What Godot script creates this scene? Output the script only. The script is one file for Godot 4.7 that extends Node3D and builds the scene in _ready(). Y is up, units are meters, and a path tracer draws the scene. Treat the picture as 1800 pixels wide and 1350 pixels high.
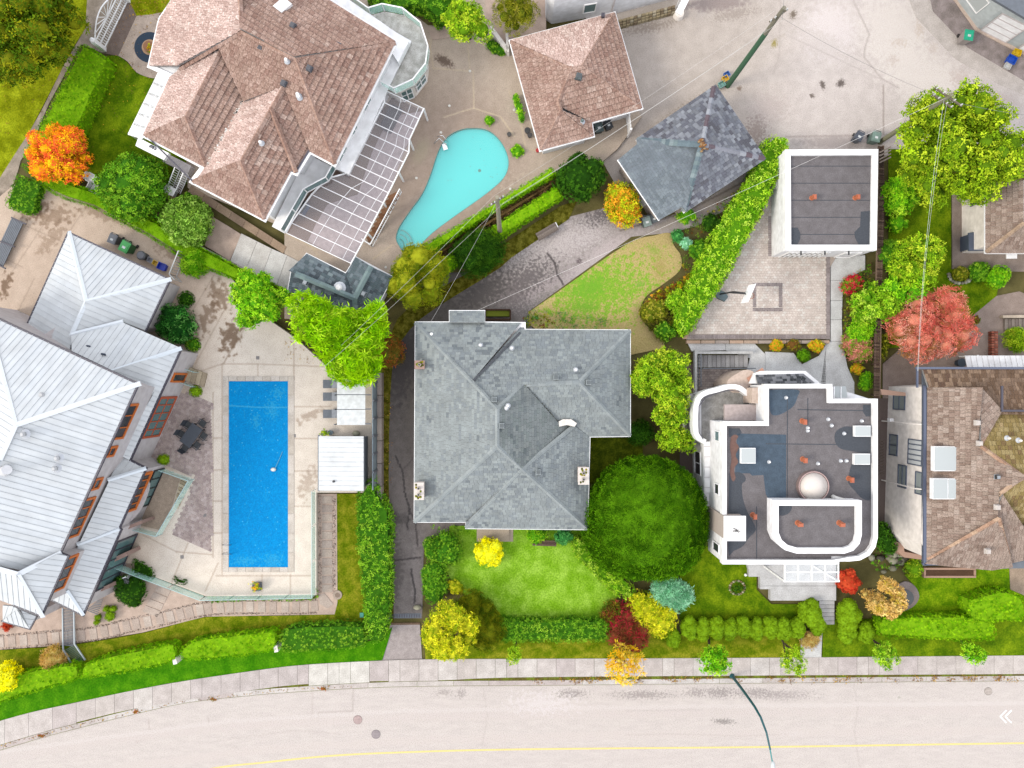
extends Node3D
# Aerial view of a residential block: hipped-roof houses, pools, gardens and a street. y up, metres.
const H := 57.7      # height of the viewpoint above the ground
const PPM := 22.0    # survey units per metre on the ground
const GAIN := 1.75   # how bright a white, open, level surface shows
var rng := RandomNumberGenerator.new()
var noise := FastNoiseLite.new()
var lut := PackedFloat32Array()
var mats := {}
var grains := {}
var used := {}
var clumps := {}
var pals := {}

class MB:
	var v := PackedVector3Array()
	var n := PackedVector3Array()
	var c := PackedColorArray()
	var uv := PackedVector2Array()
	var smooth := false
	var col := Color.WHITE
	var uvf: Callable
	func tri(a: Vector3, b: Vector3, d: Vector3) -> void:
		v.push_back(a); v.push_back(d); v.push_back(b)
		c.push_back(col); c.push_back(col); c.push_back(col)
		if smooth:
			var nn := (b - a).cross(d - a).normalized()
			n.push_back(nn); n.push_back(nn); n.push_back(nn)
		if uvf.is_valid():
			uv.push_back(uvf.call(a)); uv.push_back(uvf.call(d)); uv.push_back(uvf.call(b))
	func tris(a: Vector3, na: Vector3, b: Vector3, nb: Vector3, d: Vector3, nd: Vector3) -> void:
		v.push_back(a); v.push_back(d); v.push_back(b)
		n.push_back(na); n.push_back(nd); n.push_back(nb)
		c.push_back(col); c.push_back(col); c.push_back(col)
	func quad(a: Vector3, b: Vector3, d: Vector3, e: Vector3) -> void:
		tri(a, b, d); tri(a, d, e)
	func flat(p: PackedVector2Array, y: float, up := true) -> void:
		var ix := Geometry2D.triangulate_polygon(p)
		for k in range(0, ix.size(), 3):
			var a := Vector3(p[ix[k]].x, y, p[ix[k]].y)
			var b := Vector3(p[ix[k + 1]].x, y, p[ix[k + 1]].y)
			var d := Vector3(p[ix[k + 2]].x, y, p[ix[k + 2]].y)
			if ((b - a).cross(d - a).y > 0.0) == up: tri(a, b, d)
			else: tri(a, d, b)
	func sides(p: PackedVector2Array, y0: float, y1: float) -> void:
		var cw := Geometry2D.is_polygon_clockwise(p)
		for k in p.size():
			var a := p[k]
			var b := p[(k + 1) % p.size()]
			if cw:
				var t := a
				a = b
				b = t
			quad(Vector3(b.x, y0, b.y), Vector3(a.x, y0, a.y), Vector3(a.x, y1, a.y), Vector3(b.x, y1, b.y))
	func prism(p: PackedVector2Array, y0: float, y1: float, bottom := false) -> void:
		flat(p, y1)
		sides(p, y0, y1)
		if bottom: flat(p, y0, false)
	func obox(o: Vector3, x: Vector3, y: Vector3, z: Vector3) -> void:   # half axes
		var s := 1.0 if x.cross(y).dot(z) > 0.0 else -1.0
		var zz := z * s
		for f in [[x, y, zz], [y, zz, x], [zz, x, y]]:
			var a: Vector3 = f[0]
			var b: Vector3 = f[1]
			var d: Vector3 = f[2]
			quad(o + d - a - b, o + d + a - b, o + d + a + b, o + d - a + b)
			quad(o - d - a + b, o - d + a + b, o - d + a - b, o - d - a - b)
	func box(o: Vector3, size: Vector3, yaw := 0.0) -> void:
		var q := Basis(Vector3.UP, yaw)
		obox(o, q.x * size.x * 0.5, q.y * size.y * 0.5, q.z * size.z * 0.5)
	func bar(a: Vector3, b: Vector3, w: float, h: float) -> void:
		var d := b - a
		var sd := Vector3.UP.cross(d)
		if sd.length() < 1e-4: sd = Vector3.RIGHT
		sd = sd.normalized()
		obox((a + b) * 0.5, d * 0.5, d.cross(sd).normalized() * h * 0.5, sd * w * 0.5)
	func tube(p: Array, r: Array, sides_n := 8) -> void:
		smooth = true
		var rings := []
		for k in p.size():
			var d: Vector3 = (p[mini(k + 1, p.size() - 1)] - p[maxi(k - 1, 0)]).normalized()
			var s := d.cross(Vector3(0.31, 0.2, 0.93)).normalized()
			var t := d.cross(s)
			var rr: float = r[mini(k, r.size() - 1)]
			var ring := []
			for j in sides_n:
				var a := TAU * j / sides_n
				var nn := s * cos(a) + t * sin(a)
				ring.append([p[k] + nn * rr, nn])
			rings.append(ring)
		for k in p.size() - 1:
			for j in sides_n:
				var a = rings[k][j]
				var b = rings[k][(j + 1) % sides_n]
				var e = rings[k + 1][(j + 1) % sides_n]
				var f = rings[k + 1][j]
				tris(a[0], a[1], b[0], b[1], e[0], e[1])
				tris(a[0], a[1], e[0], e[1], f[0], f[1])
		for q in [[rings[0], -1.0], [rings[-1], 1.0]]:
			for j in range(1, sides_n - 1):
				if q[1] > 0.0: tri(q[0][0][0], q[0][j][0], q[0][j + 1][0])
				else: tri(q[0][0][0], q[0][j + 1][0], q[0][j][0])
	func disc(o: Vector3, r0: float, r1: float, y0: float, y1: float, seg := 20) -> void:  # cone frustum
		for k in seg:
			var a := TAU * k / seg
			var b := TAU * (k + 1) / seg
			var pa := Vector3(cos(a), 0, sin(a))
			var pb := Vector3(cos(b), 0, sin(b))
			var y_0 := Vector3(0, y0, 0)
			var y_1 := Vector3(0, y1, 0)
			quad(o + pb * r0 + y_0, o + pa * r0 + y_0, o + pa * r1 + y_1, o + pb * r1 + y_1)
			tri(o + y_1, o + pb * r1 + y_1, o + pa * r1 + y_1)
	func blob(o: Vector3, rad: Vector3, ns: FastNoiseLite, amp: float, freq: float, seg := 14, low := -0.5) -> void:
		smooth = true
		var rows := seg / 2
		var grid := []
		for i in rows + 1:
			var row := []
			for j in seg:
				var th := PI * i / rows
				var ph := TAU * j / seg
				var d := Vector3(sin(th) * cos(ph), cos(th), sin(th) * sin(ph))
				d.y = maxf(d.y, low)
				var k := 1.0 + amp * ns.get_noise_3dv((d * 10.0 + o * 3.0) * freq)
				row.append(o + d * rad * k)
			grid.append(row)
		for i in rows:
			for j in seg:
				var a: Vector3 = grid[i][j]
				var b: Vector3 = grid[i][(j + 1) % seg]
				var d: Vector3 = grid[i + 1][(j + 1) % seg]
				var e: Vector3 = grid[i + 1][j]
				tris(a, ((a - o) / rad).normalized(), b, ((b - o) / rad).normalized(), d, ((d - o) / rad).normalized())
				tris(a, ((a - o) / rad).normalized(), d, ((d - o) / rad).normalized(), e, ((e - o) / rad).normalized())
	func mesh() -> ArrayMesh:
		var m := ArrayMesh.new()
		if v.is_empty(): return m
		var s := []
		s.resize(Mesh.ARRAY_MAX)
		s[Mesh.ARRAY_VERTEX] = v
		if n.size() == v.size(): s[Mesh.ARRAY_NORMAL] = n
		s[Mesh.ARRAY_COLOR] = c
		if uv.size() == v.size(): s[Mesh.ARRAY_TEX_UV] = uv
		m.add_surface_from_arrays(Mesh.PRIMITIVE_TRIANGLES, s)
		return m

# ---------- places ----------
func g(u: float, v: float, h := 0.0) -> Vector3:      # survey mark (u, v) of a point that stands h above the ground
	var k := (H - h) / H / PPM
	return Vector3((u - 900.0) * k, h, (v - 675.0) * k)
func g2(u: float, v: float, h := 0.0) -> Vector2:
	var p := g(u, v, h)
	return Vector2(p.x, p.z)
func pts(a: Array, h := 0.0) -> PackedVector2Array:
	var r := PackedVector2Array()
	for k in range(0, a.size(), 2): r.push_back(g2(a[k], a[k + 1], h))
	return r
func pts3(a: Array) -> Array:
	var r := []
	for k in range(0, a.size(), 3): r.append(g(a[k], a[k + 1], a[k + 2]))
	return r
func inset(p: PackedVector2Array, d: float) -> PackedVector2Array:
	var r := Geometry2D.offset_polygon(p, -d, Geometry2D.JOIN_MITER)
	var best := p
	var most := -1.0
	for q in r:
		var bb := 0.0
		for k in q.size(): bb += q[k].cross(q[(k + 1) % q.size()])
		if absf(bb) > most:
			most = absf(bb)
			best = q
	return best
func rr(a: float, b: float) -> float:
	return rng.randf_range(a, b)

# ---------- nodes ----------
func numbered(called: String) -> String:
	if not used.has(called):
		used[called] = 0
		return called
	used[called] += 1
	return "%s_%03d" % [called, used[called]]
func tag(o: Node3D, label := "", category := "", group := "", kind := "") -> Node3D:
	if label: o.set_meta("label", label)
	if category: o.set_meta("category", category)
	if group: o.set_meta("group", group)
	if kind: o.set_meta("kind", kind)
	return o
func thing(called: String, label: String, category: String, at := Vector3.ZERO, group := "") -> Node3D:
	var o := Node3D.new()
	o.name = numbered(called)
	add_child(o)
	o.position = at
	return tag(o, label, category, group)
func whole(o: Node3D) -> Vector3:
	var p := Vector3.ZERO
	var q: Node = o
	while q != self and q is Node3D:
		p += q.position
		q = q.get_parent()
	return p
func put(called: String, m, mat: Material, parent: Node3D = null, local := false) -> MeshInstance3D:
	var o := MeshInstance3D.new()
	o.mesh = m.mesh() if m is MB else m
	o.material_override = mat
	if parent == null:
		o.name = numbered(called)
		add_child(o)
	else:
		var kids: Dictionary = parent.get_meta("kids") if parent.has_meta("kids") else {}
		var k: int = kids.get(called, 0)
		kids[called] = k + 1
		parent.set_meta("kids", kids)
		o.name = called if k == 0 else "%s_%03d" % [called, k]
		parent.add_child(o)
		if not local: o.position = -whole(parent)
	return o
func stuff(o: Node3D) -> Node3D:
	o.set_meta("kind", "stuff")
	return o

# ---------- colours and materials ----------
func P(r: float, gg: float, b: float, gain := GAIN) -> Color:      # photographed tone of an open level surface -> its base colour (linear)
	var c := Color(r / 255.0, gg / 255.0, b / 255.0).srgb_to_linear()
	return Color(c.r / gain, c.g / gain, c.b / gain)
func Ps(r: float, gg: float, b: float, gain := GAIN) -> Color:
	return P(r, gg, b, gain).linear_to_srgb()
func grain(key: String) -> Texture2D:
	if grains.has(key): return grains[key]
	var t := NoiseTexture2D.new()
	var f := FastNoiseLite.new()
	f.seed = hash(key) % 1000
	var rp := Gradient.new()
	t.width = 512
	t.height = 512
	t.seamless = true
	match key:
		"fine":
			f.frequency = 0.12; f.fractal_octaves = 3
			rp.set_color(0, Color(0.82, 0.82, 0.82)); rp.set_color(1, Color(1, 1, 1))
		"soft":
			f.frequency = 0.012; f.fractal_octaves = 5
			rp.set_color(0, Color(0.86, 0.855, 0.85)); rp.set_color(1, Color(1, 1, 1))
		"macro":
			f.frequency = 0.01; f.fractal_octaves = 5
			rp.set_color(0, Color(0.74, 0.74, 0.72)); rp.set_color(1, Color(1, 1, 1))
		"grass":
			f.frequency = 0.09; f.fractal_octaves = 4; f.fractal_gain = 0.65
			rp.set_color(0, Color(0.62, 0.68, 0.55)); rp.set_color(1, Color(1, 1, 1))
		"lawn":
			f.frequency = 0.014; f.fractal_octaves = 5; f.fractal_gain = 0.6
			rp.set_color(0, Color(0.6, 0.74, 0.5)); rp.set_color(1, Color(1, 1, 1))
			rp.add_point(0.5, Color(0.82, 0.88, 0.7))
		"lichen":
			f.frequency = 0.06; f.fractal_octaves = 4; f.fractal_gain = 0.75
			rp.set_color(0, Color(0.72, 0.68, 0.66)); rp.set_color(1, Color(1, 1, 1))
			rp.add_point(0.58, Color(0.79, 0.76, 0.745)); rp.add_point(0.66, Color(0.98, 0.98, 0.98))
		"wood":
			f.frequency = 0.03; f.fractal_octaves = 4
			rp.set_color(0, Color(0.6, 0.58, 0.56)); rp.set_color(1, Color(1, 1, 1))
		"speck":
			f.frequency = 0.22; f.fractal_octaves = 2
			rp.set_color(0, Color(0.76, 0.75, 0.74)); rp.set_color(1, Color(1, 1, 1))
			rp.add_point(0.42, Color(0.93, 0.93, 0.925))
	t.noise = f
	t.color_ramp = rp
	grains[key] = t
	return t
func mk(key: String, col: Color, rough := 0.85, gr := "", size := 2.0, macro := "", msize := 14.0, metal := 0.0) -> StandardMaterial3D:
	if mats.has(key): return mats[key]
	var m := StandardMaterial3D.new()
	m.resource_name = key
	m.albedo_color = col
	m.roughness = rough
	m.metallic = metal
	m.vertex_color_use_as_albedo = true
	m.metallic_specular = 0.5 if rough < 0.7 else 0.25
	m.cull_mode = BaseMaterial3D.CULL_DISABLED
	if gr:
		if gr == "fine" or gr == "speck": size *= 2.4
		m.albedo_texture = grain(gr)
		m.uv1_triplanar = true
		m.uv1_world_triplanar = true
		m.uv1_scale = Vector3.ONE / size
	if macro:
		m.detail_enabled = true
		m.detail_albedo = grain(macro)
		m.detail_blend_mode = BaseMaterial3D.BLEND_MODE_MUL
		m.detail_uv_layer = BaseMaterial3D.DETAIL_UV_2
		m.uv2_triplanar = true
		m.uv2_world_triplanar = true
		m.uv2_scale = Vector3.ONE / msize
	mats[key] = m
	return m
func glass(key: String, tint: Color, alpha: float, rough := 0.03) -> StandardMaterial3D:
	if mats.has(key): return mats[key]
	var m := StandardMaterial3D.new()
	m.resource_name = key
	m.transparency = BaseMaterial3D.TRANSPARENCY_ALPHA
	m.albedo_color = Color(tint.r, tint.g, tint.b, alpha)
	m.roughness = rough
	m.cull_mode = BaseMaterial3D.CULL_DISABLED
	mats[key] = m
	return m

# A texture of stains, wear, joints and moisture for one paved or grassed area; marks are in survey units of that area.
func paint(rect: Array, step: float, base: Callable, ops: Array) -> Texture2D:
	var w := int((rect[2] - rect[0]) / step)
	var h := int((rect[3] - rect[1]) / step)
	var px := PackedFloat32Array()
	px.resize(w * h * 3)
	for y in h:
		for x in w:
			var c: Color = base.call(rect[0] + (x + 0.5) * step, rect[1] + (y + 0.5) * step)
			var i := (y * w + x) * 3
			px[i] = c.r; px[i + 1] = c.g; px[i + 2] = c.b
	for op in ops:
		if op[0] == "blob":    # u, v, ru, rv, turn, colour, strength, raggedness, noise scale
			var R: float = maxf(op[3], op[4]) * 1.5
			var ca := cos(deg_to_rad(op[5]))
			var sa := sin(deg_to_rad(op[5]))
			var col: Color = op[6]
			for y in range(maxi(0, int((op[2] - R - rect[1]) / step)), mini(h, int((op[2] + R - rect[1]) / step))):
				for x in range(maxi(0, int((op[1] - R - rect[0]) / step)), mini(w, int((op[1] + R - rect[0]) / step))):
					var u: float = rect[0] + (x + 0.5) * step
					var v: float = rect[1] + (y + 0.5) * step
					var du: float = u - op[1]
					var dv: float = v - op[2]
					var a: float = (du * ca + dv * sa) / op[3]
					var b: float = (-du * sa + dv * ca) / op[4]
					var d: float = sqrt(a * a + b * b) + op[8] * noise.get_noise_2d(u * op[9], v * op[9])
					var k: float = clampf((1.0 - d) * 2.0, 0.0, 1.0) * op[7]
					if k > 0.0:
						var i := (y * w + x) * 3
						px[i] = lerpf(px[i], col.r, k); px[i + 1] = lerpf(px[i + 1], col.g, k); px[i + 2] = lerpf(px[i + 2], col.b, k)
		else:                  # line: points, half width, colour, strength, wobble
			var L: Array = op[1]
			var col: Color = op[3]
			for s in range(0, L.size() - 2, 2):
				var a := Vector2(L[s], L[s + 1])
				var b := Vector2(L[s + 2], L[s + 3])
				var n := int(a.distance_to(b) / step) + 1
				var wob: float = op[5]
				for q in n + 1:
					var p := a.lerp(b, float(q) / n)
					p += Vector2(noise.get_noise_2d(p.x * 8.0, p.y * 8.0), noise.get_noise_2d(p.y * 8.0, p.x * 8.0 + 77.0)) * wob
					var r0: float = op[2]
					for y in range(int((p.y - r0 - rect[1]) / step - 0.5), int((p.y + r0 - rect[1]) / step + 1.0)):
						for x in range(int((p.x - r0 - rect[0]) / step - 0.5), int((p.x + r0 - rect[0]) / step + 1.0)):
							if x < 0 or y < 0 or x >= w or y >= h: continue
							var d := Vector2(rect[0] + (x + 0.5) * step, rect[1] + (y + 0.5) * step).distance_to(p)
							var k: float = clampf(1.0 - (d - r0) / step, 0.0, 1.0) * op[4] * 0.6
							var i := (y * w + x) * 3
							px[i] = lerpf(px[i], col.r, k); px[i + 1] = lerpf(px[i + 1], col.g, k); px[i + 2] = lerpf(px[i + 2], col.b, k)
	var by := PackedByteArray()
	by.resize(w * h * 3)
	for i in px.size():
		by[i] = int(255.0 * lut[clampi(int(px[i] * 4.0), 0, 1023)])
	return ImageTexture.create_from_image(Image.create_from_data(w, h, false, Image.FORMAT_RGB8, by))
func C(r: float, gg: float, b: float) -> Color:   # photographed tone, 0-255
	return Color(r, gg, b)
func painted(key: String, tex: Texture2D, rough := 0.9) -> StandardMaterial3D:
	var m := StandardMaterial3D.new()
	m.resource_name = key
	m.albedo_texture = tex
	m.roughness = rough
	m.detail_enabled = true
	m.detail_albedo = grain("speck" if rough > 0.8 else "fine")
	m.detail_blend_mode = BaseMaterial3D.BLEND_MODE_MUL
	m.detail_uv_layer = BaseMaterial3D.DETAIL_UV_2
	m.uv2_triplanar = true
	m.uv2_world_triplanar = true
	m.uv2_scale = Vector3.ONE * 0.1
	return m
# one piece of the ground: a slab from the soil up to h, outlined in survey units
func sheet(called: String, label: String, a: Array, h: float, mat: Material, rect := []) -> MeshInstance3D:
	var m := MB.new()
	if rect.size():
		var k := (H - h) / H / PPM
		m.uvf = func(p: Vector3) -> Vector2: return Vector2((p.x / k + 900.0 - rect[0]) / (rect[2] - rect[0]), (p.z / k + 675.0 - rect[1]) / (rect[3] - rect[1]))
	m.prism(pts(a, h), -0.05, h)
	var o := put(called, m, mat)
	tag(o, label, "", "", "structure")
	return o

# ---------- roofs ----------
func plane_of(p: Array) -> Array:     # eave is p[0]-p[1]: [origin, along, up the slope, normal]
	var e: Vector3 = p[1] - p[0]
	e.y = 0.0
	e = e.normalized()
	var cen := Vector3.ZERO
	for q in p: cen += q / p.size()
	var far := 0.0
	var top: Vector3 = p[2]
	var sx := 0.0
	var sy := 0.0
	var base: float = (p[0].y + p[1].y) * 0.5
	var across := Vector3(-e.z, 0, e.x)
	if across.dot(cen - p[0]) < 0.0: across = -across
	for q in p:                        # least-squares rise across the slope
		var d: float = across.dot(q - p[0])
		sx += d * d
		sy += d * (q.y - base)
	var s := (across + Vector3.UP * (sy / maxf(sx, 1e-6))).normalized()
	if s.y < 0.0: s = -s
	var o: Vector3 = p[0]
	o.y = base
	var nn := e.cross(s)
	if nn.y < 0.0: nn = -nn
	return [o, e, s, nn]
func face2(p: Array, pl: Array) -> PackedVector2Array:
	var r := PackedVector2Array()
	for q in p:
		var d: Vector3 = q - pl[0]
		var across := Vector3(pl[2].x, 0, pl[2].z)
		var run := across.length()
		r.push_back(Vector2(d.dot(pl[1]), d.dot(across / run) / run))
	return r
func underlay(m: MB, p: Array, pl: Array, q: PackedVector2Array, drop: float) -> void:
	var ix := Geometry2D.triangulate_polygon(q)
	for k in range(0, ix.size(), 3):
		var a: Vector3 = at2(pl, q[ix[k]], -drop)
		var b: Vector3 = at2(pl, q[ix[k + 1]], -drop)
		var d: Vector3 = at2(pl, q[ix[k + 2]], -drop)
		if (b - a).cross(d - a).y > 0.0: m.tri(a, b, d)
		else: m.tri(a, d, b)
	# eave thickness
	for k in q.size():
		var a: Vector3 = at2(pl, q[k], -drop)
		var b: Vector3 = at2(pl, q[(k + 1) % q.size()], -drop)
		m.quad(a, b, b - Vector3(0, 0.14, 0), a - Vector3(0, 0.14, 0))
func at2(pl: Array, q: Vector2, up: float) -> Vector3:
	return pl[0] + pl[1] * q.x + pl[2] * q.y + pl[3] * up
func inside_all(q: PackedVector2Array, poly: PackedVector2Array) -> bool:
	for x in q:
		if not Geometry2D.is_point_in_polygon(x, poly): return false
	return true
# faces: arrays [u, v, h, ...] whose first two points are the eave. Pieces laid in courses up the slope.
func laid(parent: Node3D, roof: Node3D, faces: Array, piece: String, course: float, width: float, thick: float, cols: Array, mat: Material, most: int, tone := 0.0, patch := Color.WHITE, jitter := 0.15) -> void:
	var rest := MB.new()
	var under := MB.new()
	under.col = Color(0.35, 0.35, 0.35)
	var variants := []
	for c in cols:
		var m := MB.new()
		m.col = c
		var w := width * 0.5 - 0.008
		wedge(m, Transform3D(), [Vector2(-w, 0), Vector2(w, 0), Vector2(w, course), Vector2(-w, course)], course, thick)
		variants.append(m.mesh())
	var all := []
	for f in faces:
		var p := pts3(f)
		var pl := plane_of(p)
		var q := face2(p, pl)
		underlay(under, p, pl, q, 0.015)
		var lo := q[0]
		var hi := q[0]
		for x in q:
			lo = lo.min(x)
			hi = hi.max(x)
		var tr := Transform3D(Basis(pl[1], pl[3], pl[2]), pl[0])
		var b := lo.y
		var row := 0
		while b < hi.y:
			var a := lo.x - width * (0.5 if row % 2 else 0.0) - rr(0.0, jitter) * width
			while a < hi.x:
				var w := width * rr(1.0 - jitter, 1.0 + jitter) if jitter > 0.16 else width
				var cell := PackedVector2Array([Vector2(a + 0.008, b), Vector2(a + w - 0.008, b), Vector2(a + w - 0.008, b + course), Vector2(a + 0.008, b + course)])
				var mid := Vector2(a + w * 0.5, b + course * 0.5)
				var wp := at2(pl, mid, 0.0)
				var k := int(clampf((noise.get_noise_2d(wp.x * 6.0, wp.z * 6.0) * 0.55 + rng.randfn(0.0, 0.2) + 0.42), 0.0, 0.999) * cols.size())
				if inside_all(cell, q):
					all.append([wp.y, tr * Transform3D(Basis(), Vector3(a + w * 0.5, 0, b)), k, w])
				else:
					for cl in Geometry2D.intersect_polygons(cell, q):
						if cl.size() < 3: continue
						rest.col = cols[k]
						var sh := []
						for x in cl: sh.append(Vector2(x.x, x.y - b))
						wedge(rest, tr * Transform3D(Basis(), Vector3(0, 0, b)), sh, course, thick)
				a += w
			b += course
			row += 1
	if most > 0: all.sort_custom(func(x, y): return x[0] > y[0])
	for i in all.size():
		var x = all[i]
		if i < most:
			var o := put(piece, variants[x[2]], mat, roof)
			o.transform = Transform3D(Basis.from_scale(Vector3.ONE), o.position) * x[1]
			if absf(x[3] - width) > 0.01: o.transform = o.transform * Transform3D(Basis.from_scale(Vector3((x[3] - 0.016) / (width - 0.016), 1, 1)), Vector3.ZERO)
		else:
			rest.col = cols[x[2]]
			var w: float = x[3] * 0.5 - 0.008
			wedge(rest, x[1], [Vector2(-w, 0), Vector2(w, 0), Vector2(w, course), Vector2(-w, course)], course, thick)
	if most >= 0:
		stuff(put(piece + "_courses", rest, mat, roof))
	put("roof_deck", under, mat, roof)
func wedge(m: MB, t: Transform3D, q: Array, course: float, thick: float) -> void:
	var top := []
	for x in q: top.append(t * Vector3(x.x, 0.004 + thick * (1.0 - 0.85 * clampf(x.y / course, 0.0, 1.0)), x.y))
	var up := t.basis.y
	for k in range(1, top.size() - 1):
		var flip: bool = (top[k] - top[0]).cross(top[k + 1] - top[0]).dot(up) < 0.0
		if flip: m.tri(top[0], top[k + 1], top[k])
		else: m.tri(top[0], top[k], top[k + 1])
	for k in top.size():
		var a: Vector3 = top[k]
		var b: Vector3 = top[(k + 1) % top.size()]
		var dn: Vector3 = -up * thick
		if (b - a).length() > 0.02 and absf(q[k].y - q[(k + 1) % q.size()].y) < course * 0.5 and q[k].y < course * 0.5: m.quad(a, b, b + dn, a + dn)
func caps(roof: Node3D, lines: Array, piece: String, size: float, wid: float, mat: Material, cols: Array, lift := 0.05, thick := 0.05) -> void:
	for l in lines:
		var a := g(l[0], l[1], l[2])
		var b := g(l[3], l[4], l[5])
		var n := maxi(1, int(a.distance_to(b) / size))
		var d := (b - a) / n
		var sd := d.cross(Vector3.UP).normalized() * wid * 0.5
		for i in n:
			var m := MB.new()
			m.col = cols[rng.randi() % cols.size()]
			var o := a + d * i + Vector3.UP * lift
			var e := o + d * 1.04
			var up := Vector3.UP * thick
			var dn := Vector3.UP * wid * 0.2
			m.quad(o + up, o + sd - dn, e + sd - dn - up * 0.4, e + up * 0.6)
			m.quad(o - sd - dn, o + up, e + up * 0.6, e - sd - dn - up * 0.4)
			m.tri(o + up, o - sd - dn, o + sd - dn)
			m.tri(e + up * 0.6, e + sd - dn, e - sd - dn)
			put(piece, m, mat, roof)
func ribbon(parent: Node3D, a: Array, w: float, h: float, y0: float, mat: Material, called: String) -> void:   # smooth wall along a curve
	var c := pts(a, h)
	var l := PackedVector2Array()
	var r := PackedVector2Array()
	for k in c.size():
		var d := (c[mini(k + 1, c.size() - 1)] - c[maxi(k - 1, 0)]).normalized()
		l.push_back(c[k] + Vector2(-d.y, d.x) * w * 0.5)
		r.push_back(c[k] - Vector2(-d.y, d.x) * w * 0.5)
	r.reverse()
	var m := MB.new()
	m.prism(l + r, y0, h)
	put(called, m, mat, parent)
func gutter(parent: Node3D, a: Array, h: float, mat: Material, called := "gutter", w := 0.13, hh := 0.13, closed := true) -> void:
	var m := MB.new()
	var p := pts(a, h)
	var n := p.size()
	for k in (n if closed else n - 1):
		var x := Vector3(p[k].x, h - 0.05, p[k].y)
		var y := Vector3(p[(k + 1) % n].x, h - 0.05, p[(k + 1) % n].y)
		var d := (y - x).normalized() * w * 0.5
		m.bar(x - d, y + d, w, hh + 0.002 * (k % 3))
	put(called, m, mat, parent)
func seamed(roof: Node3D, faces: Array, width: float, mat: Material, cols: Array) -> void:
	var under := MB.new()
	for f in faces:
		var p := pts3(f)
		var pl := plane_of(p)
		var q := face2(p, pl)
		under.col = Color(0.8, 0.82, 0.85)
		underlay(under, p, pl, q, 0.03)
		var lo := q[0]
		var hi := q[0]
		for x in q:
			lo = lo.min(x)
			hi = hi.max(x)
		var a := lo.x
		while a < hi.x:
			var strip := PackedVector2Array([Vector2(a, lo.y - 1), Vector2(a + width - 0.006, lo.y - 1), Vector2(a + width - 0.006, hi.y + 1), Vector2(a, hi.y + 1)])
			for cl in Geometry2D.intersect_polygons(strip, q):
				if cl.size() < 3: continue
				var m := MB.new()
				m.col = cols[rng.randi() % cols.size()]
				var b0 := 1e9
				var b1 := -1e9
				for k in range(1, cl.size() - 1):
					var x := at2(pl, cl[0], 0.0)
					var y := at2(pl, cl[k], 0.0)
					var z := at2(pl, cl[k + 1], 0.0)
					if (y - x).cross(z - x).dot(pl[3]) > 0.0: m.tri(x, y, z)
					else: m.tri(x, z, y)
				for x in cl:
					if x.x < a + 0.02:
						b0 = minf(b0, x.y)
						b1 = maxf(b1, x.y)
				if b1 - b0 > 0.1: m.obox(at2(pl, Vector2(a + 0.015, (b0 + b1) * 0.5), 0.012), pl[1] * 0.014, pl[3] * 0.02, pl[2] * (b1 - b0) * 0.5)
				put("roof_panel", m, mat, roof)
			a += width
	put("roof_deck", under, mat, roof)

# ---------- walls and windows ----------
func walls(parent: Node3D, p: PackedVector2Array, y0: float, y1: float, mat: Material, called := "wall", top := true) -> MeshInstance3D:
	var m := MB.new()
	m.sides(p, y0, y1)
	if top: m.flat(p, y1)
	return put(called, m, mat, parent)
# a framed window (or door) on the wall edge nearest to the given marks
func window(parent: Node3D, wall: PackedVector2Array, a: Array, y0: float, y1: float, frame: Material, pane: Material, nx := 1, ny := 1, called := "window", bar := 0.07, face := 0.05) -> void:
	var s := g2(a[0], a[1], a[4])
	var e := g2(a[2], a[3], a[4])
	var mid := (s + e) * 0.5
	var best := 1e9
	var A := Vector2.ZERO
	var B := Vector2.ZERO
	var want := (e - s).normalized()
	for k in wall.size():
		var x := wall[k]
		var y := wall[(k + 1) % wall.size()]
		var d := Geometry2D.get_closest_point_to_segment(mid, x, y).distance_to(mid) + 3.0 * (1.0 - absf(want.dot((y - x).normalized())))
		if d < best:
			best = d
			A = x
			B = y
	var dir := (B - A).normalized()
	var w := (e - s).length()
	var c := A + dir * clampf(dir.dot(mid - A), w * 0.5, maxf(w * 0.5, A.distance_to(B) - w * 0.5))
	var out := Vector2(-dir.y, dir.x)
	if Geometry2D.is_point_in_polygon(c + out * 0.1, wall): out = -out
	var d3 := Vector3(dir.x, 0, dir.y)
	var o3 := Vector3(out.x, 0, out.y)
	var cen := Vector3(c.x, (y0 + y1) * 0.5, c.y) + o3 * face * 0.5
	var hw := w * 0.5
	var hh := (y1 - y0) * 0.5
	var f := MB.new()
	for sg in [-1.0, 1.0]:
		f.obox(cen + d3 * sg * (hw - bar * 0.5), d3 * bar * 0.5, Vector3.UP * hh, o3 * face)
		f.obox(cen + Vector3.UP * sg * (hh - bar * 0.5), d3 * (hw - bar), Vector3.UP * bar * 0.5, o3 * (face + 0.004))
	for i in range(1, nx): f.obox(cen + d3 * (-hw + w * i / nx), d3 * 0.035, Vector3.UP * (hh - bar), o3 * face * 0.8)
	for i in range(1, ny): f.obox(cen + Vector3.UP * (-hh + 2.0 * hh * i / ny), d3 * (hw - bar), Vector3.UP * 0.035, o3 * face * 0.76)
	var fo := put(called, f, frame, parent)
	for i in nx:
		for j in ny:
			var pm := MB.new()
			pm.obox(cen + d3 * (-hw + w * (i + 0.5) / nx) + Vector3.UP * (-hh + 2.0 * hh * (j + 0.5) / ny) - o3 * 0.01, d3 * (w / nx * 0.5 - 0.03), Vector3.UP * (hh / ny - 0.03), o3 * 0.012)
			put("pane", pm, pane, fo)

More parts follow.
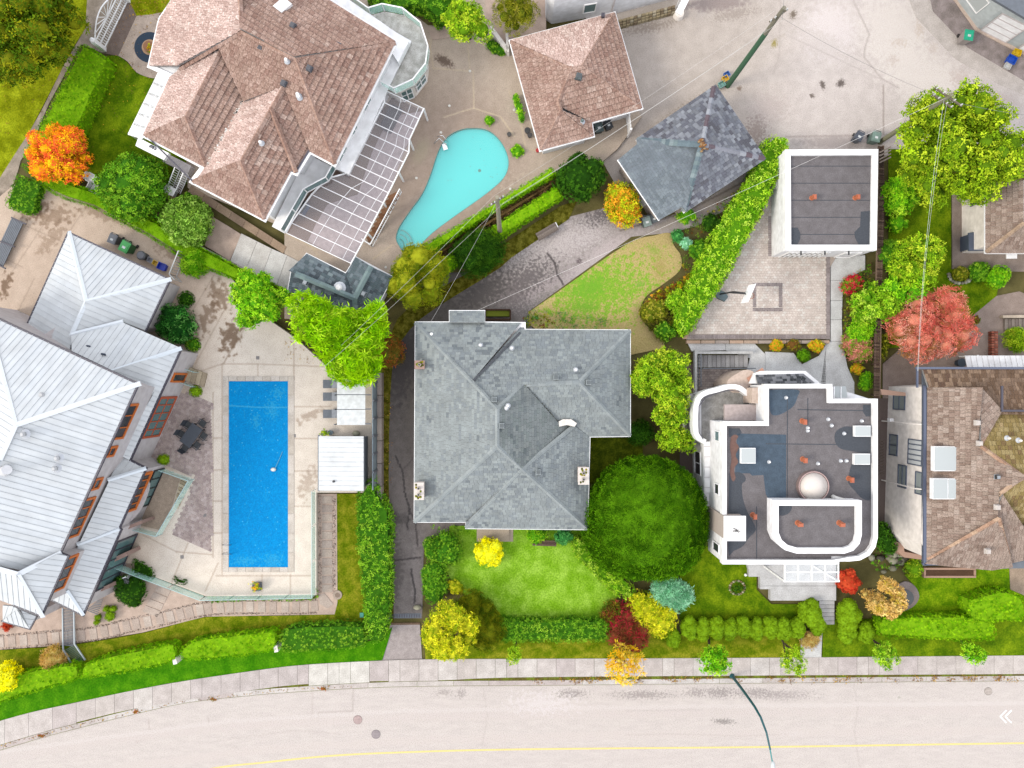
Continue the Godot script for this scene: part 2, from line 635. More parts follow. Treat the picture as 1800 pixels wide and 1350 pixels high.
func _ready() -> void:
	# camera: straight down from the height of a drone
	var cam := Camera3D.new()
	cam.name = "camera"
	cam.position = Vector3(0, H, 0)
	cam.rotation_degrees = Vector3(-90, 0, 0)
	cam.fov = 2.0 * rad_to_deg(atan(675.0 / PPM / H))
	cam.far = 600.0
	add_child(cam)
	# overcast sky, soft brightness from the lower left
	var env := Environment.new()
	env.background_mode = Environment.BG_SKY
	var sky := Sky.new()
	var sm := ProceduralSkyMaterial.new()
	sm.sky_top_color = Color(0.96, 0.97, 1.0)
	sm.sky_horizon_color = Color(0.86, 0.88, 0.92)
	sm.ground_bottom_color = Color(0.4, 0.4, 0.4)
	sm.ground_horizon_color = Color(0.7, 0.7, 0.72)
	sky.sky_material = sm
	env.sky = sky
	env.background_energy_multiplier = 0.86
	env.tonemap_mode = Environment.TONE_MAPPER_LINEAR
	env.tonemap_exposure = 2.66
	env.sdfgi_enabled = true
	env.ssao_enabled = true
	env.ssil_enabled = true
	var we := WorldEnvironment.new()
	we.name = "environment"
	we.environment = env
	add_child(we)
	var sun := DirectionalLight3D.new()
	sun.name = "sun"
	sun.light_energy = 0.43
	sun.light_color = Color(1.0, 0.97, 0.92)
	sun.light_angular_distance = 20.0
	sun.shadow_enabled = true
	sun.rotation_degrees = Vector3(-37, -74, 0)
	add_child(sun)
	rng.seed = 71
	noise.seed = 5
	noise.frequency = 0.02
	noise.fractal_octaves = 4
	lut.resize(1024)
	for k in 1024: lut[k] = Color(k / 1023.0, 0, 0).srgb_to_linear().r
	for k in 1024: lut[k] = Color(lut[k] / (GAIN * 1.1), 0, 0).linear_to_srgb().r
	materials()
	ground()
	clay_house()
	patio_cover()
	shingle_house()
	clay_garage()
	shingle_garage()
	flat_garage()
	mk("rust", Ps(128, 100, 92), 0.9, "soft", 2.0)
	white_house()
	shake_house()
	north_buildings()
	seam_house()
	sheds()
	plants()
	objects()

func curve(a: Array, n := 6) -> Array:     # smooth line through marks
	var r := []
	var c := a.size() / 2
	for k in c - 1:
		var p := []
		for j in [-1, 0, 1, 2]:
			var i := clampi(k + j, 0, c - 1)
			p.append(Vector2(a[i * 2], a[i * 2 + 1]))
		for t in n:
			var q: Vector2 = p[1].cubic_interpolate(p[2], p[0], p[3], float(t) / n)
			r.append_array([q.x, q.y])
	r.append_array([a[-2], a[-1]])
	return r
func flip(a: Array) -> Array:
	var r := []
	for k in range(a.size() - 2, -2, -2): r.append_array([a[k], a[k + 1]])
	return r
func at_u(a: Array, u: float) -> float:
	for k in range(0, a.size() - 2, 2):
		if u <= a[k + 2]: return lerpf(a[k + 1], a[k + 3], clampf((u - a[k]) / (a[k + 2] - a[k]), 0.0, 1.0))
	return a[-1]

func materials() -> void:
	mk("soil", Ps(140, 126, 84), 0.95, "grass", 3.0, "macro", 9.0)
	mk("concrete", Ps(226, 216, 208), 0.9, "fine", 3.0, "soft", 7.0)
	mk("pale_concrete", Ps(232, 231, 229), 0.9, "fine", 3.0, "soft", 6.0)
	mk("slab", Color.WHITE, 0.9, "fine", 3.0, "soft", 7.0)
	mk("white", Ps(246, 246, 247, 1.3), 0.6, "soft", 6.0)
	mk("cream", Ps(238, 231, 224, 1.35), 0.8, "soft", 4.0)
	mk("stucco_grey", Ps(205, 198, 198, 1.45), 0.85, "soft", 4.0)
	mk("stucco_white", Ps(240, 240, 242, 1.35), 0.8, "soft", 4.0)
	mk("steel_grey", Ps(105, 112, 122), 0.5, "soft", 3.0)
	mk("gutter_dark", Ps(70, 66, 78), 0.5)
	mk("gutter_blue", Ps(88, 96, 118), 0.5)
	mk("black", Ps(32, 32, 36), 0.5)
	mk("paint", Color.WHITE, 0.5, "soft", 2.0)
	mk("metal_roof", Ps(238, 243, 246, 1.9), 0.45, "soft", 9.0)
	mk("rib", Ps(235, 240, 245), 0.4)
	mk("clay", Color.WHITE, 0.9, "lichen", 5.5, "soft", 12.0)
	mk("shingle", Color.WHITE, 0.95, "fine", 2.0, "soft", 9.0)
	mk("shake", Color.WHITE, 0.95, "wood", 1.5, "soft", 9.0)
	mk("bitumen", Ps(136, 131, 133), 0.9, "fine", 3.0, "soft", 5.0)
	mk("bitumen_patch", Ps(86, 90, 97), 0.85, "fine", 3.0)
	mk("bitumen_blue", Ps(92, 108, 124), 0.85, "fine", 3.0, "soft", 4.0)
	mk("wood", Color.WHITE, 0.85, "wood", 1.2)
	mk("orange", Ps(232, 122, 38), 0.6, "soft", 2.0)
	mk("pane_dark", Ps(62, 66, 70), 0.08)
	mk("pane_teal", Ps(96, 128, 128), 0.08)
	mk("brick_wall", Ps(178, 150, 140), 0.9, "speck", 2.0)
	mk("leaf", Color.WHITE, 0.75)
	mats["leaf"].metallic_specular = 0.1
	mats["leaf"].backlight_enabled = true
	mats["leaf"].backlight = Color(0.5, 0.5, 0.5)
	mk("leaf_core", Color.WHITE, 0.95, "grass", 1.5)
	mk("bark", Ps(110, 95, 80), 0.95, "wood", 0.8)
	glass("glass_green", Color(0.72, 0.9, 0.86), 0.3)
	glass("glass_clear", Color(0.8, 0.86, 0.9), 0.06)
	glass("glass_milk", Color(0.93, 0.94, 0.97), 0.5, 0.2)

func lawn_mat(key: String, a: Color, b: Color, size := 10.0) -> StandardMaterial3D:
	var m := mk(key, Color.WHITE, 0.95)
	var t := NoiseTexture2D.new()
	var f := FastNoiseLite.new()
	f.seed = hash(key) % 997
	f.frequency = 0.011
	f.fractal_octaves = 6
	f.fractal_gain = 0.62
	t.width = 512
	t.height = 512
	t.seamless = true
	t.noise = f
	var rp := Gradient.new()
	rp.set_color(0, a)
	rp.set_color(1, b)
	rp.set_offset(0, 0.22)
	rp.set_offset(1, 0.78)
	t.color_ramp = rp
	m.albedo_texture = t
	m.metallic_specular = 0.15
	m.uv1_triplanar = true
	m.uv1_world_triplanar = true
	m.uv1_scale = Vector3.ONE / size
	m.detail_enabled = true
	m.detail_albedo = grain("grass")
	m.detail_blend_mode = BaseMaterial3D.BLEND_MODE_MUL
	m.detail_uv_layer = BaseMaterial3D.DETAIL_UV_2
	m.uv2_triplanar = true
	m.uv2_world_triplanar = true
	m.uv2_scale = Vector3.ONE / 8.0
	return m

# paving stones laid in rows inside an outline; one joined mass
func pavers(parent: Node3D, a: Array, h: float, wu: float, wv: float, turn: float, cols: Array, bond := 0.5, called := "pavers") -> void:
	var poly := pts(a, h)
	var q := PackedVector2Array()
	for p in poly: q.push_back(p.rotated(-turn))
	var lo := q[0]
	var hi := q[0]
	for x in q:
		lo = lo.min(x)
		hi = hi.max(x)
	var m := MB.new()
	var y := lo.y
	var row := 0
	while y < hi.y:
		var x := lo.x - (wu * bond if row % 2 else 0.0)
		while x < hi.x:
			var c := Vector2(x + wu * 0.5, y + wv * 0.5)
			if Geometry2D.is_point_in_polygon(c, q):
				m.col = cols[rng.randi() % cols.size()]
				var t := []
				for s in [[-1, -1], [1, -1], [1, 1], [-1, 1]]:
					t.append((c + Vector2(s[0] * (wu * 0.5 - 0.008), s[1] * (wv * 0.5 - 0.008))).rotated(turn))
				var yy := h + rr(0.016, 0.022)
				var pa := Vector3(t[0].x, yy, t[0].y)
				var pb := Vector3(t[1].x, yy, t[1].y)
				var pc := Vector3(t[2].x, yy, t[2].y)
				var pd := Vector3(t[3].x, yy, t[3].y)
				m.quad(pd, pc, pb, pa)
				var dn := Vector3(0, -0.02, 0)
				for e in [[pa, pb], [pb, pc], [pc, pd], [pd, pa]]: m.quad(e[0], e[1], e[1] + dn, e[0] + dn)
			x += wu
		y += wv
		row += 1
	stuff(put(called, m, mats["slab"], parent))
func slab4(parent: Node3D, called: String, q: Array, h: float, col: Color, mat: Material, low := 0.0) -> void:  # four-cornered slab, marks
	var m := MB.new()
	m.col = col
	var p := inset(pts(q, h), 0.012)
	m.prism(p, low, h)
	put(called, m, mat, parent)

func ground() -> void:
	# ---- soil under everything
	var soil := MB.new()
	soil.quad(Vector3(-260, 0, 260), Vector3(260, 0, 260), Vector3(260, 0, -260), Vector3(-260, 0, -260))
	tag(put("ground", soil, mats["soil"]), "bare brown soil under the gardens", "", "", "structure")
	# ---- street
	var edge := curve([-700, 1560, -300, 1408, 0, 1319, 77, 1296, 135, 1281, 230, 1257, 332, 1235, 450, 1222, 514, 1217, 654, 1209, 792, 1206, 910, 1205.5, 1155, 1203, 1360, 1201, 1800, 1197, 2700, 1189], 4)
	var nz := noise
	var tex := paint([-100, 1180, 1900, 1500], 1.6, func(u, v):
		var k: float = nz.get_noise_2d(u * 1.2, v * 5.0) * 7.0 + nz.get_noise_2d(u * 9.0, v * 9.0) * 4.0
		return C(221 + k * 1.2, 211 + k * 1.2, 205 + k * 1.1), [
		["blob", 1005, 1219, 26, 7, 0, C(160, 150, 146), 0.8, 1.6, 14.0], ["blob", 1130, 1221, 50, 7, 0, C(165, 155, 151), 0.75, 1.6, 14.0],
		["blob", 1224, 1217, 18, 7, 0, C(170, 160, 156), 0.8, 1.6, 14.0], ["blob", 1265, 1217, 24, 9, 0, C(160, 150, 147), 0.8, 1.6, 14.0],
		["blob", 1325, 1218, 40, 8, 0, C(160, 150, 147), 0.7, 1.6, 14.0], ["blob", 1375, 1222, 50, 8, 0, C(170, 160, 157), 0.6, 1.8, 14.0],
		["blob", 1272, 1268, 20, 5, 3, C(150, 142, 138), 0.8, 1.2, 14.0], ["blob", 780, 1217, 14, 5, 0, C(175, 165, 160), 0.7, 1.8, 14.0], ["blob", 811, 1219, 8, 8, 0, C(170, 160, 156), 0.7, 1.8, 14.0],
		["line", [549, 1206, 549, 1260], 0.8, C(205, 192, 186), 0.6, 1.0], ["line", [621, 1212, 620, 1250, 560, 1253, 559, 1262, 546, 1262], 0.9, C(200, 188, 182), 0.8, 1.0],
		["line", [262, 1265, 262, 1297, 240, 1304], 0.8, C(205, 192, 186), 0.8, 1.5], ["line", [80, 1325, 190, 1300], 0.8, C(210, 200, 194), 0.7, 2.0], ["line", [365, 1260, 368, 1270], 0.8, C(205, 192, 186), 0.7, 1.0],
		["line", [-60, 1345, 200, 1300, 420, 1276, 700, 1262, 1200, 1254, 1800, 1248], 7.0, C(222, 211, 205), 0.3, 2.0], ["line", [-60, 1395, 250, 1345, 480, 1316, 760, 1300, 1200, 1290, 1800, 1284], 7.0, C(223, 212, 206), 0.3, 2.0], ["line", [1500, 1200, 1508, 1240, 1502, 1290, 1512, 1350], 0.6, C(205, 194, 188), 0.7, 3.0],
		["line", [850, 1210, 856, 1260, 848, 1310], 0.6, C(208, 197, 191), 0.7, 3.0], ["line", [1100, 1292, 1180, 1290, 1300, 1294, 1400, 1290], 0.6, C(208, 197, 191), 0.7, 2.0], ["line", [400, 1300, 520, 1284, 600, 1290], 0.6, C(208, 197, 191), 0.7, 3.0], ["blob", 1150, 1335, 60, 12, 0, C(222, 211, 205), 0.6, 1.2, 8.0], ["blob", 560, 1335, 40, 8, -5, C(222, 211, 205), 0.6, 1.2, 8.0], ["line", [1100, 1250, 1235, 1248], 0.7, C(210, 200, 195), 0.7, 1.0], ["line", [-60, 1330, 400, 1268, 700, 1250, 1200, 1242, 1800, 1236], 3.0, C(228, 218, 213), 0.5, 3.0],
		["line", [910, 1340, 1216, 1330, 1217, 1350], 0.7, C(214, 204, 198), 0.6, 1.0], ["blob", 1580, 1226, 4, 2, 0, C(190, 185, 175), 0.7, 0.8, 9.0], ["blob", 1733, 1222, 16, 8, 0, C(222, 212, 206), 0.9, 1.0, 9.0],
		["blob", 1395, 1290, 25, 6, 0, C(225, 215, 210), 0.9, 1.4, 9.0], ["blob", 955, 1236, 60, 20, 0, C(232, 222, 219), 0.9, 1.4, 5.0]])
	var road := sheet("road", "pale asphalt street curving along the bottom", edge + [2700, 2000, -700, 2000], 0.012, painted("road_wear", tex), [-100, 1180, 1900, 1500])
	var yl := curve([-300, 1530, 100, 1410, 240, 1376, 383, 1349.5, 460, 1341, 578, 1329, 705, 1322.7, 910, 1317.4, 1360, 1313, 1800, 1306.5, 2700, 1296], 5)
	var ym := MB.new()
	var up := []
	for k in range(0, yl.size(), 2): up.append_array([yl[k], yl[k + 1] - 1.6])
	var dn := []
	for k in range(0, yl.size(), 2): dn.append_array([yl[k], yl[k + 1] + 1.4])
	ym.prism(pts(up + flip(dn), 0.018), 0.005, 0.018)
	put("yellow_line", ym, mk("line_yellow", Ps(250, 228, 150), 0.8, "fine", 2.5), road)
	for dx in [0.0, 9.0]:
		var cm := MB.new()
		for sg in [-1.0, 1.0]:
			var a := g(1758 + dx, 1259.5, 0.019 + 0.002 * sg)
			var b := g(1769 + dx, 1259.5 + sg * 11.0, 0.019 + 0.002 * sg)
			cm.bar(a, b, 0.1, 0.006)
		put("white_chevron", cm, mats["white"], road)
	# ---- kerb stones and gutter
	var kb := thing("kerb", "concrete kerb and gutter along the street", "", g(900, 1200))
	kb.set_meta("kind", "structure")
	var slabc := [P(233, 224, 217), P(226, 215, 210), P(236, 229, 224), P(222, 210, 205)]
	var u := -160.0
	while u < 1960.0:
		var n := rr(60, 100)
		var q := []
		for t in 5: q.append_array([u + n * t / 4.0, at_u(edge, u + n * t / 4.0) - 0.3])
		for t in range(4, -1, -1): q.append_array([u + n * t / 4.0, at_u(edge, u + n * t / 4.0) - 9.2])
		slab4(kb, "kerb_stone", q, 0.1, slabc[rng.randi() % 4], mats["slab"])
		u += n
	# ---- sidewalk
	var top := curve([-600, 1460, -300, 1362, 0, 1267, 128, 1236, 294, 1202, 460, 1177, 542, 1168, 672, 1161, 782, 1158.5, 910, 1158, 1360, 1156, 1800, 1152, 2500, 1146], 5)
	var bot := curve([-600, 1500, -300, 1398, 0, 1305, 135, 1270, 250, 1243.5, 460, 1211, 542, 1202.5, 646, 1198, 780, 1196, 910, 1191, 1360, 1187.5, 1800, 1185, 2500, 1180], 5)
	var verge := sheet("verge", "thin strip of worn grass between sidewalk and kerb", top + flip(edge), 0.09, lawn_mat("verge", Ps(120, 105, 60), Ps(140, 150, 60), 5.0))
	var sw := thing("sidewalk", "sidewalk of concrete slabs along the street", "", g(900, 1175))
	sw.set_meta("kind", "structure")
	u = -160.0
	while u < 1960.0:
		var n := 33.5 if rng.randf() < 0.8 else 20.0
		if u < 130.0: n = 42.0
		var col: Color = [P(234, 224, 218), P(230, 220, 214), P(227, 216, 211), P(222, 211, 207), P(236, 228, 222)][rng.randi() % 5]
		if u > 535 and u < 640: col = P(243, 238, 229)
		if u > 330 and u < 510: col = P(222, 212, 208)
		var b0 := at_u(bot, u)
		var b1 := at_u(bot, u + n)
		if u < 110 or (u > 535 and u < 640) or (u > 672 and u < 770):   # crossings run out to the kerb
			b0 = at_u(edge, u) - 9.4
			b1 = at_u(edge, u + n) - 9.4
		var q := [u, at_u(top, u), u + n * 0.5, at_u(top, u + n * 0.5), u + n, at_u(top, u + n), u + n, b1, u + n * 0.5, (b0 + b1) * 0.5, u, b0]
		slab4(sw, "paving_slab", q, 0.13 + rr(0.0, 0.012), col, mats["slab"])
		u += n
	# ---- lane at the top right
	tex = paint([1040, -60, 1880, 320], 1.5, func(uu, vv):
		var k: float = nz.get_noise_2d(uu * 2.0, vv * 2.0) * 12.0 + nz.get_noise_2d(uu * 10.0, vv * 10.0) * 6.0
		var w: float = clampf((uu + vv * 0.2 - 1330.0) / 120.0, 0.0, 1.0)
		return C(lerpf(206, 223, w) + k, lerpf(194, 212, w) + k, lerpf(184, 206, w) + k), [
		["blob", 1460, 55, 62, 62, 20, C(240, 229, 226), 0.85, 0.5, 4.0], ["blob", 1570, 60, 75, 90, -20, C(238, 228, 220), 0.8, 0.5, 4.0], ["blob", 1620, 130, 110, 60, 30, C(239, 229, 221), 0.8, 0.6, 4.0],
		["blob", 1440, 75, 70, 26, 25, C(222, 211, 205), 0.7, 0.7, 5.0], ["blob", 1260, 6, 70, 16, -4, C(158, 142, 138), 0.8, 0.5, 6.0], ["blob", 1140, 48, 45, 10, -10, C(160, 145, 132), 0.7, 1.3, 11.0],
		["blob", 1290, 25, 40, 10, -10, C(170, 156, 146), 0.7, 1.3, 11.0], ["blob", 1180, 215, 60, 14, -32, C(178, 160, 140), 0.6, 1.4, 11.0], ["blob", 1230, 175, 50, 8, -30, C(165, 148, 130), 0.6, 1.4, 11.0],
		["blob", 1330, 230, 20, 30, 0, C(160, 142, 134), 0.7, 1.3, 9.0], ["blob", 1350, 190, 40, 30, 0, C(205, 190, 184), 0.6, 1.0, 7.0],
		["blob", 1394, 25, 6, 9, 20, C(120, 105, 90), 0.9, 0.9, 15.0], ["blob", 1361, 76, 6, 8, 20, C(165, 150, 80), 0.9, 0.9, 15.0], ["blob", 1446, 149, 5, 9, -20, C(110, 98, 92), 0.95, 0.8, 15.0],
		["blob", 1478, 146, 9, 7, -40, C(105, 93, 87), 0.95, 0.8, 15.0], ["blob", 1427, 168, 6, 4, 30, C(120, 106, 98), 0.95, 0.8, 15.0], ["blob", 1300, 155, 5, 5, 0, C(140, 120, 105), 0.9, 0.8, 15.0],
		["blob", 1690, 140, 22, 18, 30, C(214, 198, 190), 0.8, 1.0, 8.0], ["blob", 1725, 160, 14, 10, 0, C(216, 200, 194), 0.8, 1.0, 8.0], ["blob", 1580, 75, 14, 8, 0, C(222, 208, 196), 0.8, 1.2, 8.0],
		["blob", 1616, 50, 8, 16, 0, C(220, 204, 190), 0.7, 1.2, 8.0], ["blob", 1640, 85, 10, 10, 0, C(220, 206, 196), 0.8, 1.2, 8.0], ["blob", 1570, 105, 10, 10, 0, C(220, 206, 196), 0.8, 1.2, 8.0], ["blob", 1765, 172, 30, 8, 25, C(215, 198, 190), 0.6, 1.2, 8.0],
		["line", [1500, 0, 1528, 60, 1520, 85, 1519, 100, 1550, 138, 1580, 155], 0.9, C(198, 186, 180), 0.8, 1.0], ["line", [1372, 0, 1370, 95, 1360, 130], 0.9, C(200, 188, 180), 0.8, 1.0],
		["line", [1380, 60, 1550, 140], 0.8, C(205, 194, 188), 0.7, 1.0], ["line", [1553, 150, 1553, 235], 1.0, C(175, 160, 152), 0.8, 1.0], ["line", [1382, 240, 1580, 236], 1.0, C(190, 176, 170), 0.8, 1.0],
		["line", [1100, 190, 1380, 60], 1.5, C(200, 188, 176), 0.5, 2.0], ["line", [1385, 120, 1385, 180], 1.0, C(214, 202, 196), 0.5, 2.0], ["blob", 1480, 250, 100, 14, 0, C(186, 174, 170), 0.8, 0.4, 5.0]])
	var lane_m := painted("lane_wear", tex)
	sheet("lane", "broad pale asphalt back lane with stains and patches", [1020, -200, 2300, -200, 2300, 235, 1580, 268, 1340, 320, 1085, 330, 1040, 250], 0.012, lane_m, [1040, -60, 1880, 320])
	var ap := mk("apron", Ps(186, 172, 170), 0.95, "fine", 3.0, "macro", 6.0)
	sheet("driveway_apron", "mauve asphalt strip in front of the pale blue garage", [1622, -60, 1640, 20, 1700, 83, 1800, 142, 2000, 225, 2000, -60], 0.02, ap)
	sheet("gutter_strip", "pale concrete drainage strip beside the mauve apron", [1575, -60, 1610, 30, 1680, 104, 1760, 150, 1900, 207, 1900, 187, 1800, 143, 1700, 84, 1640, 21, 1621, -60], 0.026, mats["concrete"])
	# ---- central driveway
	tex = paint([650, 320, 1360, 1180], 1.5, func(uu, vv):
		var k: float = nz.get_noise_2d(uu * 3.0, vv * 3.0) * 14.0 + nz.get_noise_2d(uu * 12.0, vv * 12.0) * 9.0
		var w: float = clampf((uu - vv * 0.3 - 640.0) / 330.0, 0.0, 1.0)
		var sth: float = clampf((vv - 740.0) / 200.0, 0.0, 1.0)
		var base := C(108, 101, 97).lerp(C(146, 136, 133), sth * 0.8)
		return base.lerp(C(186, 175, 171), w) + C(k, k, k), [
		["blob", 1070, 440, 60, 22, -30, C(206, 192, 190), 0.9, 0.8, 6.0], ["blob", 1010, 478, 70, 14, -28, C(200, 188, 186), 0.85, 0.7, 6.0], ["blob", 1000, 430, 70, 40, -30, C(190, 178, 176), 0.75, 1.2, 6.0],
		["blob", 960, 430, 40, 22, -20, C(196, 186, 182), 0.6, 2.2, 12.0], ["blob", 940, 480, 40, 20, -30, C(170, 160, 158), 0.6, 2.2, 12.0], ["blob", 1180, 390, 60, 10, -28, C(176, 164, 154), 0.9, 0.8, 6.0],
		["blob", 1260, 350, 60, 14, -30, C(178, 164, 152), 0.9, 0.8, 6.0], ["blob", 960, 500, 60, 14, -28, C(164, 152, 152), 0.8, 1.0, 6.0], ["blob", 1055, 380, 34, 16, -20, C(104, 96, 98), 0.7, 1.4, 8.0], ["blob", 1018, 459, 6, 6, 0, C(110, 96, 98), 0.9, 0.6, 14.0],
		["blob", 985, 425, 60, 24, -25, C(212, 202, 198), 0.7, 2.6, 13.0], ["blob", 915, 470, 50, 22, -30, C(196, 186, 182), 0.6, 2.6, 13.0], ["blob", 930, 520, 40, 16, -28, C(190, 178, 176), 0.6, 2.4, 11.0], ["blob", 1040, 415, 40, 16, -20, C(214, 204, 202), 0.6, 2.4, 13.0], ["blob", 925, 490, 50, 26, -30, C(98, 90, 90), 0.75, 1.6, 7.0], ["blob", 900, 520, 30, 30, 0, C(120, 110, 110), 0.6, 1.4, 9.0], ["blob", 850, 510, 60, 30, -30, C(86, 80, 78), 0.85, 1.0, 6.0], ["blob", 880, 555, 16, 16, 0, C(150, 138, 132), 0.6, 1.2, 9.0],
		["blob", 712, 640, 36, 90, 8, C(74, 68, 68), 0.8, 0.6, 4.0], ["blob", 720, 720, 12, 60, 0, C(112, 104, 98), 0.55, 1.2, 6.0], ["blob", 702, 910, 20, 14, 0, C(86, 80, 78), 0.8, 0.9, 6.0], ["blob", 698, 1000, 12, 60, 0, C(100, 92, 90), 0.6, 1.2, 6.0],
		["blob", 732, 1010, 12, 70, 0, C(168, 156, 154), 0.6, 0.9, 6.0], ["blob", 706, 870, 14, 50, 0, C(140, 130, 128), 0.5, 1.0, 6.0], ["blob", 708, 1040, 10, 16, 0, C(150, 140, 138), 0.6, 1.0, 9.0],
		["line", [962, 445, 975, 462, 980, 484, 990, 500], 1.0, C(70, 62, 62), 0.9, 1.2], ["line", [695, 800, 708, 830, 712, 870, 720, 895, 716, 930], 0.9, C(62, 56, 56), 0.9, 3.0], ["line", [718, 895, 730, 915, 734, 960], 0.8, C(70, 62, 62), 0.8, 2.0],
		["line", [690, 985, 720, 982, 738, 980], 0.9, C(70, 62, 62), 0.9, 2.0], ["line", [722, 1000, 730, 1040, 728, 1060], 1.0, C(66, 60, 60), 0.9, 2.0], ["line", [705, 830, 740, 790], 0.6, C(90, 82, 82), 0.6, 2.0], ["line", [745, 540, 905, 470, 1000, 400], 1.0, C(150, 140, 138), 0.3, 4.0],
		["line", [1090, 405, 1200, 375, 1345, 300], 1.0, C(120, 108, 98), 0.7, 1.5], ["blob", 680, 1130, 8, 30, 10, C(110, 92, 78), 0.8, 1.4, 14.0], ["blob", 672, 1105, 300, 20, 0, C(0, 0, 0), 0.0, 0.0, 1.0]])
	sheet("driveway", "dark damp asphalt driveway winding past the grey house", [745, 480, 860, 478, 900, 452, 940, 425, 985, 385, 1060, 366, 1110, 372, 1160, 385, 1200, 372, 1250, 345, 1345, 275, 1345, 330, 1225, 397, 1180, 409, 1110, 416, 930, 547, 940, 600, 900, 640, 900, 960, 745, 960, 742, 1087, 686, 1087, 678, 900, 674, 680, 690, 600, 720, 540], 0.02, painted("driveway_wear", tex), [650, 320, 1360, 1180])
	sheet("driveway_mouth", "lilac grey concrete at the mouth of the dark driveway", [686, 1098, 738, 1098, 742, 1162, 671, 1163, 678, 1130], 0.05, mk("lilac_concrete", Ps(196, 185, 182), 0.95, "fine", 3.0, "soft", 4.0))
	var dr := thing("trench_drain", "narrow iron drain across the driveway mouth", "drain", g(712, 1084))
	var fm := MB.new()
	fm.prism(pts([687, 1079, 740, 1078, 740, 1086, 687, 1087], 0.035), 0.0, 0.035)
	put("frame", fm, mats["steel_grey"], dr)
	for k in 12:
		var bm := MB.new()
		bm.bar(g(689.5 + k * 4.3, 1080, 0.05), g(689.5 + k * 4.3, 1085.5, 0.05), 0.07, 0.02)
		put("bar", bm, mats["gutter_dark"], dr)
	sheet("brown_strip", "brown timber joint between driveway and its mouth", [686, 1095, 738, 1094.5, 738, 1098, 686, 1098.5], 0.056, mk("brown_joint", Ps(150, 125, 105), 0.9, "wood", 2.0))
	# ---- lawns
	var LM := [lawn_mat("lawn_autumn", Ps(140, 146, 8), Ps(196, 202, 40), 11.0), lawn_mat("lawn_dark", Ps(92, 126, 8), Ps(150, 172, 26), 9.0), lawn_mat("lawn_bright", Ps(146, 198, 42), Ps(190, 232, 92), 9.0),
		lawn_mat("lawn_verge", Ps(72, 144, 6), Ps(108, 174, 20), 8.0), lawn_mat("lawn_yellow", Ps(112, 134, 8), Ps(176, 172, 50), 7.0), lawn_mat("lawn_right", Ps(104, 150, 8), Ps(166, 196, 30), 7.0), lawn_mat("moss", Ps(90, 84, 20), Ps(150, 140, 60), 4.0)]
	sheet("lawn", "yellow green autumn lawn beyond the path at top left", [-300, -200, 165, -200, 150, 50, 128, 84, 112, 115, 50, 235, 28, 268, 0, 312, -60, 390, -300, 500], 0.05, LM[0])
	sheet("lawn", "small lawn between the white gate and the clay tiled house", [226, -60, 345, -60, 283, 32, 240, 28, 228, 14], 0.05, LM[0])
	sheet("lawn", "dark green lawn between the long hedge and clay tiled house", [188, 98, 208, 97, 222, 108, 240, 128, 262, 137, 330, 137, 330, 322, 240, 338, 160, 318, 130, 240], 0.05, LM[1])
	sheet("path", "narrow concrete path along the long hedge", [158, -80, 226, -80, 226, 0, 183, 94, 143, 78, 126, 108, 86, 182, 62, 240, 36, 283, 31, 302, 16, 345, -20, 440, -60, 440, -60, 390, 0, 312, 28, 268, 50, 235, 75, 190, 112, 115, 130, 84, 150, 50], 0.065, mk("path_concrete", Ps(200, 184, 168), 0.95, "fine", 3.0, "macro", 5.0))
	sheet("driveway_strip", "brownish drive behind the white arched gate", [226, 0, 240, 28, 208, 98, 183, 94], 0.07, mk("drive_brown", Ps(150, 132, 122), 0.95, "fine", 3.0, "soft", 4.0))
	sheet("patio", "rounded beige concrete patio holding the mosaic circle", curve([240, 28, 262, 26, 330, 26, 330, 132, 278, 137, 262, 136, 240, 127, 224, 108, 208, 98], 3), 0.08, mk("patio_beige", Ps(222, 202, 184), 0.95, "fine", 3.0, "soft", 5.0))
	# patchy lawn
	tex = paint([920, 400, 1210, 620], 1.3, func(uu, vv):
		var k: float = nz.get_noise_2d(uu * 4.0, vv * 4.0) * 0.8 + nz.get_noise_2d(uu * 13.0, vv * 13.0) * 0.9
		var f: float = nz.get_noise_2d(uu * 14.0, vv * 14.0) * 26.0
		var d: float = Vector2((uu - 1050.0) * 0.8 + (vv - 510.0) * 0.55, (vv - 510.0) * 1.35 - (uu - 1050.0) * 0.2).length() / 80.0
		var w: float = clampf((1.12 - d + k * 1.5) * 1.7, 0.0, 1.0)
		return C(206 + f, 184 + f, 120 + f).lerp(C(140 + f, 190 + f, 36), w), [
		["blob", 1035, 505, 34, 22, -20, C(118, 186, 20), 0.7, 0.9, 6.0], ["blob", 1030, 540, 24, 12, 0, C(120, 180, 30), 0.7, 0.9, 8.0], ["blob", 1150, 440, 16, 8, 30, C(140, 180, 50), 0.6, 1.3, 12.0], ["blob", 1125, 500, 10, 7, 0, C(125, 185, 40), 0.7, 1.0, 12.0],
		["blob", 1160, 470, 14, 22, 0, C(180, 160, 90), 0.6, 1.2, 12.0], ["blob", 1120, 545, 12, 16, 0, C(190, 168, 118), 0.7, 1.2, 12.0], ["blob", 1135, 585, 18, 10, 0, C(214, 188, 130), 0.7, 1.0, 10.0], ["blob", 960, 535, 24, 6, -30, C(222, 196, 136), 0.8, 1.0, 10.0]])
	sheet("lawn", "patchy half dried lawn behind the grey house", curve([930, 548, 975, 517, 1100, 430, 1150, 414, 1178, 410, 1184, 430, 1197, 450, 1195, 475, 1165, 500, 1137, 520, 1125, 545, 1130, 565, 1168, 602], 4) + [1165, 612, 1080, 630, 1000, 620, 930, 570], 0.07, painted("patchy", tex, 0.95), [920, 400, 1210, 620])
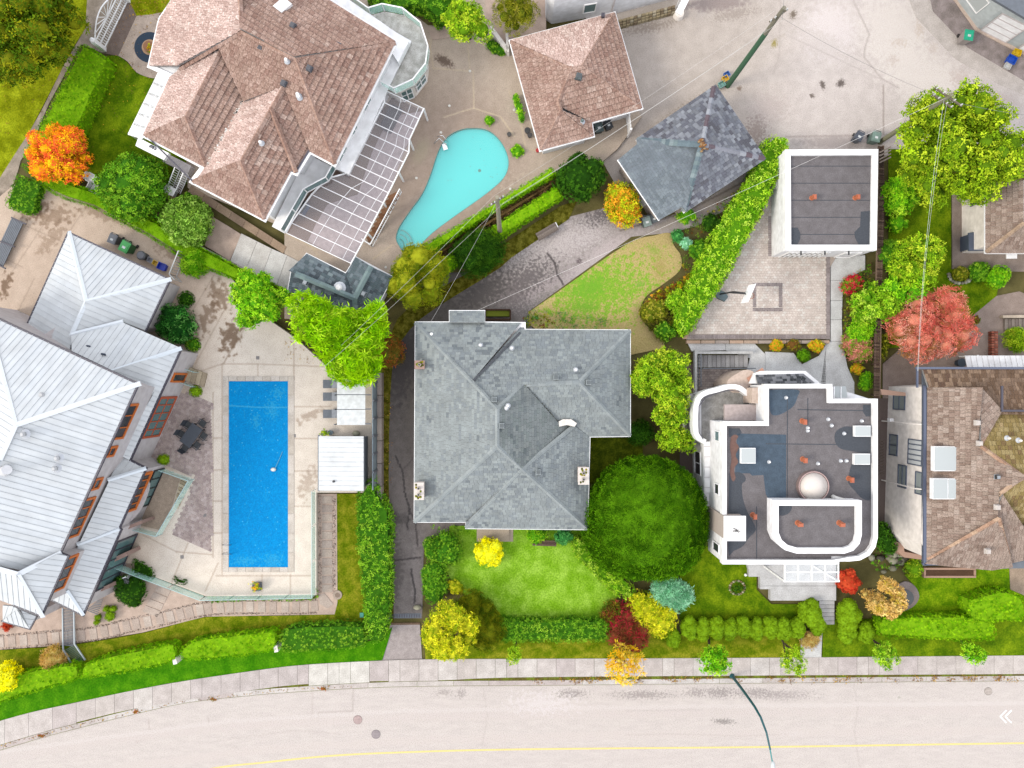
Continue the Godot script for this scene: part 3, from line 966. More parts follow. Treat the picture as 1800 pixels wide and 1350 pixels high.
	sheet("lawn", "bright mown front lawn of the grey house", curve([790, 925, 1010, 925, 1040, 985, 1085, 1035, 1078, 1062, 1062, 1092, 1000, 1096, 890, 1094, 840, 1066, 790, 1015, 786, 970, 790, 925], 4), 0.09, LM[2])
	sheet("lawn", "narrow lawn between front hedges and the sidewalk", [745, 1118, 1411, 1112, 1411, 1156.5, 900, 1158.5, 748, 1160], 0.1, LM[4])
	sheet("lawn", "green lawn strip along the sidewalk right of the white path", [1446, 1090, 2100, 1075, 2100, 1150, 1800, 1152, 1446, 1156], 0.1, LM[1])
	sheet("lawn", "dark front lawn left of the stepped terrace", [1195, 1090, 1195, 960, 1330, 960, 1330, 1036, 1356, 1062, 1445, 1062, 1445, 1092], 0.085, LM[1])
	sheet("lawn", "front lawn of the shake roofed house", curve([1590, 1010, 1700, 995, 1800, 990, 1900, 1000, 1900, 1090, 1560, 1090, 1570, 1072, 1606, 1062, 1614, 1040, 1590, 1010], 3), 0.09, LM[5])
	sheet("lawn", "vivid lawn bank between the trimmed hedges and the curving sidewalk", curve([-260, 1320, 0, 1222, 140, 1188, 310, 1160, 490, 1136, 640, 1130, 690, 1102], 3) + [672, 1160.5, 542, 1167.5, 460, 1176.5, 294, 1201.5, 128, 1235.5, 0, 1266.5, -260, 1350], 0.1, LM[3])
	sheet("lawn", "yellowed lawn strip between stepping stones and trimmed hedges", curve([-260, 1170, 0, 1143, 110, 1136, 250, 1113, 360, 1085, 460, 1083, 588, 1080], 3) + [593, 1060, 592, 868, 640, 868, 650, 1120, 490, 1140, 310, 1164, 140, 1192, 0, 1226, -260, 1322], 0.08, LM[4])
	sheet("lawn", "side lawn under the overhead wire beside the right fence", [1562, 262, 1672, 262, 1672, 473, 1742, 477, 1756, 500, 1752, 520, 1712, 553, 1665, 604, 1562, 612], 0.06, LM[1])
	sheet("moss_verge", "mossy strip between retaining wall and driveway", curve([671, 640, 671, 780, 672, 900, 676, 960, 684, 1085, 686, 1100, 692, 1100, 690, 1000, 684, 900, 684, 760, 690, 640, 705, 600, 740, 560, 800, 520, 880, 470, 900, 445, 840, 470, 720, 540, 690, 580, 671, 640], 2), 0.045, LM[6])
	sheet("moss_bed", "mossy strip below the wall of the kidney pool garden", [886, 428, 985, 362, 1015, 352, 1000, 385, 940, 425, 900, 452, 868, 470, 860, 450], 0.06, LM[6])
	sheet("grass_bed", "damp dark grass in the corner by the trimmed dome", [1037, 768, 1130, 768, 1130, 850, 1037, 850], 0.04, lawn_mat("damp", Ps(86, 100, 20), Ps(130, 138, 34), 5.0))
	# ---- left property: driveway and pool deck, one raised slab
	var pd := [-300, 300, 0, 345, 33, 318, 75, 322, 160, 347, 265, 397, 330, 452, 405, 487, 470, 560, 520, 595, 570, 640, 660, 660, 660, 866, 556, 866, 556, 1046, 362, 1048, 250, 1006, 236, 990, -300, 990]
	var joints := []
	for l in [[453, 640, 453, 668], [453, 640, 580, 645], [390, 640, 453, 640], [390, 640, 390, 1010], [516, 600, 516, 668], [516, 715, 580, 715], [516, 771, 560, 771], [516, 828, 560, 828], [516, 890, 545, 890], [374, 770, 390, 770], [374, 826, 390, 826], [374, 881, 390, 881], [374, 937, 390, 937], [374, 690, 374, 980], [330, 660, 390, 640], [392, 640, 440, 560],
		[383, 990, 360, 1040], [460, 1010, 460, 1040], [510, 1010, 510, 1045], [375, 485, 330, 560], [418, 500, 343, 640], [445, 540, 392, 640], [380, 1012, 545, 1012], [330, 955, 295, 1040], [250, 940, 310, 970, 372, 975], [100, 360, 20, 480], [160, 350, 120, 410], [0, 540, 45, 560], [60, 490, 10, 590], [120, 430, 30, 390], [0, 450, 40, 470]]:
		joints.append(["line", l, 0.5, C(168, 146, 126), 0.5, 0.3])
	for b in [[405, 590, 18, 34, 15, 0.8], [385, 520, 20, 30, -20, 0.6], [362, 560, 14, 40, 25, 0.6], [95, 380, 40, 20, -10, 0.5], [10, 500, 10, 26, 15, 0.85], [60, 370, 30, 14, -20, 0.6], [180, 375, 50, 14, 25, 0.4], [300, 440, 30, 16, 30, 0.4], [440, 860, 0.1, 0.1, 0, 0.0], [90, 420, 40, 14, -50, 0.35], [545, 730, 30, 8, -30, 0.35], [540, 850, 14, 30, 20, 0.3]]:
		joints.append(["blob", b[0], b[1], b[2], b[3], b[4], C(128, 100, 76), b[5], 1.1, 4.0])
	tex = paint([-100, 300, 680, 1060], 1.6, func(uu, vv):
		var k: float = nz.get_noise_2d(uu * 2.0, vv * 2.0) * 12.0 + nz.get_noise_2d(uu * 11.0, vv * 11.0) * 6.0
		var w: float = clampf((uu - 330.0 + (vv - 560.0) * 0.3) / 90.0, 0.0, 1.0)
		return C(lerpf(222, 250, w) + k, lerpf(199, 237, w) + k, lerpf(178, 222, w) + k), joints)
	var deck := sheet("terrace", "raised beige concrete deck and driveway around the covered pool", pd, 0.6, painted("deck_wear", tex), [-100, 300, 680, 1060])
	var bc := [P(216, 198, 192), P(206, 187, 181), P(224, 208, 202), P(196, 178, 174)]
	pavers(deck, [318, 688, 350, 698, 373, 710, 373, 974, 302, 940, 340, 848, 345, 838, 268, 812, 262, 795], 0.601, 0.24, 0.24, 0.42, bc)
	# pool coping and cover
	var cop := thing("pool", "rectangular swimming pool under a bright blue cover", "swimming pool", g(454, 834, 0.6))
	var cc := [P(238, 228, 216), P(232, 221, 208), P(242, 233, 222)]
	for k in 10:
		slab4(cop, "coping_stone", [391.5, 661 + k * 34.5, 402, 661 + k * 34.5, 402, 695.5 + k * 34.5, 391.5, 695.5 + k * 34.5], 0.64, cc[k % 3], mats["slab"], 0.6)
		slab4(cop, "coping_stone", [506, 661 + k * 34.5, 517, 661 + k * 34.5, 517, 695.5 + k * 34.5, 506, 695.5 + k * 34.5], 0.64, cc[(k + 1) % 3], mats["slab"], 0.6)
	for k in 7:
		var uu := 402.0 + k * 14.857
		slab4(cop, "coping_stone", [uu, 661, uu + 14.8, 661, uu + 14.8, 670, uu, 670], 0.64, cc[k % 3], mats["slab"], 0.6)
		slab4(cop, "coping_stone", [uu, 997, uu + 14.8, 997, uu + 14.8, 1006, uu, 1006], 0.64, cc[(k + 2) % 3], mats["slab"], 0.6)
	var wr := []
	for k in 46: wr.append(["line", [rr(403, 500), rr(672, 995), 0, 0], 0.6, C(90, 190, 240), rr(0.08, 0.3), 1.0])
	for x in wr:
		x[1][2] = x[1][0] + rr(-6, 14)
		x[1][3] = x[1][1] + rr(-22, 22)
	for k in 120: wr.append(["blob", rr(403, 505), rr(672, 996), rr(0.6, 1.5), rr(0.6, 1.5), 0, C(150, 220, 250), 0.7, 0.2, 9.0])
	for b in [[480, 985, 20, 14], [490, 690, 14, 10], [430, 985, 26, 8], [450, 740, 8, 14], [478, 720, 12, 20]]: wr.append(["blob", b[0], b[1], b[2], b[3], 0, C(90, 190, 235), 0.5, 1.4, 9.0])
	wr.append(["line", [402, 713, 456, 716, 506, 716], 1.2, C(70, 185, 240), 0.7, 0.5])
	tex = paint([402, 670, 506, 997], 0.8, func(uu, vv):
		var k: float = nz.get_noise_2d(uu * 4.0, vv * 4.0) * 10.0 + nz.get_noise_2d(uu * 20.0, vv * 20.0) * 4.0
		return C(0, 160 + k, 236 + k), wr)
	var cv := MB.new()
	var kk := (H - 0.625) / H / PPM
	cv.uvf = func(p: Vector3) -> Vector2: return Vector2((p.x / kk + 900.0 - 402.0) / 104.0, (p.z / kk + 675.0 - 670.0) / 327.0)
	cv.smooth = false
	for i in 26:
		for j in 80:
			var q := []
			for t in [[0, 0], [1, 0], [1, 1], [0, 1]]:
				var uu: float = 402.2 + (i + t[0]) * 4.0
				var vv: float = 670.2 + (j + t[1]) * 4.085
				q.append(g(uu, vv, 0.625 + 0.02 * nz.get_noise_2d(uu * 7.0, vv * 7.0)))
			cv.quad(q[3], q[2], q[1], q[0])
	var cm := painted("cover_blue", tex, 0.5)
	cm.metallic_specular = 0.15
	put("pool_cover", cv, cm, cop)
	# ---- lower gravel yard with stepping stones
	var gravel := mk("gravel", Ps(228, 204, 188), 0.95, "speck", 3.0, "soft", 5.0)
	sheet("gravel_yard", "pinkish gravel yard below the pool deck", curve([-260, 980, 240, 984, 252, 1008, 362, 1052, 556, 1052, 558, 868, 592, 868, 593, 1060, 588, 1080, 460, 1082, 360, 1084, 250, 1112, 110, 1134, 0, 1142, -260, 1168], 1), 0.09, gravel)
	var sp := thing("stepping_stones", "row of square stepping stones curving through the gravel yard", "", g(300, 1090))
	sp.set_meta("kind", "structure")
	var line := curve([-60, 1133, 0, 1129, 60, 1124, 105, 1120, 150, 1116, 190, 1109, 230, 1099, 290, 1086, 340, 1074, 372, 1069, 420, 1067, 460, 1067, 520, 1067, 556, 1065], 6)
	var acc := 0.0
	for k in range(0, line.size() - 2, 2):
		var a := Vector2(line[k], line[k + 1])
		var b := Vector2(line[k + 2], line[k + 3])
		acc += a.distance_to(b)
		if acc < 14.6: continue
		acc = 0.0
		var d := (b - a).normalized()
		var e := Vector2(-d.y, d.x)
		var q := []
		for t in [[-6.6, -9.5], [6.6, -9.5], [6.6, 9.5], [-6.6, 9.5]]:
			var p: Vector2 = b + d * t[0] + e * t[1]
			q.append_array([p.x, p.y])
		slab4(sp, "stepping_stone", q, 0.125, [P(226, 208, 194), P(218, 199, 186), P(232, 215, 202)][rng.randi() % 3], mats["slab"])
	for k in 11: slab4(sp, "stepping_stone", [566, 872 + k * 15.6, 584, 872 + k * 15.6, 584, 885.4 + k * 15.6, 566, 885.4 + k * 15.6], 0.125, [P(216, 200, 186), P(208, 192, 180)][k % 2], mats["slab"])
	slab4(sp, "stepping_stone", [560, 1046, 570, 1042, 586, 1062, 576, 1070, 562, 1062], 0.125, P(220, 203, 190), mats["slab"])
	for k in 4: slab4(sp, "stepping_stone", [277 - k * 7, 1028 + k * 12, 300 - k * 6, 1038 + k * 12, 295 - k * 6, 1049 + k * 12, 271 - k * 7, 1039 + k * 12], 0.125, P(224, 206, 192), mats["slab"])
	var pb := MB.new()
	for k in 2600:
		var t := rr(0, 1)
		var p: Vector2
		if rng.randf() < 0.72:
			var i := (rng.randi() % (line.size() / 2 - 1)) * 2
			var a := Vector2(line[i], line[i + 1])
			var b := Vector2(line[i + 2], line[i + 3])
			p = a.lerp(b, t) + Vector2(-(b - a).y, (b - a).x).normalized() * (11.5 + rr(-1.6, 1.6)) * (1.0 if rng.randf() < 0.5 else -1.0)
		else: p = Vector2([rr(559, 565), rr(585, 590)][rng.randi() % 2], rr(870, 1045))
		pb.col = [P(200, 180, 165), P(160, 140, 128), P(235, 220, 210), P(125, 110, 100)][rng.randi() % 4]
		var s := rr(0.025, 0.06)
		pb.box(g(p.x, p.y, 0.1), Vector3(s, s * 0.8, s), rr(0, 3))
	stuff(put("pebbles", pb, mats["slab"], sp))
	# ---- garden of the kidney pool
	var pool := curve([697, 425, 696, 415, 702, 398, 720, 371, 742, 340, 757, 305, 770, 266, 785, 242, 806, 229, 830, 225, 858, 229, 880, 248, 893, 275, 893, 297, 884, 315, 866, 332, 840, 352, 800, 380, 760, 410, 732, 438, 722, 443, 708, 441, 697, 425], 5)
	pool.resize(pool.size() - 2)
	var ring := pts(pool, 0.3)
	var outer := pts([500, 560, 500, 400, 330, 330, 320, 120, 640, -40, 800, -60, 900, 40, 940, 60, 1040, 150, 1120, 190, 1128, 205, 1085, 262, 1040, 300, 985, 300, 700, 470, 680, 500, 640, 560], 0.3)
	var yard := PackedVector2Array()   # outline with the pool cut out of it
	var oi := 0
	var pi_ := 0
	var bd := 1e9
	for i in outer.size():
		for j in ring.size():
			if outer[i].distance_to(ring[j]) < bd:
				bd = outer[i].distance_to(ring[j])
				oi = i
				pi_ = j
	var ccw := Geometry2D.is_polygon_clockwise(outer) == Geometry2D.is_polygon_clockwise(ring)
	for i in outer.size() + 1: yard.push_back(outer[(oi + i) % outer.size()])
	for j in ring.size() + 1: yard.push_back(ring[posmod(pi_ + (-j if ccw else j), ring.size())] + (Vector2(0.001, 0.001) if j == ring.size() else Vector2.ZERO))
	var ops := []
	for l in [[755, 75, 762, 120, 832, 125, 833, 190], [833, 190, 880, 205, 905, 240], [833, 190, 815, 195, 780, 206], [760, 60, 755, 90], [895, 160, 912, 200, 925, 262], [822, 70, 826, 125], [930, 262, 948, 265], [655, 455, 690, 430], [480, 395, 500, 410, 560, 440], [545, 430, 560, 450]]:
		ops.append(["line", l, 0.8, C(226, 206, 176), 0.8, 0.5])
	ops.append(["blob", 781, 107, 22, 9, 30, C(112, 92, 78), 0.85, 0.6, 10.0])
	ops.append(["blob", 740, 265, 16, 30, 25, C(190, 176, 150), 0.7, 0.3, 10.0])
	ops.append(["blob", 940, 330, 60, 30, 0, C(214, 196, 176), 0.6, 0.9, 5.0])
	ops.append(["blob", 1010, 262, 60, 40, 0, C(206, 190, 168), 0.7, 0.6, 5.0])
	tex = paint([320, -60, 1130, 560], 1.5, func(uu, vv):
		var k: float = nz.get_noise_2d(uu * 3.0, vv * 3.0) * 11.0 + nz.get_noise_2d(uu * 17.0, vv * 17.0) * 12.0
		var dpool: float = Vector2(uu - 800.0, (vv - 320.0) * 0.75).length()
		var w: float = clampf((dpool - 95.0) / 60.0, 0.0, 1.0)
		return C(lerpf(184, 214, w) + k, lerpf(163, 195, w) + k, lerpf(146, 176, w) + k), ops)
	var ym2 := MB.new()
	var ky := (H - 0.3) / H / PPM
	ym2.uvf = func(p: Vector3) -> Vector2: return Vector2((p.x / ky + 900.0 - 320.0) / 810.0, (p.z / ky + 675.0 + 60.0) / 620.0)
	ym2.flat(yard, 0.3)
	ym2.sides(outer, -0.05, 0.3)
	ym2.sides(ring, 0.0, 0.3)
	tag(put("pool_patio", ym2, painted("aggregate", tex)), "tan aggregate patio around the kidney shaped pool", "", "", "structure")
	var kp := thing("kidney_pool", "kidney shaped turquoise swimming pool with curved steps", "swimming pool", g(800, 320))
	var bm2 := MB.new()
	bm2.flat(Geometry2D.offset_polygon(ring, 0.05)[0], 0.012)
	put("pool_floor", bm2, mk("pool_paint", Ps(88, 228, 226, 2.3), 0.7), kp)
	var db := MB.new()
	for k in 26:
		db.col = P(70, 110, 90)
		var q := [rr(760, 880), rr(240, 340)]
		db.box(g(q[0], q[1], 0.02), Vector3(rr(0.04, 0.1), 0.01, rr(0.03, 0.07)), rr(0, 3))
	db.disc(g(843, 300, 0.012), 0.13, 0.13, 0.0, 0.01, 14)
	stuff(put("pool_debris", db, mats["paint"], kp))
	var rim := MB.new()
	for j in ring.size():
		var a := ring[j]
		var b := ring[(j + 1) % ring.size()]
		rim.bar(Vector3(a.x, 0.27, a.y), Vector3(b.x, 0.27, b.y), 0.06, 0.05)
	put("tile_rim", rim, mk("rim_teal", Ps(70, 140, 135), 0.4), kp)
	for k in 3:
		var st := MB.new()
		var last := Vector3.ZERO
		for j in 13:
			var a := deg_to_rad(-82 + j * 14.0)
			var p := g(701 + cos(a) * (9 + k * 7.5), 431 + sin(a) * (11 + k * 8.0), 0.2 - 0.05 * k)
			if j > 0: st.bar(last, p, 0.09, 0.05)
			last = p
		put("pool_step", st, mats["rim_teal"], kp)
	var wm := MB.new()
	wm.flat(Geometry2D.offset_polygon(ring, 0.02)[0], 0.2)
	put("water", wm, glass("pool_water", Color(0.55, 0.95, 0.93), 0.1, 0.02), kp)
	# ---- paved court of the white house
	var court := [1338, 372, 1362, 300, 1470, 300, 1470, 452, 1459, 470, 1459, 596, 1207, 597, 1214, 570, 1236, 520, 1262, 500]
	var cs := sheet("court", "pale paved court beside the flat garage", court, 0.2, mk("court_bed", Ps(205, 190, 178), 0.95, "fine", 3.0, "soft", 6.0))
	var pc := [P(253, 240, 229), P(248, 234, 223), P(244, 230, 220), P(255, 246, 237), P(240, 226, 215)]
	pavers(cs, [1340, 376, 1364, 300, 1452, 300, 1452, 588, 1222, 588, 1226, 572, 1244, 524, 1270, 500], 0.2, 0.25, 0.2, 0.0, pc)
	var bandc := [P(178, 166, 164), P(170, 158, 156), P(186, 174, 172)]
	pavers(cs, [1452, 300, 1459, 300, 1459, 596, 1452, 596], 0.205, 0.32, 0.16, 0.0, bandc, 0.0, "border_pavers")
	pavers(cs, [1213, 588, 1452, 588, 1452, 596, 1208, 596], 0.205, 0.16, 0.34, 0.0, bandc, 0.0, "border_pavers")
	pavers(cs, [1350, 380, 1357, 380, 1357, 452, 1350, 452], 0.205, 0.32, 0.16, 0.0, bandc, 0.0, "border_pavers")
	for q in [[1323, 497, 1375, 497, 1375, 503, 1323, 503], [1323, 541, 1375, 541, 1375, 547, 1323, 547], [1323, 503, 1329, 503, 1329, 541, 1323, 541], [1369, 503, 1375, 503, 1375, 541, 1369, 541]]:
		pavers(cs, q, 0.225, 0.14, 0.14, 0.0, bandc, 0.0, "border_pavers")
	# ledge of tan blocks along the foot of the court
	var lg := thing("court_edging", "low row of tan stone blocks edging the paved court", "edging", g(1330, 600))
	for k in 10: slab4(lg, "edging_block", [1207 + k * 25.2, 598, 1231.5 + k * 25.2, 598, 1231.5 + k * 25.2, 604, 1207 + k * 25.2, 604], 0.35, [P(222, 190, 166), P(212, 186, 164), P(196, 180, 168)][k % 3], mats["slab"])
	for k in 6: slab4(lg, "edging_block", [1200 + k * 7.5, 596 - k * 15.5, 1207 + k * 7.5, 596 - k * 15.5, 1214 + k * 7.5, 581 - k * 15.5, 1207 + k * 7.5, 581 - k * 15.5], 0.34, [P(214, 180, 158), P(190, 168, 150)][k % 2], mats["slab"])
	var wk := thing("walkway", "pale concrete walkway between paved court and white house", "", g(1440, 640))
	wk.set_meta("kind", "structure")
	var qs := [[1460, 455, 1521, 448, 1521, 474, 1483, 493, 1460, 493], [1460, 493, 1483, 493, 1481, 528, 1460, 528], [1460, 528, 1481, 528, 1480, 562, 1460, 562], [1460, 562, 1480, 562, 1481, 600, 1460, 600], [1460, 600, 1481, 600, 1490, 645, 1502, 672, 1502, 700, 1440, 700, 1452, 603], [1345, 618, 1395, 620, 1410, 640, 1440, 625, 1452, 604, 1452, 700, 1345, 700], [1208, 602, 1275, 602, 1275, 616, 1216, 618], [1275, 602, 1325, 602, 1345, 622, 1345, 700, 1300, 700, 1318, 630, 1275, 616]]
	for q in qs: slab4(wk, "paving_slab", q, 0.15, [P(240, 240, 238), P(235, 236, 235), P(245, 244, 242)][rng.randi() % 3], mats["slab"])
	var tr := thing("front_terrace", "pale stepped concrete terrace before the white house", "", g(1400, 1030))
	tr.set_meta("kind", "structure")
	for q in [[1310, 980, 1470, 980, 1470, 1030, 1336, 1030, 1336, 1014, 1316, 1014, 1316, 1002], [1336, 1030, 1470, 1030, 1470, 1056, 1354, 1056, 1354, 1036, 1336, 1036]]:
		slab4(tr, "paving_slab", q, 0.5, P(232, 231, 230), mats["slab"])
	for k in 6: slab4(tr, "step", [1440, 1056 + k * 7, 1467, 1056 + k * 7, 1467, 1063 + k * 7, 1440, 1063 + k * 7], 0.44 - 0.055 * k, [P(224, 222, 220), P(216, 213, 211)][k % 2], mats["slab"])
	slab4(tr, "paving_slab", [1409, 1112, 1446, 1108, 1444, 1156, 1406, 1156], 0.125, P(236, 235, 232), mats["slab"])
	# ---- right yards
	sheet("side_yard", "brown aggregate yard around the far right house", [1674, 332, 1720, 332, 1720, 445, 1900, 445, 1900, 480, 1740, 476, 1674, 473], 0.08, mk("yard_brown", Ps(172, 156, 146), 0.95, "speck", 4.0, "soft", 5.0))
	sheet("yard", "brown paved yard beneath the pink maple", [1552, 640, 1590, 606, 1665, 604, 1712, 553, 1752, 520, 1792, 512, 1900, 560, 1900, 700, 1552, 700], 0.07, mk("yard_mid", Ps(176, 158, 148), 0.95, "speck", 4.0, "soft", 5.0))
	sheet("side_alley", "narrow dark alley between white house and shake roofed house", [1543, 700, 1566, 700, 1560, 960, 1543, 960], 0.05, mk("alley", Ps(120, 106, 100), 0.95, "speck", 3.0))
	sheet("side_path", "narrow dark path along the white house wall", [1195, 640, 1222, 640, 1222, 960, 1195, 960], 0.03, mats["alley"])
	sheet("front_path", "tan paved path at the right edge", [1774, 985, 1900, 985, 1900, 1090, 1776, 1036], 0.12, mk("tan_path", Ps(196, 174, 152), 0.95, "fine", 3.0, "soft", 4.0))

func box_part(parent: Node3D, called: String, u: float, v: float, h: float, size: Vector3, yaw: float, mat: Material, col := Color.WHITE) -> MeshInstance3D:
	var m := MB.new()
	m.col = col
	m.box(g(u, v, h) + Vector3(0, size.y * 0.5, 0), size, yaw)
	return put(called, m, mat, parent)
func pipe_vent(parent: Node3D, u: float, v: float, h: float, r := 0.07, tall := 0.4, col := Color(0.8, 0.8, 0.8)) -> void:
	var m := MB.new()
	m.col = Color(0.35, 0.37, 0.4)
	var o := g(u, v, h)
	m.disc(o, r * 2.4, r * 1.2, 0.0, 0.12, 12)
	m.col = col
	m.disc(o, r, r, 0.1, tall, 12)
	m.disc(o, r * 1.3, r * 0.7, tall - 0.06, tall + 0.05, 12)
	put("vent_pipe", m, mats["paint"], parent)
func box_vent(parent: Node3D, u: float, v: float, h: float, s: float, yaw: float, col: Color, lip := Color(0.2, 0.22, 0.24)) -> void:
	var m := MB.new()
	m.col = lip
	m.box(g(u, v, h) + Vector3(0, 0.08, 0), Vector3(s * 1.25, 0.05, s * 1.25), yaw)
	m.col = col
	m.box(g(u, v, h) + Vector3(0, 0.2, 0), Vector3(s, 0.22, s), yaw)
	m.col = lip
	m.box(g(u, v, h) + Vector3(0, 0.33, 0), Vector3(s * 0.8, 0.04, s * 0.8), yaw)
	put("roof_vent", m, mats["paint"], parent)
func skylight(parent: Node3D, q: Array, h: float, nx: int, pane: Material, called := "skylight", up := 0.28) -> void:
	var p := pts(q, h)
	var f := MB.new()
	var a := Vector3(p[0].x, h, p[0].y)
	var b := Vector3(p[1].x, h, p[1].y)
	var d := Vector3(p[3].x, h, p[3].y)
	var x := (b - a)
	var z := (d - a)
	var c := a + x * 0.5 + z * 0.5
	f.obox(c + Vector3(0, up * 0.5, 0), x * 0.5, Vector3(0, up * 0.5, 0), z * 0.5)
	var o := put(called, f, mats["white"], parent)
	for k in nx:
		var m := MB.new()
		var w := x / nx
		m.obox(a + w * (k + 0.5) + z * 0.5 + Vector3(0, up + 0.02, 0), w * 0.5 - x.normalized() * 0.04, Vector3(0, 0.02, 0), z * 0.5 - z.normalized() * 0.05)
		put("pane", m, pane, o)
func chimney(parent: Node3D, u: float, v: float, base: float, size: Vector3, yaw: float, mat: Material, pots: int, moss := true) -> void:
	var m := MB.new()
	m.box(g(u, v, base) + Vector3(0, size.y * 0.5, 0), size, yaw)
	m.box(g(u, v, base) + Vector3(0, size.y + 0.05, 0), Vector3(size.x + 0.12, 0.1, size.z + 0.12), yaw)
	var o := put("chimney", m, mat, parent)
	for k in pots:
		var c := MB.new()
		c.col = P(200, 190, 180)
		var t := (k + 0.5) / pots - 0.5
		var at := g(u, v, base) + Vector3(0, size.y + 0.1, 0) + Basis(Vector3.UP, yaw) * Vector3(0, 0, t * size.z * 0.8)
		c.disc(at, 0.13, 0.11, 0.0, 0.22, 10)
		c.col = P(40, 40, 40)
		c.disc(at, 0.08, 0.08, 0.2, 0.225, 10)
		put("flue", c, mats["paint"], o)
	if moss:
		var c := MB.new()
		for k in 9:
			c.col = [P(150, 150, 40), P(110, 110, 40), P(190, 170, 60)][k % 3]
			var at := g(u, v, base) + Vector3(0, size.y + 0.1, 0) + Basis(Vector3.UP, yaw) * Vector3(rr(-0.4, 0.4) * size.x, 0, rr(-0.45, 0.45) * size.z)
			c.blob(at, Vector3(0.09, 0.05, 0.1), noise, 0.4, 1.0, 8)
		put("moss", c, mats["leaf_core"], o)
func posts_rail(parent: Node3D, a: Array, h: float, tall: float, mat: Material, pane: Material, step := 1.2, rail := 0.06, called := "rail_panel", post := 0.06) -> void:  # glass balustrade along marks
	for k in range(0, a.size() - 2, 2):
		var x := g(a[k], a[k + 1], h)
		var y := g(a[k + 2], a[k + 3], h)
		var n := maxi(1, int(round(x.distance_to(y) / step)))
		for i in n:
			var p := x.lerp(y, float(i) / n)
			var q := x.lerp(y, float(i + 1) / n)
			var f := MB.new()
			f.bar(p + Vector3.UP * tall, q + Vector3.UP * tall, rail, rail * 0.8)
			f.box(p + Vector3.UP * tall * 0.5, Vector3(post, tall - 0.02, post))
			f.box(q + Vector3.UP * tall * 0.5 + Vector3(0.001, 0, 0.001), Vector3(post, tall - 0.03, post))
			var o := put(called, f, mat, parent)
			var m := MB.new()
			var d := (q - p) * 0.5
			m.obox((p + q) * 0.5 + Vector3.UP * (tall * 0.5 + 0.03), d * 0.94, Vector3.UP * (tall * 0.5 - 0.08), d.cross(Vector3.UP).normalized() * 0.008)
			put("pane", m, pane, o)
func railing(parent: Node3D, a: Vector3, b: Vector3, tall: float, mat: Material, gap := 0.14, called := "railing") -> void:  # top and bottom rail with thin balusters
	var m := MB.new()
	var up := Vector3.UP
	m.bar(a + up * tall, b + up * tall, 0.07, 0.05)
	m.bar(a + up * 0.1, b + up * 0.1, 0.05, 0.04)
	var n := maxi(2, int(a.distance_to(b) / gap))
	for k in n + 1: m.box(a.lerp(b, float(k) / n) + up * (tall * 0.5), Vector3(0.035, tall, 0.035))
	put(called, m, mat, parent)

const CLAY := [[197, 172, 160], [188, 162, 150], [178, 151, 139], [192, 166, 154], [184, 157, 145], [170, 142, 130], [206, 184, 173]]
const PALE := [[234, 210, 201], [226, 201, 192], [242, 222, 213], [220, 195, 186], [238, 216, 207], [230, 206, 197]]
func palette(a: Array) -> Array:
	var r := []
	for c in a: r.append(P(c[0], c[1], c[2], GAIN * 0.72))
	return r

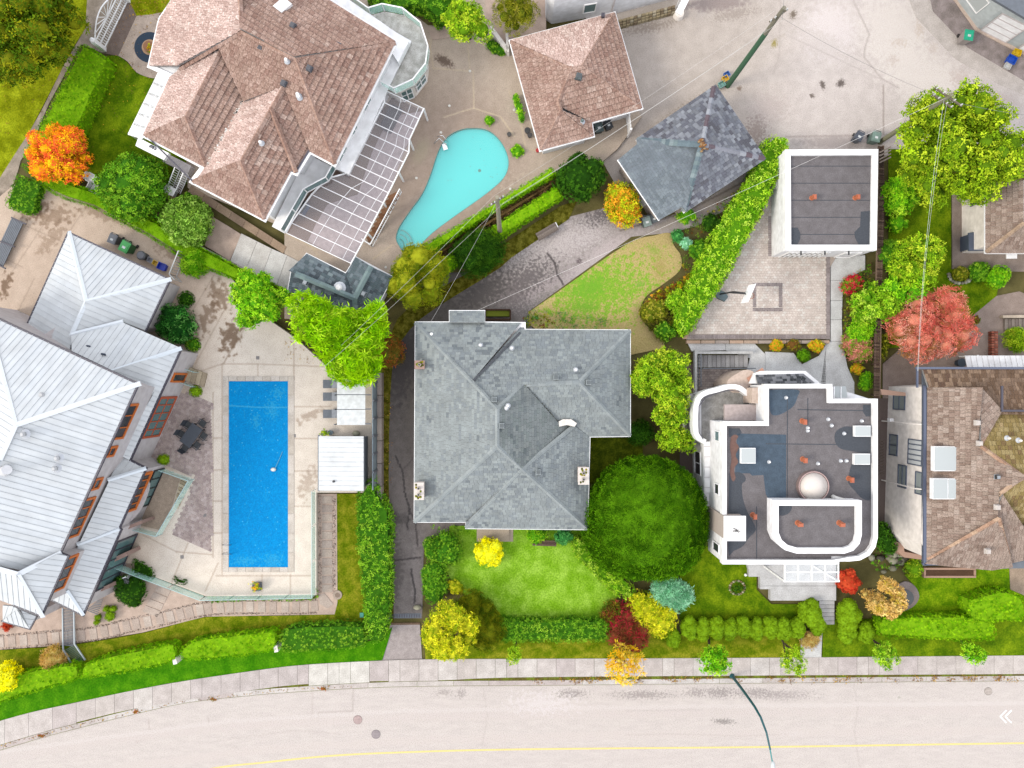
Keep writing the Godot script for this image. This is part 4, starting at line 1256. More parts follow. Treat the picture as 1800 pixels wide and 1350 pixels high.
func clay_house() -> void:
	var o := thing("clay_tiled_house", "large white house with brown clay tile hip roofs and glass walled balcony", "house", g(470, 190))
	var ev := [[345, -60, 283, 32, 280, 41, 263, 116, 300, 133, 253, 238, 357, 293, 337, 319, 465, 386, 511, 301, 521, 305, 545, 266, 588, 289, 695, 74, 560, -10, 480, -60]]
	var eave := pts(ev[0], 6.0)
	var wl := inset(eave, 0.55)
	walls(o, wl, 0.0, 5.9, mats["stucco_white"])
	var roof := put("roof", soffit(eave, 5.86), mats["white"], o)
	var e := 6.0
	var faces := [
		[560, -10, e, 695, 74, e, 520, 103, 8.3, 425, 55, 8.3, 419, 0, 8.3, 419, -60, 8.3, 480, -60, e],
		[695, 74, e, 588, 289, e, 520, 103, 8.3],
		[588, 289, e, 545, 266, e, 499, 151, 7.4, 427, 176, 6.6, 388, 89, 7.2, 425, 55, 8.3, 520, 103, 8.3],
		[263, 116, e, 280, 41, e, 283, 32, e, 322, -20, e, 345, -60, e, 419, -60, 8.3, 419, 0, 8.3, 425, 55, 8.3, 316, 120, 6.4],
		[253, 238, e, 300, 136, e, 314, 120, 6.3, 388, 89, 7.1, 327, 206, 7.1],
		[253, 238, e, 361, 294, e, 327, 206, 7.1],
		[362, 293, e, 427, 176, e, 388, 89, 7.1, 327, 206, 7.1],
		[361, 296, e, 427, 177, e, 499, 151, 7.4, 424, 284, 7.4, 337, 319, e],
		[337, 319, e, 465, 386, e, 424, 284, 7.4],
		[465, 386, e, 511, 301, e, 521, 305, e, 545, 266, e, 499, 151, 7.4, 424, 284, 7.4]]
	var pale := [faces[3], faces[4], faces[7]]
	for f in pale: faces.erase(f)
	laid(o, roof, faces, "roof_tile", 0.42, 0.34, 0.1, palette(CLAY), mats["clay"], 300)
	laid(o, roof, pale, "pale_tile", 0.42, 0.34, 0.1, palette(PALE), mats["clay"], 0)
	caps(roof, [[425, 55, 8.3, 520, 103, 8.3], [520, 103, 8.3, 695, 75, 6.05], [520, 103, 8.3, 588, 288, 6.05], [425, 55, 8.3, 316, 120, 6.4], [419, -40, 8.3, 425, 55, 8.3], [388, 89, 7.15, 327, 206, 7.15], [327, 206, 7.15, 255, 238, 6.05], [327, 206, 7.15, 362, 293, 6.05],
		[499, 151, 7.45, 424, 284, 7.45], [424, 284, 7.45, 339, 319, 6.05], [424, 284, 7.45, 464, 385, 6.05], [476, 192, 7.5, 520, 303, 6.15], [347, 4, 6.6, 363, 79, 7.0]], "ridge_tile", 0.42, 0.34, mats["clay"], palette([[198, 170, 156], [186, 156, 143], [206, 180, 168]]), 0.04, 0.1)
	gutter(roof, ev[0], 5.98, mats["white"], "fascia", 0.3, 0.12)
	gutter(roof, [462, 384, 509.5, 298.5, 519.5, 302.5, 543, 264, 586.5, 286.5, 692.5, 74, 556, -10], 6.05, mats["gutter_dark"], "gutter", 0.12, 0.1, false)
	gutter(roof, [256, 237, 337, 317, 463, 384], 6.05, mats["gutter_dark"], "gutter", 0.1, 0.1, false)
	var deb := MB.new()     # leaf litter in the valley between the wings
	for k in 60:
		var t := rr(0, 1)
		deb.col = [P(240, 236, 230), P(190, 180, 170), P(220, 205, 190)][k % 3]
		deb.box(g(lerpf(427, 366, t) + rr(-3, 3), lerpf(176, 288, t) + rr(-3, 3), 6.12), Vector3(rr(0.05, 0.16), 0.03, rr(0.05, 0.12)), rr(0, 3))
	stuff(put("leaf_litter", deb, mats["paint"], roof))
	skylight(roof, [482, 14, 500, -2, 515, 12, 497, 26], 7.2, 1, mats["white"])
	box_part(roof, "skylight_curb", 488, 24, 6.9, Vector3(1.2, 0.3, 0.5), -0.45, mats["steel_grey"])
	for b in [[516, 47, 7.6], [479, 72, 7.8], [460, 86, 7.8], [545, 122, 7.9], [596, 82, 7.0], [500, 148, 7.5]]: box_vent(roof, b[0], b[1], b[2], 0.34, -0.45, P(110, 115, 125), P(90, 90, 95))
	for b in [[505, 108, 8.2], [525, 168, 7.5], [460, 252, 7.2], [527, 172, 7.4]]: pipe_vent(roof, b[0], b[1], b[2], 0.09, 0.4)
	# walls below the eaves: windows on the garden side
	for w in [[640, 192, 652, 168], [598, 282, 610, 255], [622, 235, 630, 218]]: window(o, wl, [w[0], w[1], w[2], w[3], 4.5], 3.7, 5.4, mats["white"], mats["pane_teal"], 2, 1)
	# white ledge on the garden side and round the balcony
	var lm := MB.new()
	lm.prism(pts([560, -30, 590, -4, 723, 72, 681, 158, 613, 306, 592, 297, 580, 300, 695, 78, 560, -6], 3.35), 3.2, 3.35, true)
	put("ledge", lm, mats["white"], o)
	var pm := MB.new()
	pm.prism(pts([585, -20, 719, 73, 700, 110, 681, 80, 575, 4], 4.0), 3.36, 4.05)
	put("parapet", pm, mats["white"], o)
	var lm2 := MB.new()
	lm2.prism(pts([478, 398, 520, 312, 548, 275, 590, 296, 578, 318, 540, 338, 500, 410], 3.3), 3.15, 3.3, true)
	put("ledge", lm2, mats["white"], o)
	# balcony
	var bal := [585, -20, 652, 27, 676, 20, 711, 27, 742, 52, 755, 92, 751, 122, 729, 150, 696, 165, 672, 150, 700, 100, 690, 60]
	var bm := MB.new()
	bm.prism(pts(bal, 3.1), 2.85, 3.1, true)
	var bf := put("balcony", bm, mk("balcony_grey", Ps(250, 246, 240), 0.9, "fine", 3.0, "macro", 4.0), o)
	posts_rail(bf, [585, -20, 620, 4, 652, 27, 676, 20, 711, 27, 742, 52, 755, 92, 751, 122, 729, 150, 696, 165, 672, 152], 3.1, 1.1, mats["white"], mats["glass_green"], 1.7, 0.08)
	walls(o, inset(pts([652, 32, 676, 26, 708, 33, 738, 56, 750, 92, 747, 120, 726, 147, 696, 160, 640, 130, 600, 20], 2.85), 0.1), 0.3, 2.85, mats["cream"])
	var bw := pts([747, 120, 726, 147, 696, 160, 640, 130], 2.8)
	window(o, bw, [745, 123, 728, 145, 2.8], 1.0, 2.5, mats["white"], mats["pane_teal"], 2, 2)
	window(o, bw, [722, 150, 702, 159, 2.8], 0.5, 2.5, mats["white"], mats["pane_teal"], 2, 2, "glass_door")
	posts_rail(o, [500, 408, 540, 338, 578, 318, 590, 297], 3.3, 1.0, mats["white"], mats["pane_teal"], 1.5, 0.07)
	# low front wing with white slab and sun room at the left
	var fm := MB.new()
	fm.prism(pts([243, 242, 297, 269, 288, 281, 238, 256], 3.2), 2.9, 3.2, true)
	put("porch_slab", fm, mats["white"], o)
	fm = MB.new()
	var last := Vector3.ZERO
	for k in 22:          # wrought iron scroll on the slab
		var a := k * 0.75
		var p := g(263 + cos(a) * 2.5 + k * 0.5, 256 + sin(a) * 2.5 + k * 0.25, 3.24)
		if k > 0: fm.bar(last, p, 0.05, 0.03)
		last = p
	put("iron_scroll", fm, mats["gutter_dark"], o)
	fm = MB.new()
	fm.prism(pts([290, 268, 336, 291, 330, 306, 284, 283], 1.0), 0.0, 1.0)
	put("porch_wall", fm, mats["stucco_grey"], o)
	window(o, wl, [316, 277, 340, 290, 5.0], 3.6, 5.4, mats["white"], mats["pane_dark"], 3, 1)
	var sun := put("sun_room", MB.new(), mats["white"], o)
	for k in 6:
		var t0 := k / 6.0
		var t1 := (k + 1) / 6.0
		var f := MB.new()
		var a0 := g(lerpf(279, 226, t0), lerpf(128, 236, t0), 2.4)
		var a1 := g(lerpf(279, 226, t1), lerpf(128, 236, t1), 2.4)
		var b0 := g(lerpf(300, 250, t0), lerpf(138, 243, t0), 3.4)
		var b1 := g(lerpf(300, 250, t1), lerpf(138, 243, t1), 3.4)
		for s in [[a0, a1], [b0, b1], [a0, b0], [a1, b1], [a0.lerp(b0, 0.55), a1.lerp(b1, 0.55)]]: f.bar(s[0], s[1], 0.1, 0.08)
		f.bar(a0, a0 * Vector3(1, 0, 1), 0.08, 0.08)
		put("glazing_frame", f, mats["white"], sun)
		f = MB.new()
		f.quad(a0, a1, b1, b0)
		f.quad(a0 * Vector3(1, 0, 1), a1 * Vector3(1, 0, 1), a1, a0)
		put("pane", f, mats["glass_milk"], sun)
func soffit(p: PackedVector2Array, y: float) -> MB:
	var m := MB.new()
	m.flat(p, y, false)
	m.flat(p, y + 0.02)
	return m

func patio_cover() -> void:
	var o := thing("patio_cover", "white framed glass patio roof along the clay tiled house", "pergola", g(640, 310))
	var A := [[677, 177], [613, 306], [592, 300], [548, 336], [503, 404]]
	var inner := [677, 177, 613, 305, 592, 302, 552, 336, 505, 402]
	var outer := [745, 191, 712, 262, 719, 267, 681, 343, 640, 421, 617, 463]
	# rafters run square to the house wall; spaced along the outer beam
	var s := Vector2(745, 191)
	var e := Vector2(617, 463)
	var dir := (e - s).normalized()
	var side := Vector2(-0.905, -0.425)
	var ip := []
	for k in range(0, inner.size(), 2): ip.append(Vector2(inner[k], inner[k + 1]))
	var op := []
	for k in range(0, outer.size(), 2): op.append(Vector2(outer[k], outer[k + 1]))
	var n := 15
	var prev := []
	for k in n + 1:
		var p := s.lerp(e, float(k) / n)
		var q = null
		var w = null
		for j in ip.size() - 1:
			var x = Geometry2D.segment_intersects_segment(p + side * -20.0, p + side * 400.0, ip[j], ip[j + 1])
			if x != null and (q == null or p.distance_to(x) < p.distance_to(q)): q = x
		for j in op.size() - 1:
			var x = Geometry2D.segment_intersects_segment(p + side * -30.0, p + side * 60.0, op[j], op[j + 1])
			if x != null: w = x
		if q == null: q = p + side * 74.0 if k < 3 else p + side * 126.0
		if w == null: w = p
		var a := g(q.x, q.y, 3.15)
		var b := g(w.x, w.y, 2.75)
		var m := MB.new()
		m.bar(a, b, 0.05, 0.1)
		put("rafter", m, mats["white"], o)
		if prev.size():
			var gm := MB.new()
			var dn := Vector3(0, 0.075, 0)
			gm.quad(prev[0] + dn, prev[1] + dn, b + dn, a + dn)
			put("roof_pane", gm, glass("glass_patio", Color(0.9, 0.88, 0.92), 0.05, 0.02), o)
			gm = MB.new()
			gm.bar(prev[1], b, 0.08, 0.14)
			gm.bar(prev[0], a, 0.08, 0.12)
			put("beam", gm, mats["white"], o)
			for t in [0.4, 0.66, 0.86]:
				gm = MB.new()
				gm.bar(prev[0].lerp(prev[1], t) - Vector3(0, 0.1, 0), a.lerp(b, t) - Vector3(0, 0.1, 0), 0.024, 0.04)
				put("purlin", gm, mats["white"], o)
		if k % 3 == 0:
			m = MB.new()
			m.box(Vector3(b.x, 1.4, b.z), Vector3(0.12, 2.7, 0.12))
			put("post", m, mats["white"], o)
		prev = [a, b]
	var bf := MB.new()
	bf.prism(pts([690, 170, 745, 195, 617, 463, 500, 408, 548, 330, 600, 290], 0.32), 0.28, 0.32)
	tag(put("patio_floor", bf, mk("patio_floor_shade", Ps(138, 116, 104), 0.8, "fine", 3.0)), "brown floor along the house with patio roof shade put into its colour", "", "", "structure")  # darker brown carries the shade beneath the roof
	# sky reflection of the glass painted as a paler floor, garden table, lounge and stairs
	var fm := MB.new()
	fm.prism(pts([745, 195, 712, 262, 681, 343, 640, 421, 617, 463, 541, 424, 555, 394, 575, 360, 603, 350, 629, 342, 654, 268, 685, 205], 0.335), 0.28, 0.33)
	tag(put("patio_floor", fm, mk("patio_floor_reflection", Ps(190, 174, 174), 0.8, "soft", 3.0)), "pale floor patch painted as sky reflection in the glass patio roof", "", "", "structure")
	var st := thing("timber_stairs", "brown timber stairs with white railing beside the patio roof", "stairs", g(676, 380))
	for k in 10:
		var m := MB.new()
		m.col = [P(172, 128, 96), P(156, 112, 82), P(184, 140, 108)][k % 3]
		m.box(g(692 - k * 4.2, 345 + k * 8.0, 1.9 - k * 0.17), Vector3(0.85, 0.06, 0.42), -1.09 + PI / 2)
		put("tread", m, mats["wood"], st)
	railing(st, g(706, 338, 1.6), g(655, 434, 0.32), 1.0, mats["white"], 0.16)
	railing(st, g(655, 434, 0.32), g(640, 424, 0.32), 1.0, mats["white"], 0.16)
	# furniture seen through the glass
	var t := thing("patio_sofa", "dark outdoor sofa under the glass patio roof", "sofa", g(690, 212, 0.3))
	for b in [["seat", 0.0, 0.22, 0.0, 1.8, 0.3, 0.8], ["backrest", 0.0, 0.5, -0.4, 1.8, 0.5, 0.18], ["armrest", -0.95, 0.35, 0.0, 0.16, 0.5, 0.8], ["armrest", 0.95, 0.35, 0.0, 0.16, 0.5, 0.8]]:
		var m := MB.new()
		m.col = P(70, 66, 70)
		m.box(Vector3(b[1], b[2], b[3]), Vector3(b[4], b[5], b[6]))
		put(b[0], m, mats["paint"], t, true)
	t.rotation.y = 1.1
	t = thing("barbecue", "covered blue grey barbecue at the left end of the patio", "barbecue", g(537, 368, 0.3))
	var m := MB.new()
	m.col = P(90, 110, 140)
	m.box(Vector3(0, 0.45, 0), Vector3(0.9, 0.7, 0.5))
	put("body", m, mats["paint"], t, true)
	m = MB.new()
	m.col = P(60, 62, 70)
	m.tube([Vector3(-0.4, 0.85, 0), Vector3(0.4, 0.85, 0)], [0.24], 10)
	put("lid", m, mats["paint"], t, true)
	t.rotation.y = 1.0

const SLATE := [[150, 157, 158], [146, 153, 154], [142, 149, 150], [136, 143, 146], [154, 161, 161], [148, 155, 156], [120, 128, 132]]
func steepen(a: Array, base: float, k: float) -> void:
	for f in a:
		for i in range(2, f.size(), 3): f[i] = base + (f[i] - base) * k
func shingle_house() -> void:
	var o := thing("grey_shingle_house", "low central house under a broad grey shingle hip roof", "house", g(910, 750))
	var ev := [730, 566, 790, 566, 790, 546, 852, 546, 852, 566, 923, 567, 923, 579, 1108, 580, 1108, 767, 1037, 768, 1033, 931, 819, 929, 819, 918, 728, 918]
	var eave := pts(ev, 3.4)
	var wl := inset(eave, 0.6)
	walls(o, wl, 0.0, 3.35, mats["cream"])
	var roof := put("roof", soffit(eave, 3.3), mats["white"], o)
	var e := 3.4
	var faces := [
		[728, 918, e, 730, 566, e, 831, 668, 5.3, 874, 718, 6.1, 874, 785, 6.1],
		[730, 566, e, 916, 567, e, 831, 668, 5.25],
		[790, 546, e, 852, 546, e, 852, 567, e + 0.35, 790, 567, e + 0.35],
		[923, 579, e, 1108, 580, e, 1018, 672, 5.2, 922, 676, 5.2, 874, 718, 6.1, 831, 669, 5.15, 919, 570, 3.25],
		[1108, 580, e, 1108, 767, e, 1018, 672, 5.2],
		[1108, 767, e, 1037, 768, e, 982, 744, 3.9, 922, 676, 5.2, 1018, 672, 5.2],
		[874, 785, 6.1, 874, 718, 6.1, 922, 676, 5.2, 982, 744, 3.9, 1010, 748, 3.85, 917, 824, 5.3],
		[1037, 769, e, 1033, 931, e, 917, 824, 5.3, 1010, 749, 3.9],
		[1033, 931, e, 819, 929, e, 819, 918, e, 917, 824, 5.3],
		[819, 918, e, 728, 918, e, 874, 785, 6.1, 917, 824, 5.3]]
	steepen(faces, e, 1.3)
	var worn := [faces[6]]
	faces.remove_at(6)
	var dim := []
	for x in palette(SLATE): dim.append(x * Color(0.78, 0.79, 0.77))
	laid(o, roof, worn, "worn_shingle", 0.22, 0.34, 0.014, dim, mats["shingle"], 0, 0.0, Color.WHITE, 0.3)
	laid(o, roof, faces, "shingle", 0.22, 0.34, 0.014, palette(SLATE), mats["shingle"], 0, 0.0, Color.WHITE, 0.3)
	var cp := palette([[154, 161, 162], [149, 156, 158], [158, 165, 166]])
	var lines := [[728, 918, 3.45, 874, 785, 6.12], [874, 785, 6.12, 874, 718, 6.12], [874, 718, 6.12, 730, 567, 3.45], [874, 785, 6.12, 917, 824, 5.34], [917, 824, 5.34, 1033, 930, 3.45], [917, 824, 5.34, 819, 928, 3.45], [917, 824, 5.34, 1010, 748, 3.95], [1108, 581, 3.45, 1018, 672, 5.24], [1018, 672, 5.24, 1108, 766, 3.45], [922, 676, 5.24, 1018, 672, 5.24], [874, 718, 6.12, 922, 676, 5.24]]
	steepen(lines, e, 1.3)
	caps(roof, lines, "ridge_shingle", 0.45, 0.32, mats["shingle"], cp, 0.0, 0.035)
	var vl := MB.new()
	vl.col = P(70, 74, 78)
	vl.bar(g(914, 585, 3.6), g(830, 671, 5.86), 0.16, 0.12)
	put("valley_flashing", vl, mats["paint"], roof)
	var vm := MB.new()
	for k in 40:
		var t := rr(0, 1)
		vm.col = [P(80, 84, 70), P(60, 62, 58), P(100, 100, 84)][k % 3]
		vm.box(g(lerpf(922, 982, t) + rr(-1.5, 1.5), lerpf(677, 743, t) + rr(-1.5, 1.5), lerpf(5.82, 4.1, t)), Vector3(rr(0.05, 0.18), 0.025, rr(0.05, 0.1)), rr(0, 3))
	stuff(put("leaf_litter", vm, mats["paint"], roof))
	gutter(roof, ev, 3.43, mats["white"], "gutter", 0.07, 0.08)
	var ck := MB.new()
	ck.col = P(246, 240, 232)
	ck.prism(pts([982, 741, 990, 737, 1004, 737, 1014, 744, 1010, 750, 996, 747, 983, 750], 4.4), 3.7, 4.4)
	put("cricket", ck, mats["paint"], roof)
	chimney(o, 741, 642, 3.4, Vector3(0.62, 1.1, 0.52), 0.0, mats["brick_wall"], 1)
	chimney(o, 741, 858, 3.4, Vector3(0.62, 1.5, 1.15), 0.0, mk("white_brick", Ps(238, 228, 220), 0.85, "speck", 3.0), 2)
	chimney(o, 1022, 832, 3.4, Vector3(0.66, 1.5, 1.15), 0.0, mats["white_brick"], 2)
	for b in [[869, 702, 6.0], [882, 748, 6.0], [946, 829, 4.9], [977, 663, 5.1], [1034, 672, 5.0]]: box_vent(roof, b[0], b[1], 3.3 + (b[2] - 3.4) * 1.3, 0.36, 0.0, P(176, 186, 188), P(96, 104, 108))
	for b in [[845, 607, 4.2], [900, 612, 4.3], [1012, 650, 4.9], [890, 717, 5.9], [893, 713, 5.9]]: pipe_vent(roof, b[0], b[1], 3.35 + (b[2] - 3.4) * 1.3, 0.08, 0.35)
	pipe_vent(roof, 759, 588, 3.7, 0.11, 0.25)
	window(o, wl, [850, 928, 890, 928, 3.0], 1.0, 2.6, mats["white"], mats["pane_dark"], 3, 1)
	window(o, wl, [925, 928, 990, 928, 3.0], 1.0, 2.6, mats["white"], mats["pane_dark"], 3, 1)
	window(o, wl, [960, 581, 1010, 581, 3.0], 1.0, 2.6, mats["white"], mats["pane_dark"], 3, 1)
	# front step
	var sm := MB.new()
	sm.prism(pts([838, 928, 895, 928, 895, 952, 838, 952], 0.3), 0.0, 0.3)
	put("front_step", sm, mk("step_concrete", Ps(196, 180, 160), 0.9, "fine", 2.0), o)
	sm = MB.new()
	sm.prism(pts([895, 930, 902, 930, 902, 952, 895, 952], 0.16), 0.0, 0.16)
	put("front_step", sm, mats["step_concrete"], o)

func clay_garage() -> void:
	var o := thing("clay_tiled_garage", "square white garage under a brown clay tile hip roof", "garage", g(1005, 150))
	var ev := [897, 72, 1080, 23, 1128, 190, 1039, 215, 1043, 239, 950, 264]
	var eave := pts(ev, 2.8)
	var wl := inset(eave, 0.4)
	walls(o, wl, 0.0, 2.75, mats["stucco_white"])
	var roof := put("roof", soffit(eave, 2.72), mats["white"], o)
	var e := 2.85
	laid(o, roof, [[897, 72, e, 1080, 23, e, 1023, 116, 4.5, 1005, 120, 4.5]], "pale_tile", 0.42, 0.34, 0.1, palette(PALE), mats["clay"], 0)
	laid(o, roof, [
		[1080, 23, e, 1128, 190, e, 1023, 116, 4.5],
		[1128, 190, e, 1039, 215, e, 985, 185, 3.8, 980, 178, 3.9, 1005, 120, 4.5, 1023, 116, 4.5],
		[950, 264, e, 897, 72, e, 1005, 120, 4.5, 981, 178, 3.9, 986, 194, 3.8],
		[1043, 239, e, 950, 264, e, 986, 194, 3.8],
		[1039, 215, e, 1043, 239, e, 986, 194, 3.8]], "roof_tile", 0.42, 0.34, 0.1, palette(CLAY), mats["clay"], 300)
	caps(roof, [[1005, 120, 4.5, 1023, 116, 4.5], [1005, 120, 4.5, 898, 73, 2.9], [1023, 116, 4.5, 1079, 24, 2.9], [1023, 116, 4.5, 1127, 189, 2.9], [1005, 120, 4.5, 981, 178, 3.9], [981, 178, 3.9, 986, 194, 3.85], [986, 194, 3.85, 951, 263, 2.9]], "ridge_tile", 0.42, 0.32, mats["clay"], palette([[198, 170, 156], [186, 156, 143], [206, 180, 168]]), 0.04, 0.1)
	gutter(roof, ev, 2.84, mats["white"], "fascia", 0.22, 0.12)
	gutter(roof, [900, 74, 1078, 26, 1125, 188], 2.95, mats["gutter_dark"], "gutter", 0.1, 0.08, false)
	gutter(roof, [899.5, 76, 952, 262], 2.95, mats["gutter_dark"], "gutter", 0.1, 0.08, false)
	box_vent(roof, 1017, 136, 4.25, 0.42, -0.26, P(110, 122, 124), P(80, 86, 90))
	pipe_vent(roof, 1023, 214, 3.2, 0.1, 0.35, P(110, 130, 130))
	window(o, wl, [1060, 208, 1085, 201, 2.4], 1.2, 2.2, mats["white"], mats["pane_dark"], 2, 1)
	var gt := thing("side_gate", "white boarded gate between the two tiled and shingle garages", "gate", g(1107, 218))
	for k in 5:
		var m := MB.new()
		m.box(g(1103 + k * 0.7, 203 + k * 6.0, 0.95), Vector3(0.05, 1.7, 0.24), 0.1)
		put("board", m, mats["white"], gt)
	var m2 := MB.new()
	m2.box(g(1106, 234, 1.0), Vector3(0.14, 2.0, 0.14))
	put("post", m2, mats["white"], gt)

func shingle_garage() -> void:
	var o := thing("slate_grey_garage", "dark grey shingle garage with one newer smooth roof slope", "garage", g(1215, 265))
	var ev := [1117, 245, 1258, 149, 1346, 279, 1202, 375, 1196, 366, 1158, 387, 1086, 281, 1121, 254]
	var eave := pts(ev, 2.8)
	var wl := inset(eave, 0.35)
	walls(o, wl, 0.0, 2.75, mk("garage_wall", Ps(210, 196, 186), 0.9, "soft", 3.0))
	var roof := put("roof", soffit(eave, 2.72), mats["white"], o)
	var e := 2.85
	var old := palette([[124, 128, 137], [114, 118, 127], [138, 142, 150], [106, 109, 118], [120, 123, 131], [98, 97, 104], [150, 154, 161]])
	laid(o, roof, [[1117, 245, e, 1258, 149, e, 1235, 253, 4.4], [1258, 149, e, 1346, 279, e, 1235, 253, 4.4], [1346, 279, e, 1203, 374, e, 1235, 253, 4.4]], "shingle", 0.26, 0.32, 0.035, old, mats["shingle"], 300, 0.0, Color.WHITE, 0.25)
	laid(o, roof, [[1158, 387, e, 1086, 281, e, 1119, 255, e + 0.1, 1117, 246, e, 1235, 253, 4.4, 1203, 374, e, 1196, 366, e + 0.05]], "new_shingle", 0.2, 0.3, 0.018, palette([[122, 131, 138], [116, 125, 132], [128, 137, 143], [111, 120, 127]]), mats["shingle"], 0, 0.0, Color.WHITE, 0.3)
	caps(roof, [[1235, 253, 4.42, 1256, 152, 2.95], [1235, 253, 4.42, 1344, 278, 2.92]], "ridge_shingle", 0.5, 0.4, mats["shingle"], palette([[154, 158, 168], [146, 149, 158], [112, 100, 106], [166, 170, 178]]), 0.02, 0.04)
	caps(roof, [[1235, 253, 4.42, 1120, 246, 2.95], [1235, 253, 4.42, 1203, 371, 2.92]], "ridge_shingle", 0.3, 0.5, mats["shingle"], palette([[122, 138, 142], [108, 124, 130], [138, 152, 155], [114, 130, 138]]), 0.02, 0.04)
	gutter(roof, [1119, 246, 1258, 150.5, 1344.5, 279, 1202.5, 373.5], 2.86, mats["white"], "gutter", 0.09, 0.09, false)
	gutter(roof, [1158, 386, 1087, 282], 2.86, mats["white"], "gutter", 0.14, 0.1, false)
	var lm := MB.new()
	for k in 26:
		lm.col = [P(180, 120, 80), P(150, 110, 90), P(200, 160, 130)][k % 3]
		lm.blob(g(1235 + rng.randfn(0, 3), 253 + rng.randfn(0, 4), 4.45), Vector3(0.14, 0.05, 0.1), noise, 0.4, 1.0, 6)
	stuff(put("leaf_litter", lm, mats["leaf_core"], roof))
	window(o, wl, [1110, 320, 1135, 356, 2.4], 0.2, 2.2, mats["white"], mats["stucco_white"], 1, 1, "door")

func flat_garage() -> void:
	var o := thing("flat_roof_garage", "flat roofed white garage with dark bitumen roof beside paved court", "garage", g(1462, 352))
	var ev := [1380, 263, 1544, 262, 1541, 440, 1381, 440]
	var ey := 3.3
	var wl := inset(pts(ev, ey), 0.05)
	walls(o, wl, 0.0, 3.0, mats["stucco_white"])
	flat_roof(o, ev, ey, 0.42, 0.25)
	for b in [[1427, 348], [1503, 348]]: orange_vent(o, b[0], b[1], 3.05)
	for q in [[[1390, 400, 1402, 400, 1407, 410, 1407, 420, 1401, 431, 1390, 431], 0], [[1535, 370, 1535, 431, 1510, 431, 1503, 418, 1502, 408, 1512, 398, 1513, 372], 0]]: patch(o, q[0], 3.056)
	patch(o, curve([1430, 340, 1436, 310, 1450, 285, 1470, 280, 1490, 292, 1505, 318, 1512, 345, 1430, 340], 4), 3.052, "bitumen")
	for k in 5:
		var sm := MB.new()
		sm.bar(g(1391, 292 + k * 30, 3.055), g(1533, 292 + k * 30, 3.055), 0.05, 0.012)
		put("roof_seam", sm, mats["bitumen_patch"], o)
	# garage door with small panes in the south wall and copper flashing
	window(o, wl, [1388, 440, 1462, 440, 2.6], 0.1, 2.5, mats["white"], mats["pane_dark"], 8, 3, "garage_door", 0.1)
	window(o, wl, [1490, 440, 1520, 440, 2.6], 0.1, 2.2, mats["white"], mats["stucco_white"], 1, 1, "door", 0.1)
	var m := MB.new()
	m.bar(g(1357, 446, 0.5) + Vector3(0.0, 2.5, 0.15), g(1378, 436, 0.5) + Vector3(0.0, 2.5, 0.15), 0.1, 0.1)
	for x in [1408, 1450, 1492]:
		m = MB.new()
		m.col = P(70, 72, 78)
		m.tube([g(x, 441, 3.0), g(x, 447, 2.8), g(x, 447, 2.5)], [0.06], 8)
		put("wall_lamp", m, mats["paint"], o)
func patch(o: Node3D, q: Array, h: float, mat := "bitumen_patch") -> void:
	var m := MB.new()
	m.prism(pts(q, h), h - 0.02, h)
	put("roof_patch", m, mats[mat], o)
func flat_roof(o: Node3D, ev: Array, top: float, wide: float, deep: float, mat := "bitumen") -> void:
	var outer := pts(ev, top)
	var inner := inset(outer, wide)
	var m := MB.new()
	m.flat(Geometry2D.offset_polygon(inner, 0.02)[0], top - deep)
	put("roof", m, mats[mat], o)
	var cl := Geometry2D.is_polygon_clockwise(outer) == Geometry2D.is_polygon_clockwise(inner)
	for k in outer.size():        # parapet pieces, one per side
		var a := outer[k]
		var b := outer[(k + 1) % outer.size()]
		var ia := a
		var ib := b
		var da := 1e9
		var db := 1e9
		for x in inner:
			if x.distance_to(a) < da:
				da = x.distance_to(a)
				ia = x
			if x.distance_to(b) < db:
				db = x.distance_to(b)
				ib = x
		m = MB.new()
		var q := PackedVector2Array([a, b, ib, ia])
		if ia == ib: q = PackedVector2Array([a, b, ib])
		m.prism(q, top - deep - 0.3, top)
		put("parapet", m, mats["white"], o)
func orange_vent(o: Node3D, u: float, v: float, h: float, yaw := 0.0) -> void:
	var m := MB.new()
	m.col = P(206, 120, 84)
	var p := g(u, v, h)
	m.disc(p, 0.2, 0.16, 0.0, 0.06, 12)
	m.disc(p, 0.15, 0.15, 0.05, 0.45, 12)
	m.box(p + Vector3(0, 0.5, 0.05), Vector3(0.26, 0.14, 0.36), yaw)
	m.col = P(196, 104, 70)
	m.box(p + Vector3(0, 0.6, 0.05), Vector3(0.2, 0.06, 0.3), yaw)
	put("orange_vent", m, mats["paint"], o)

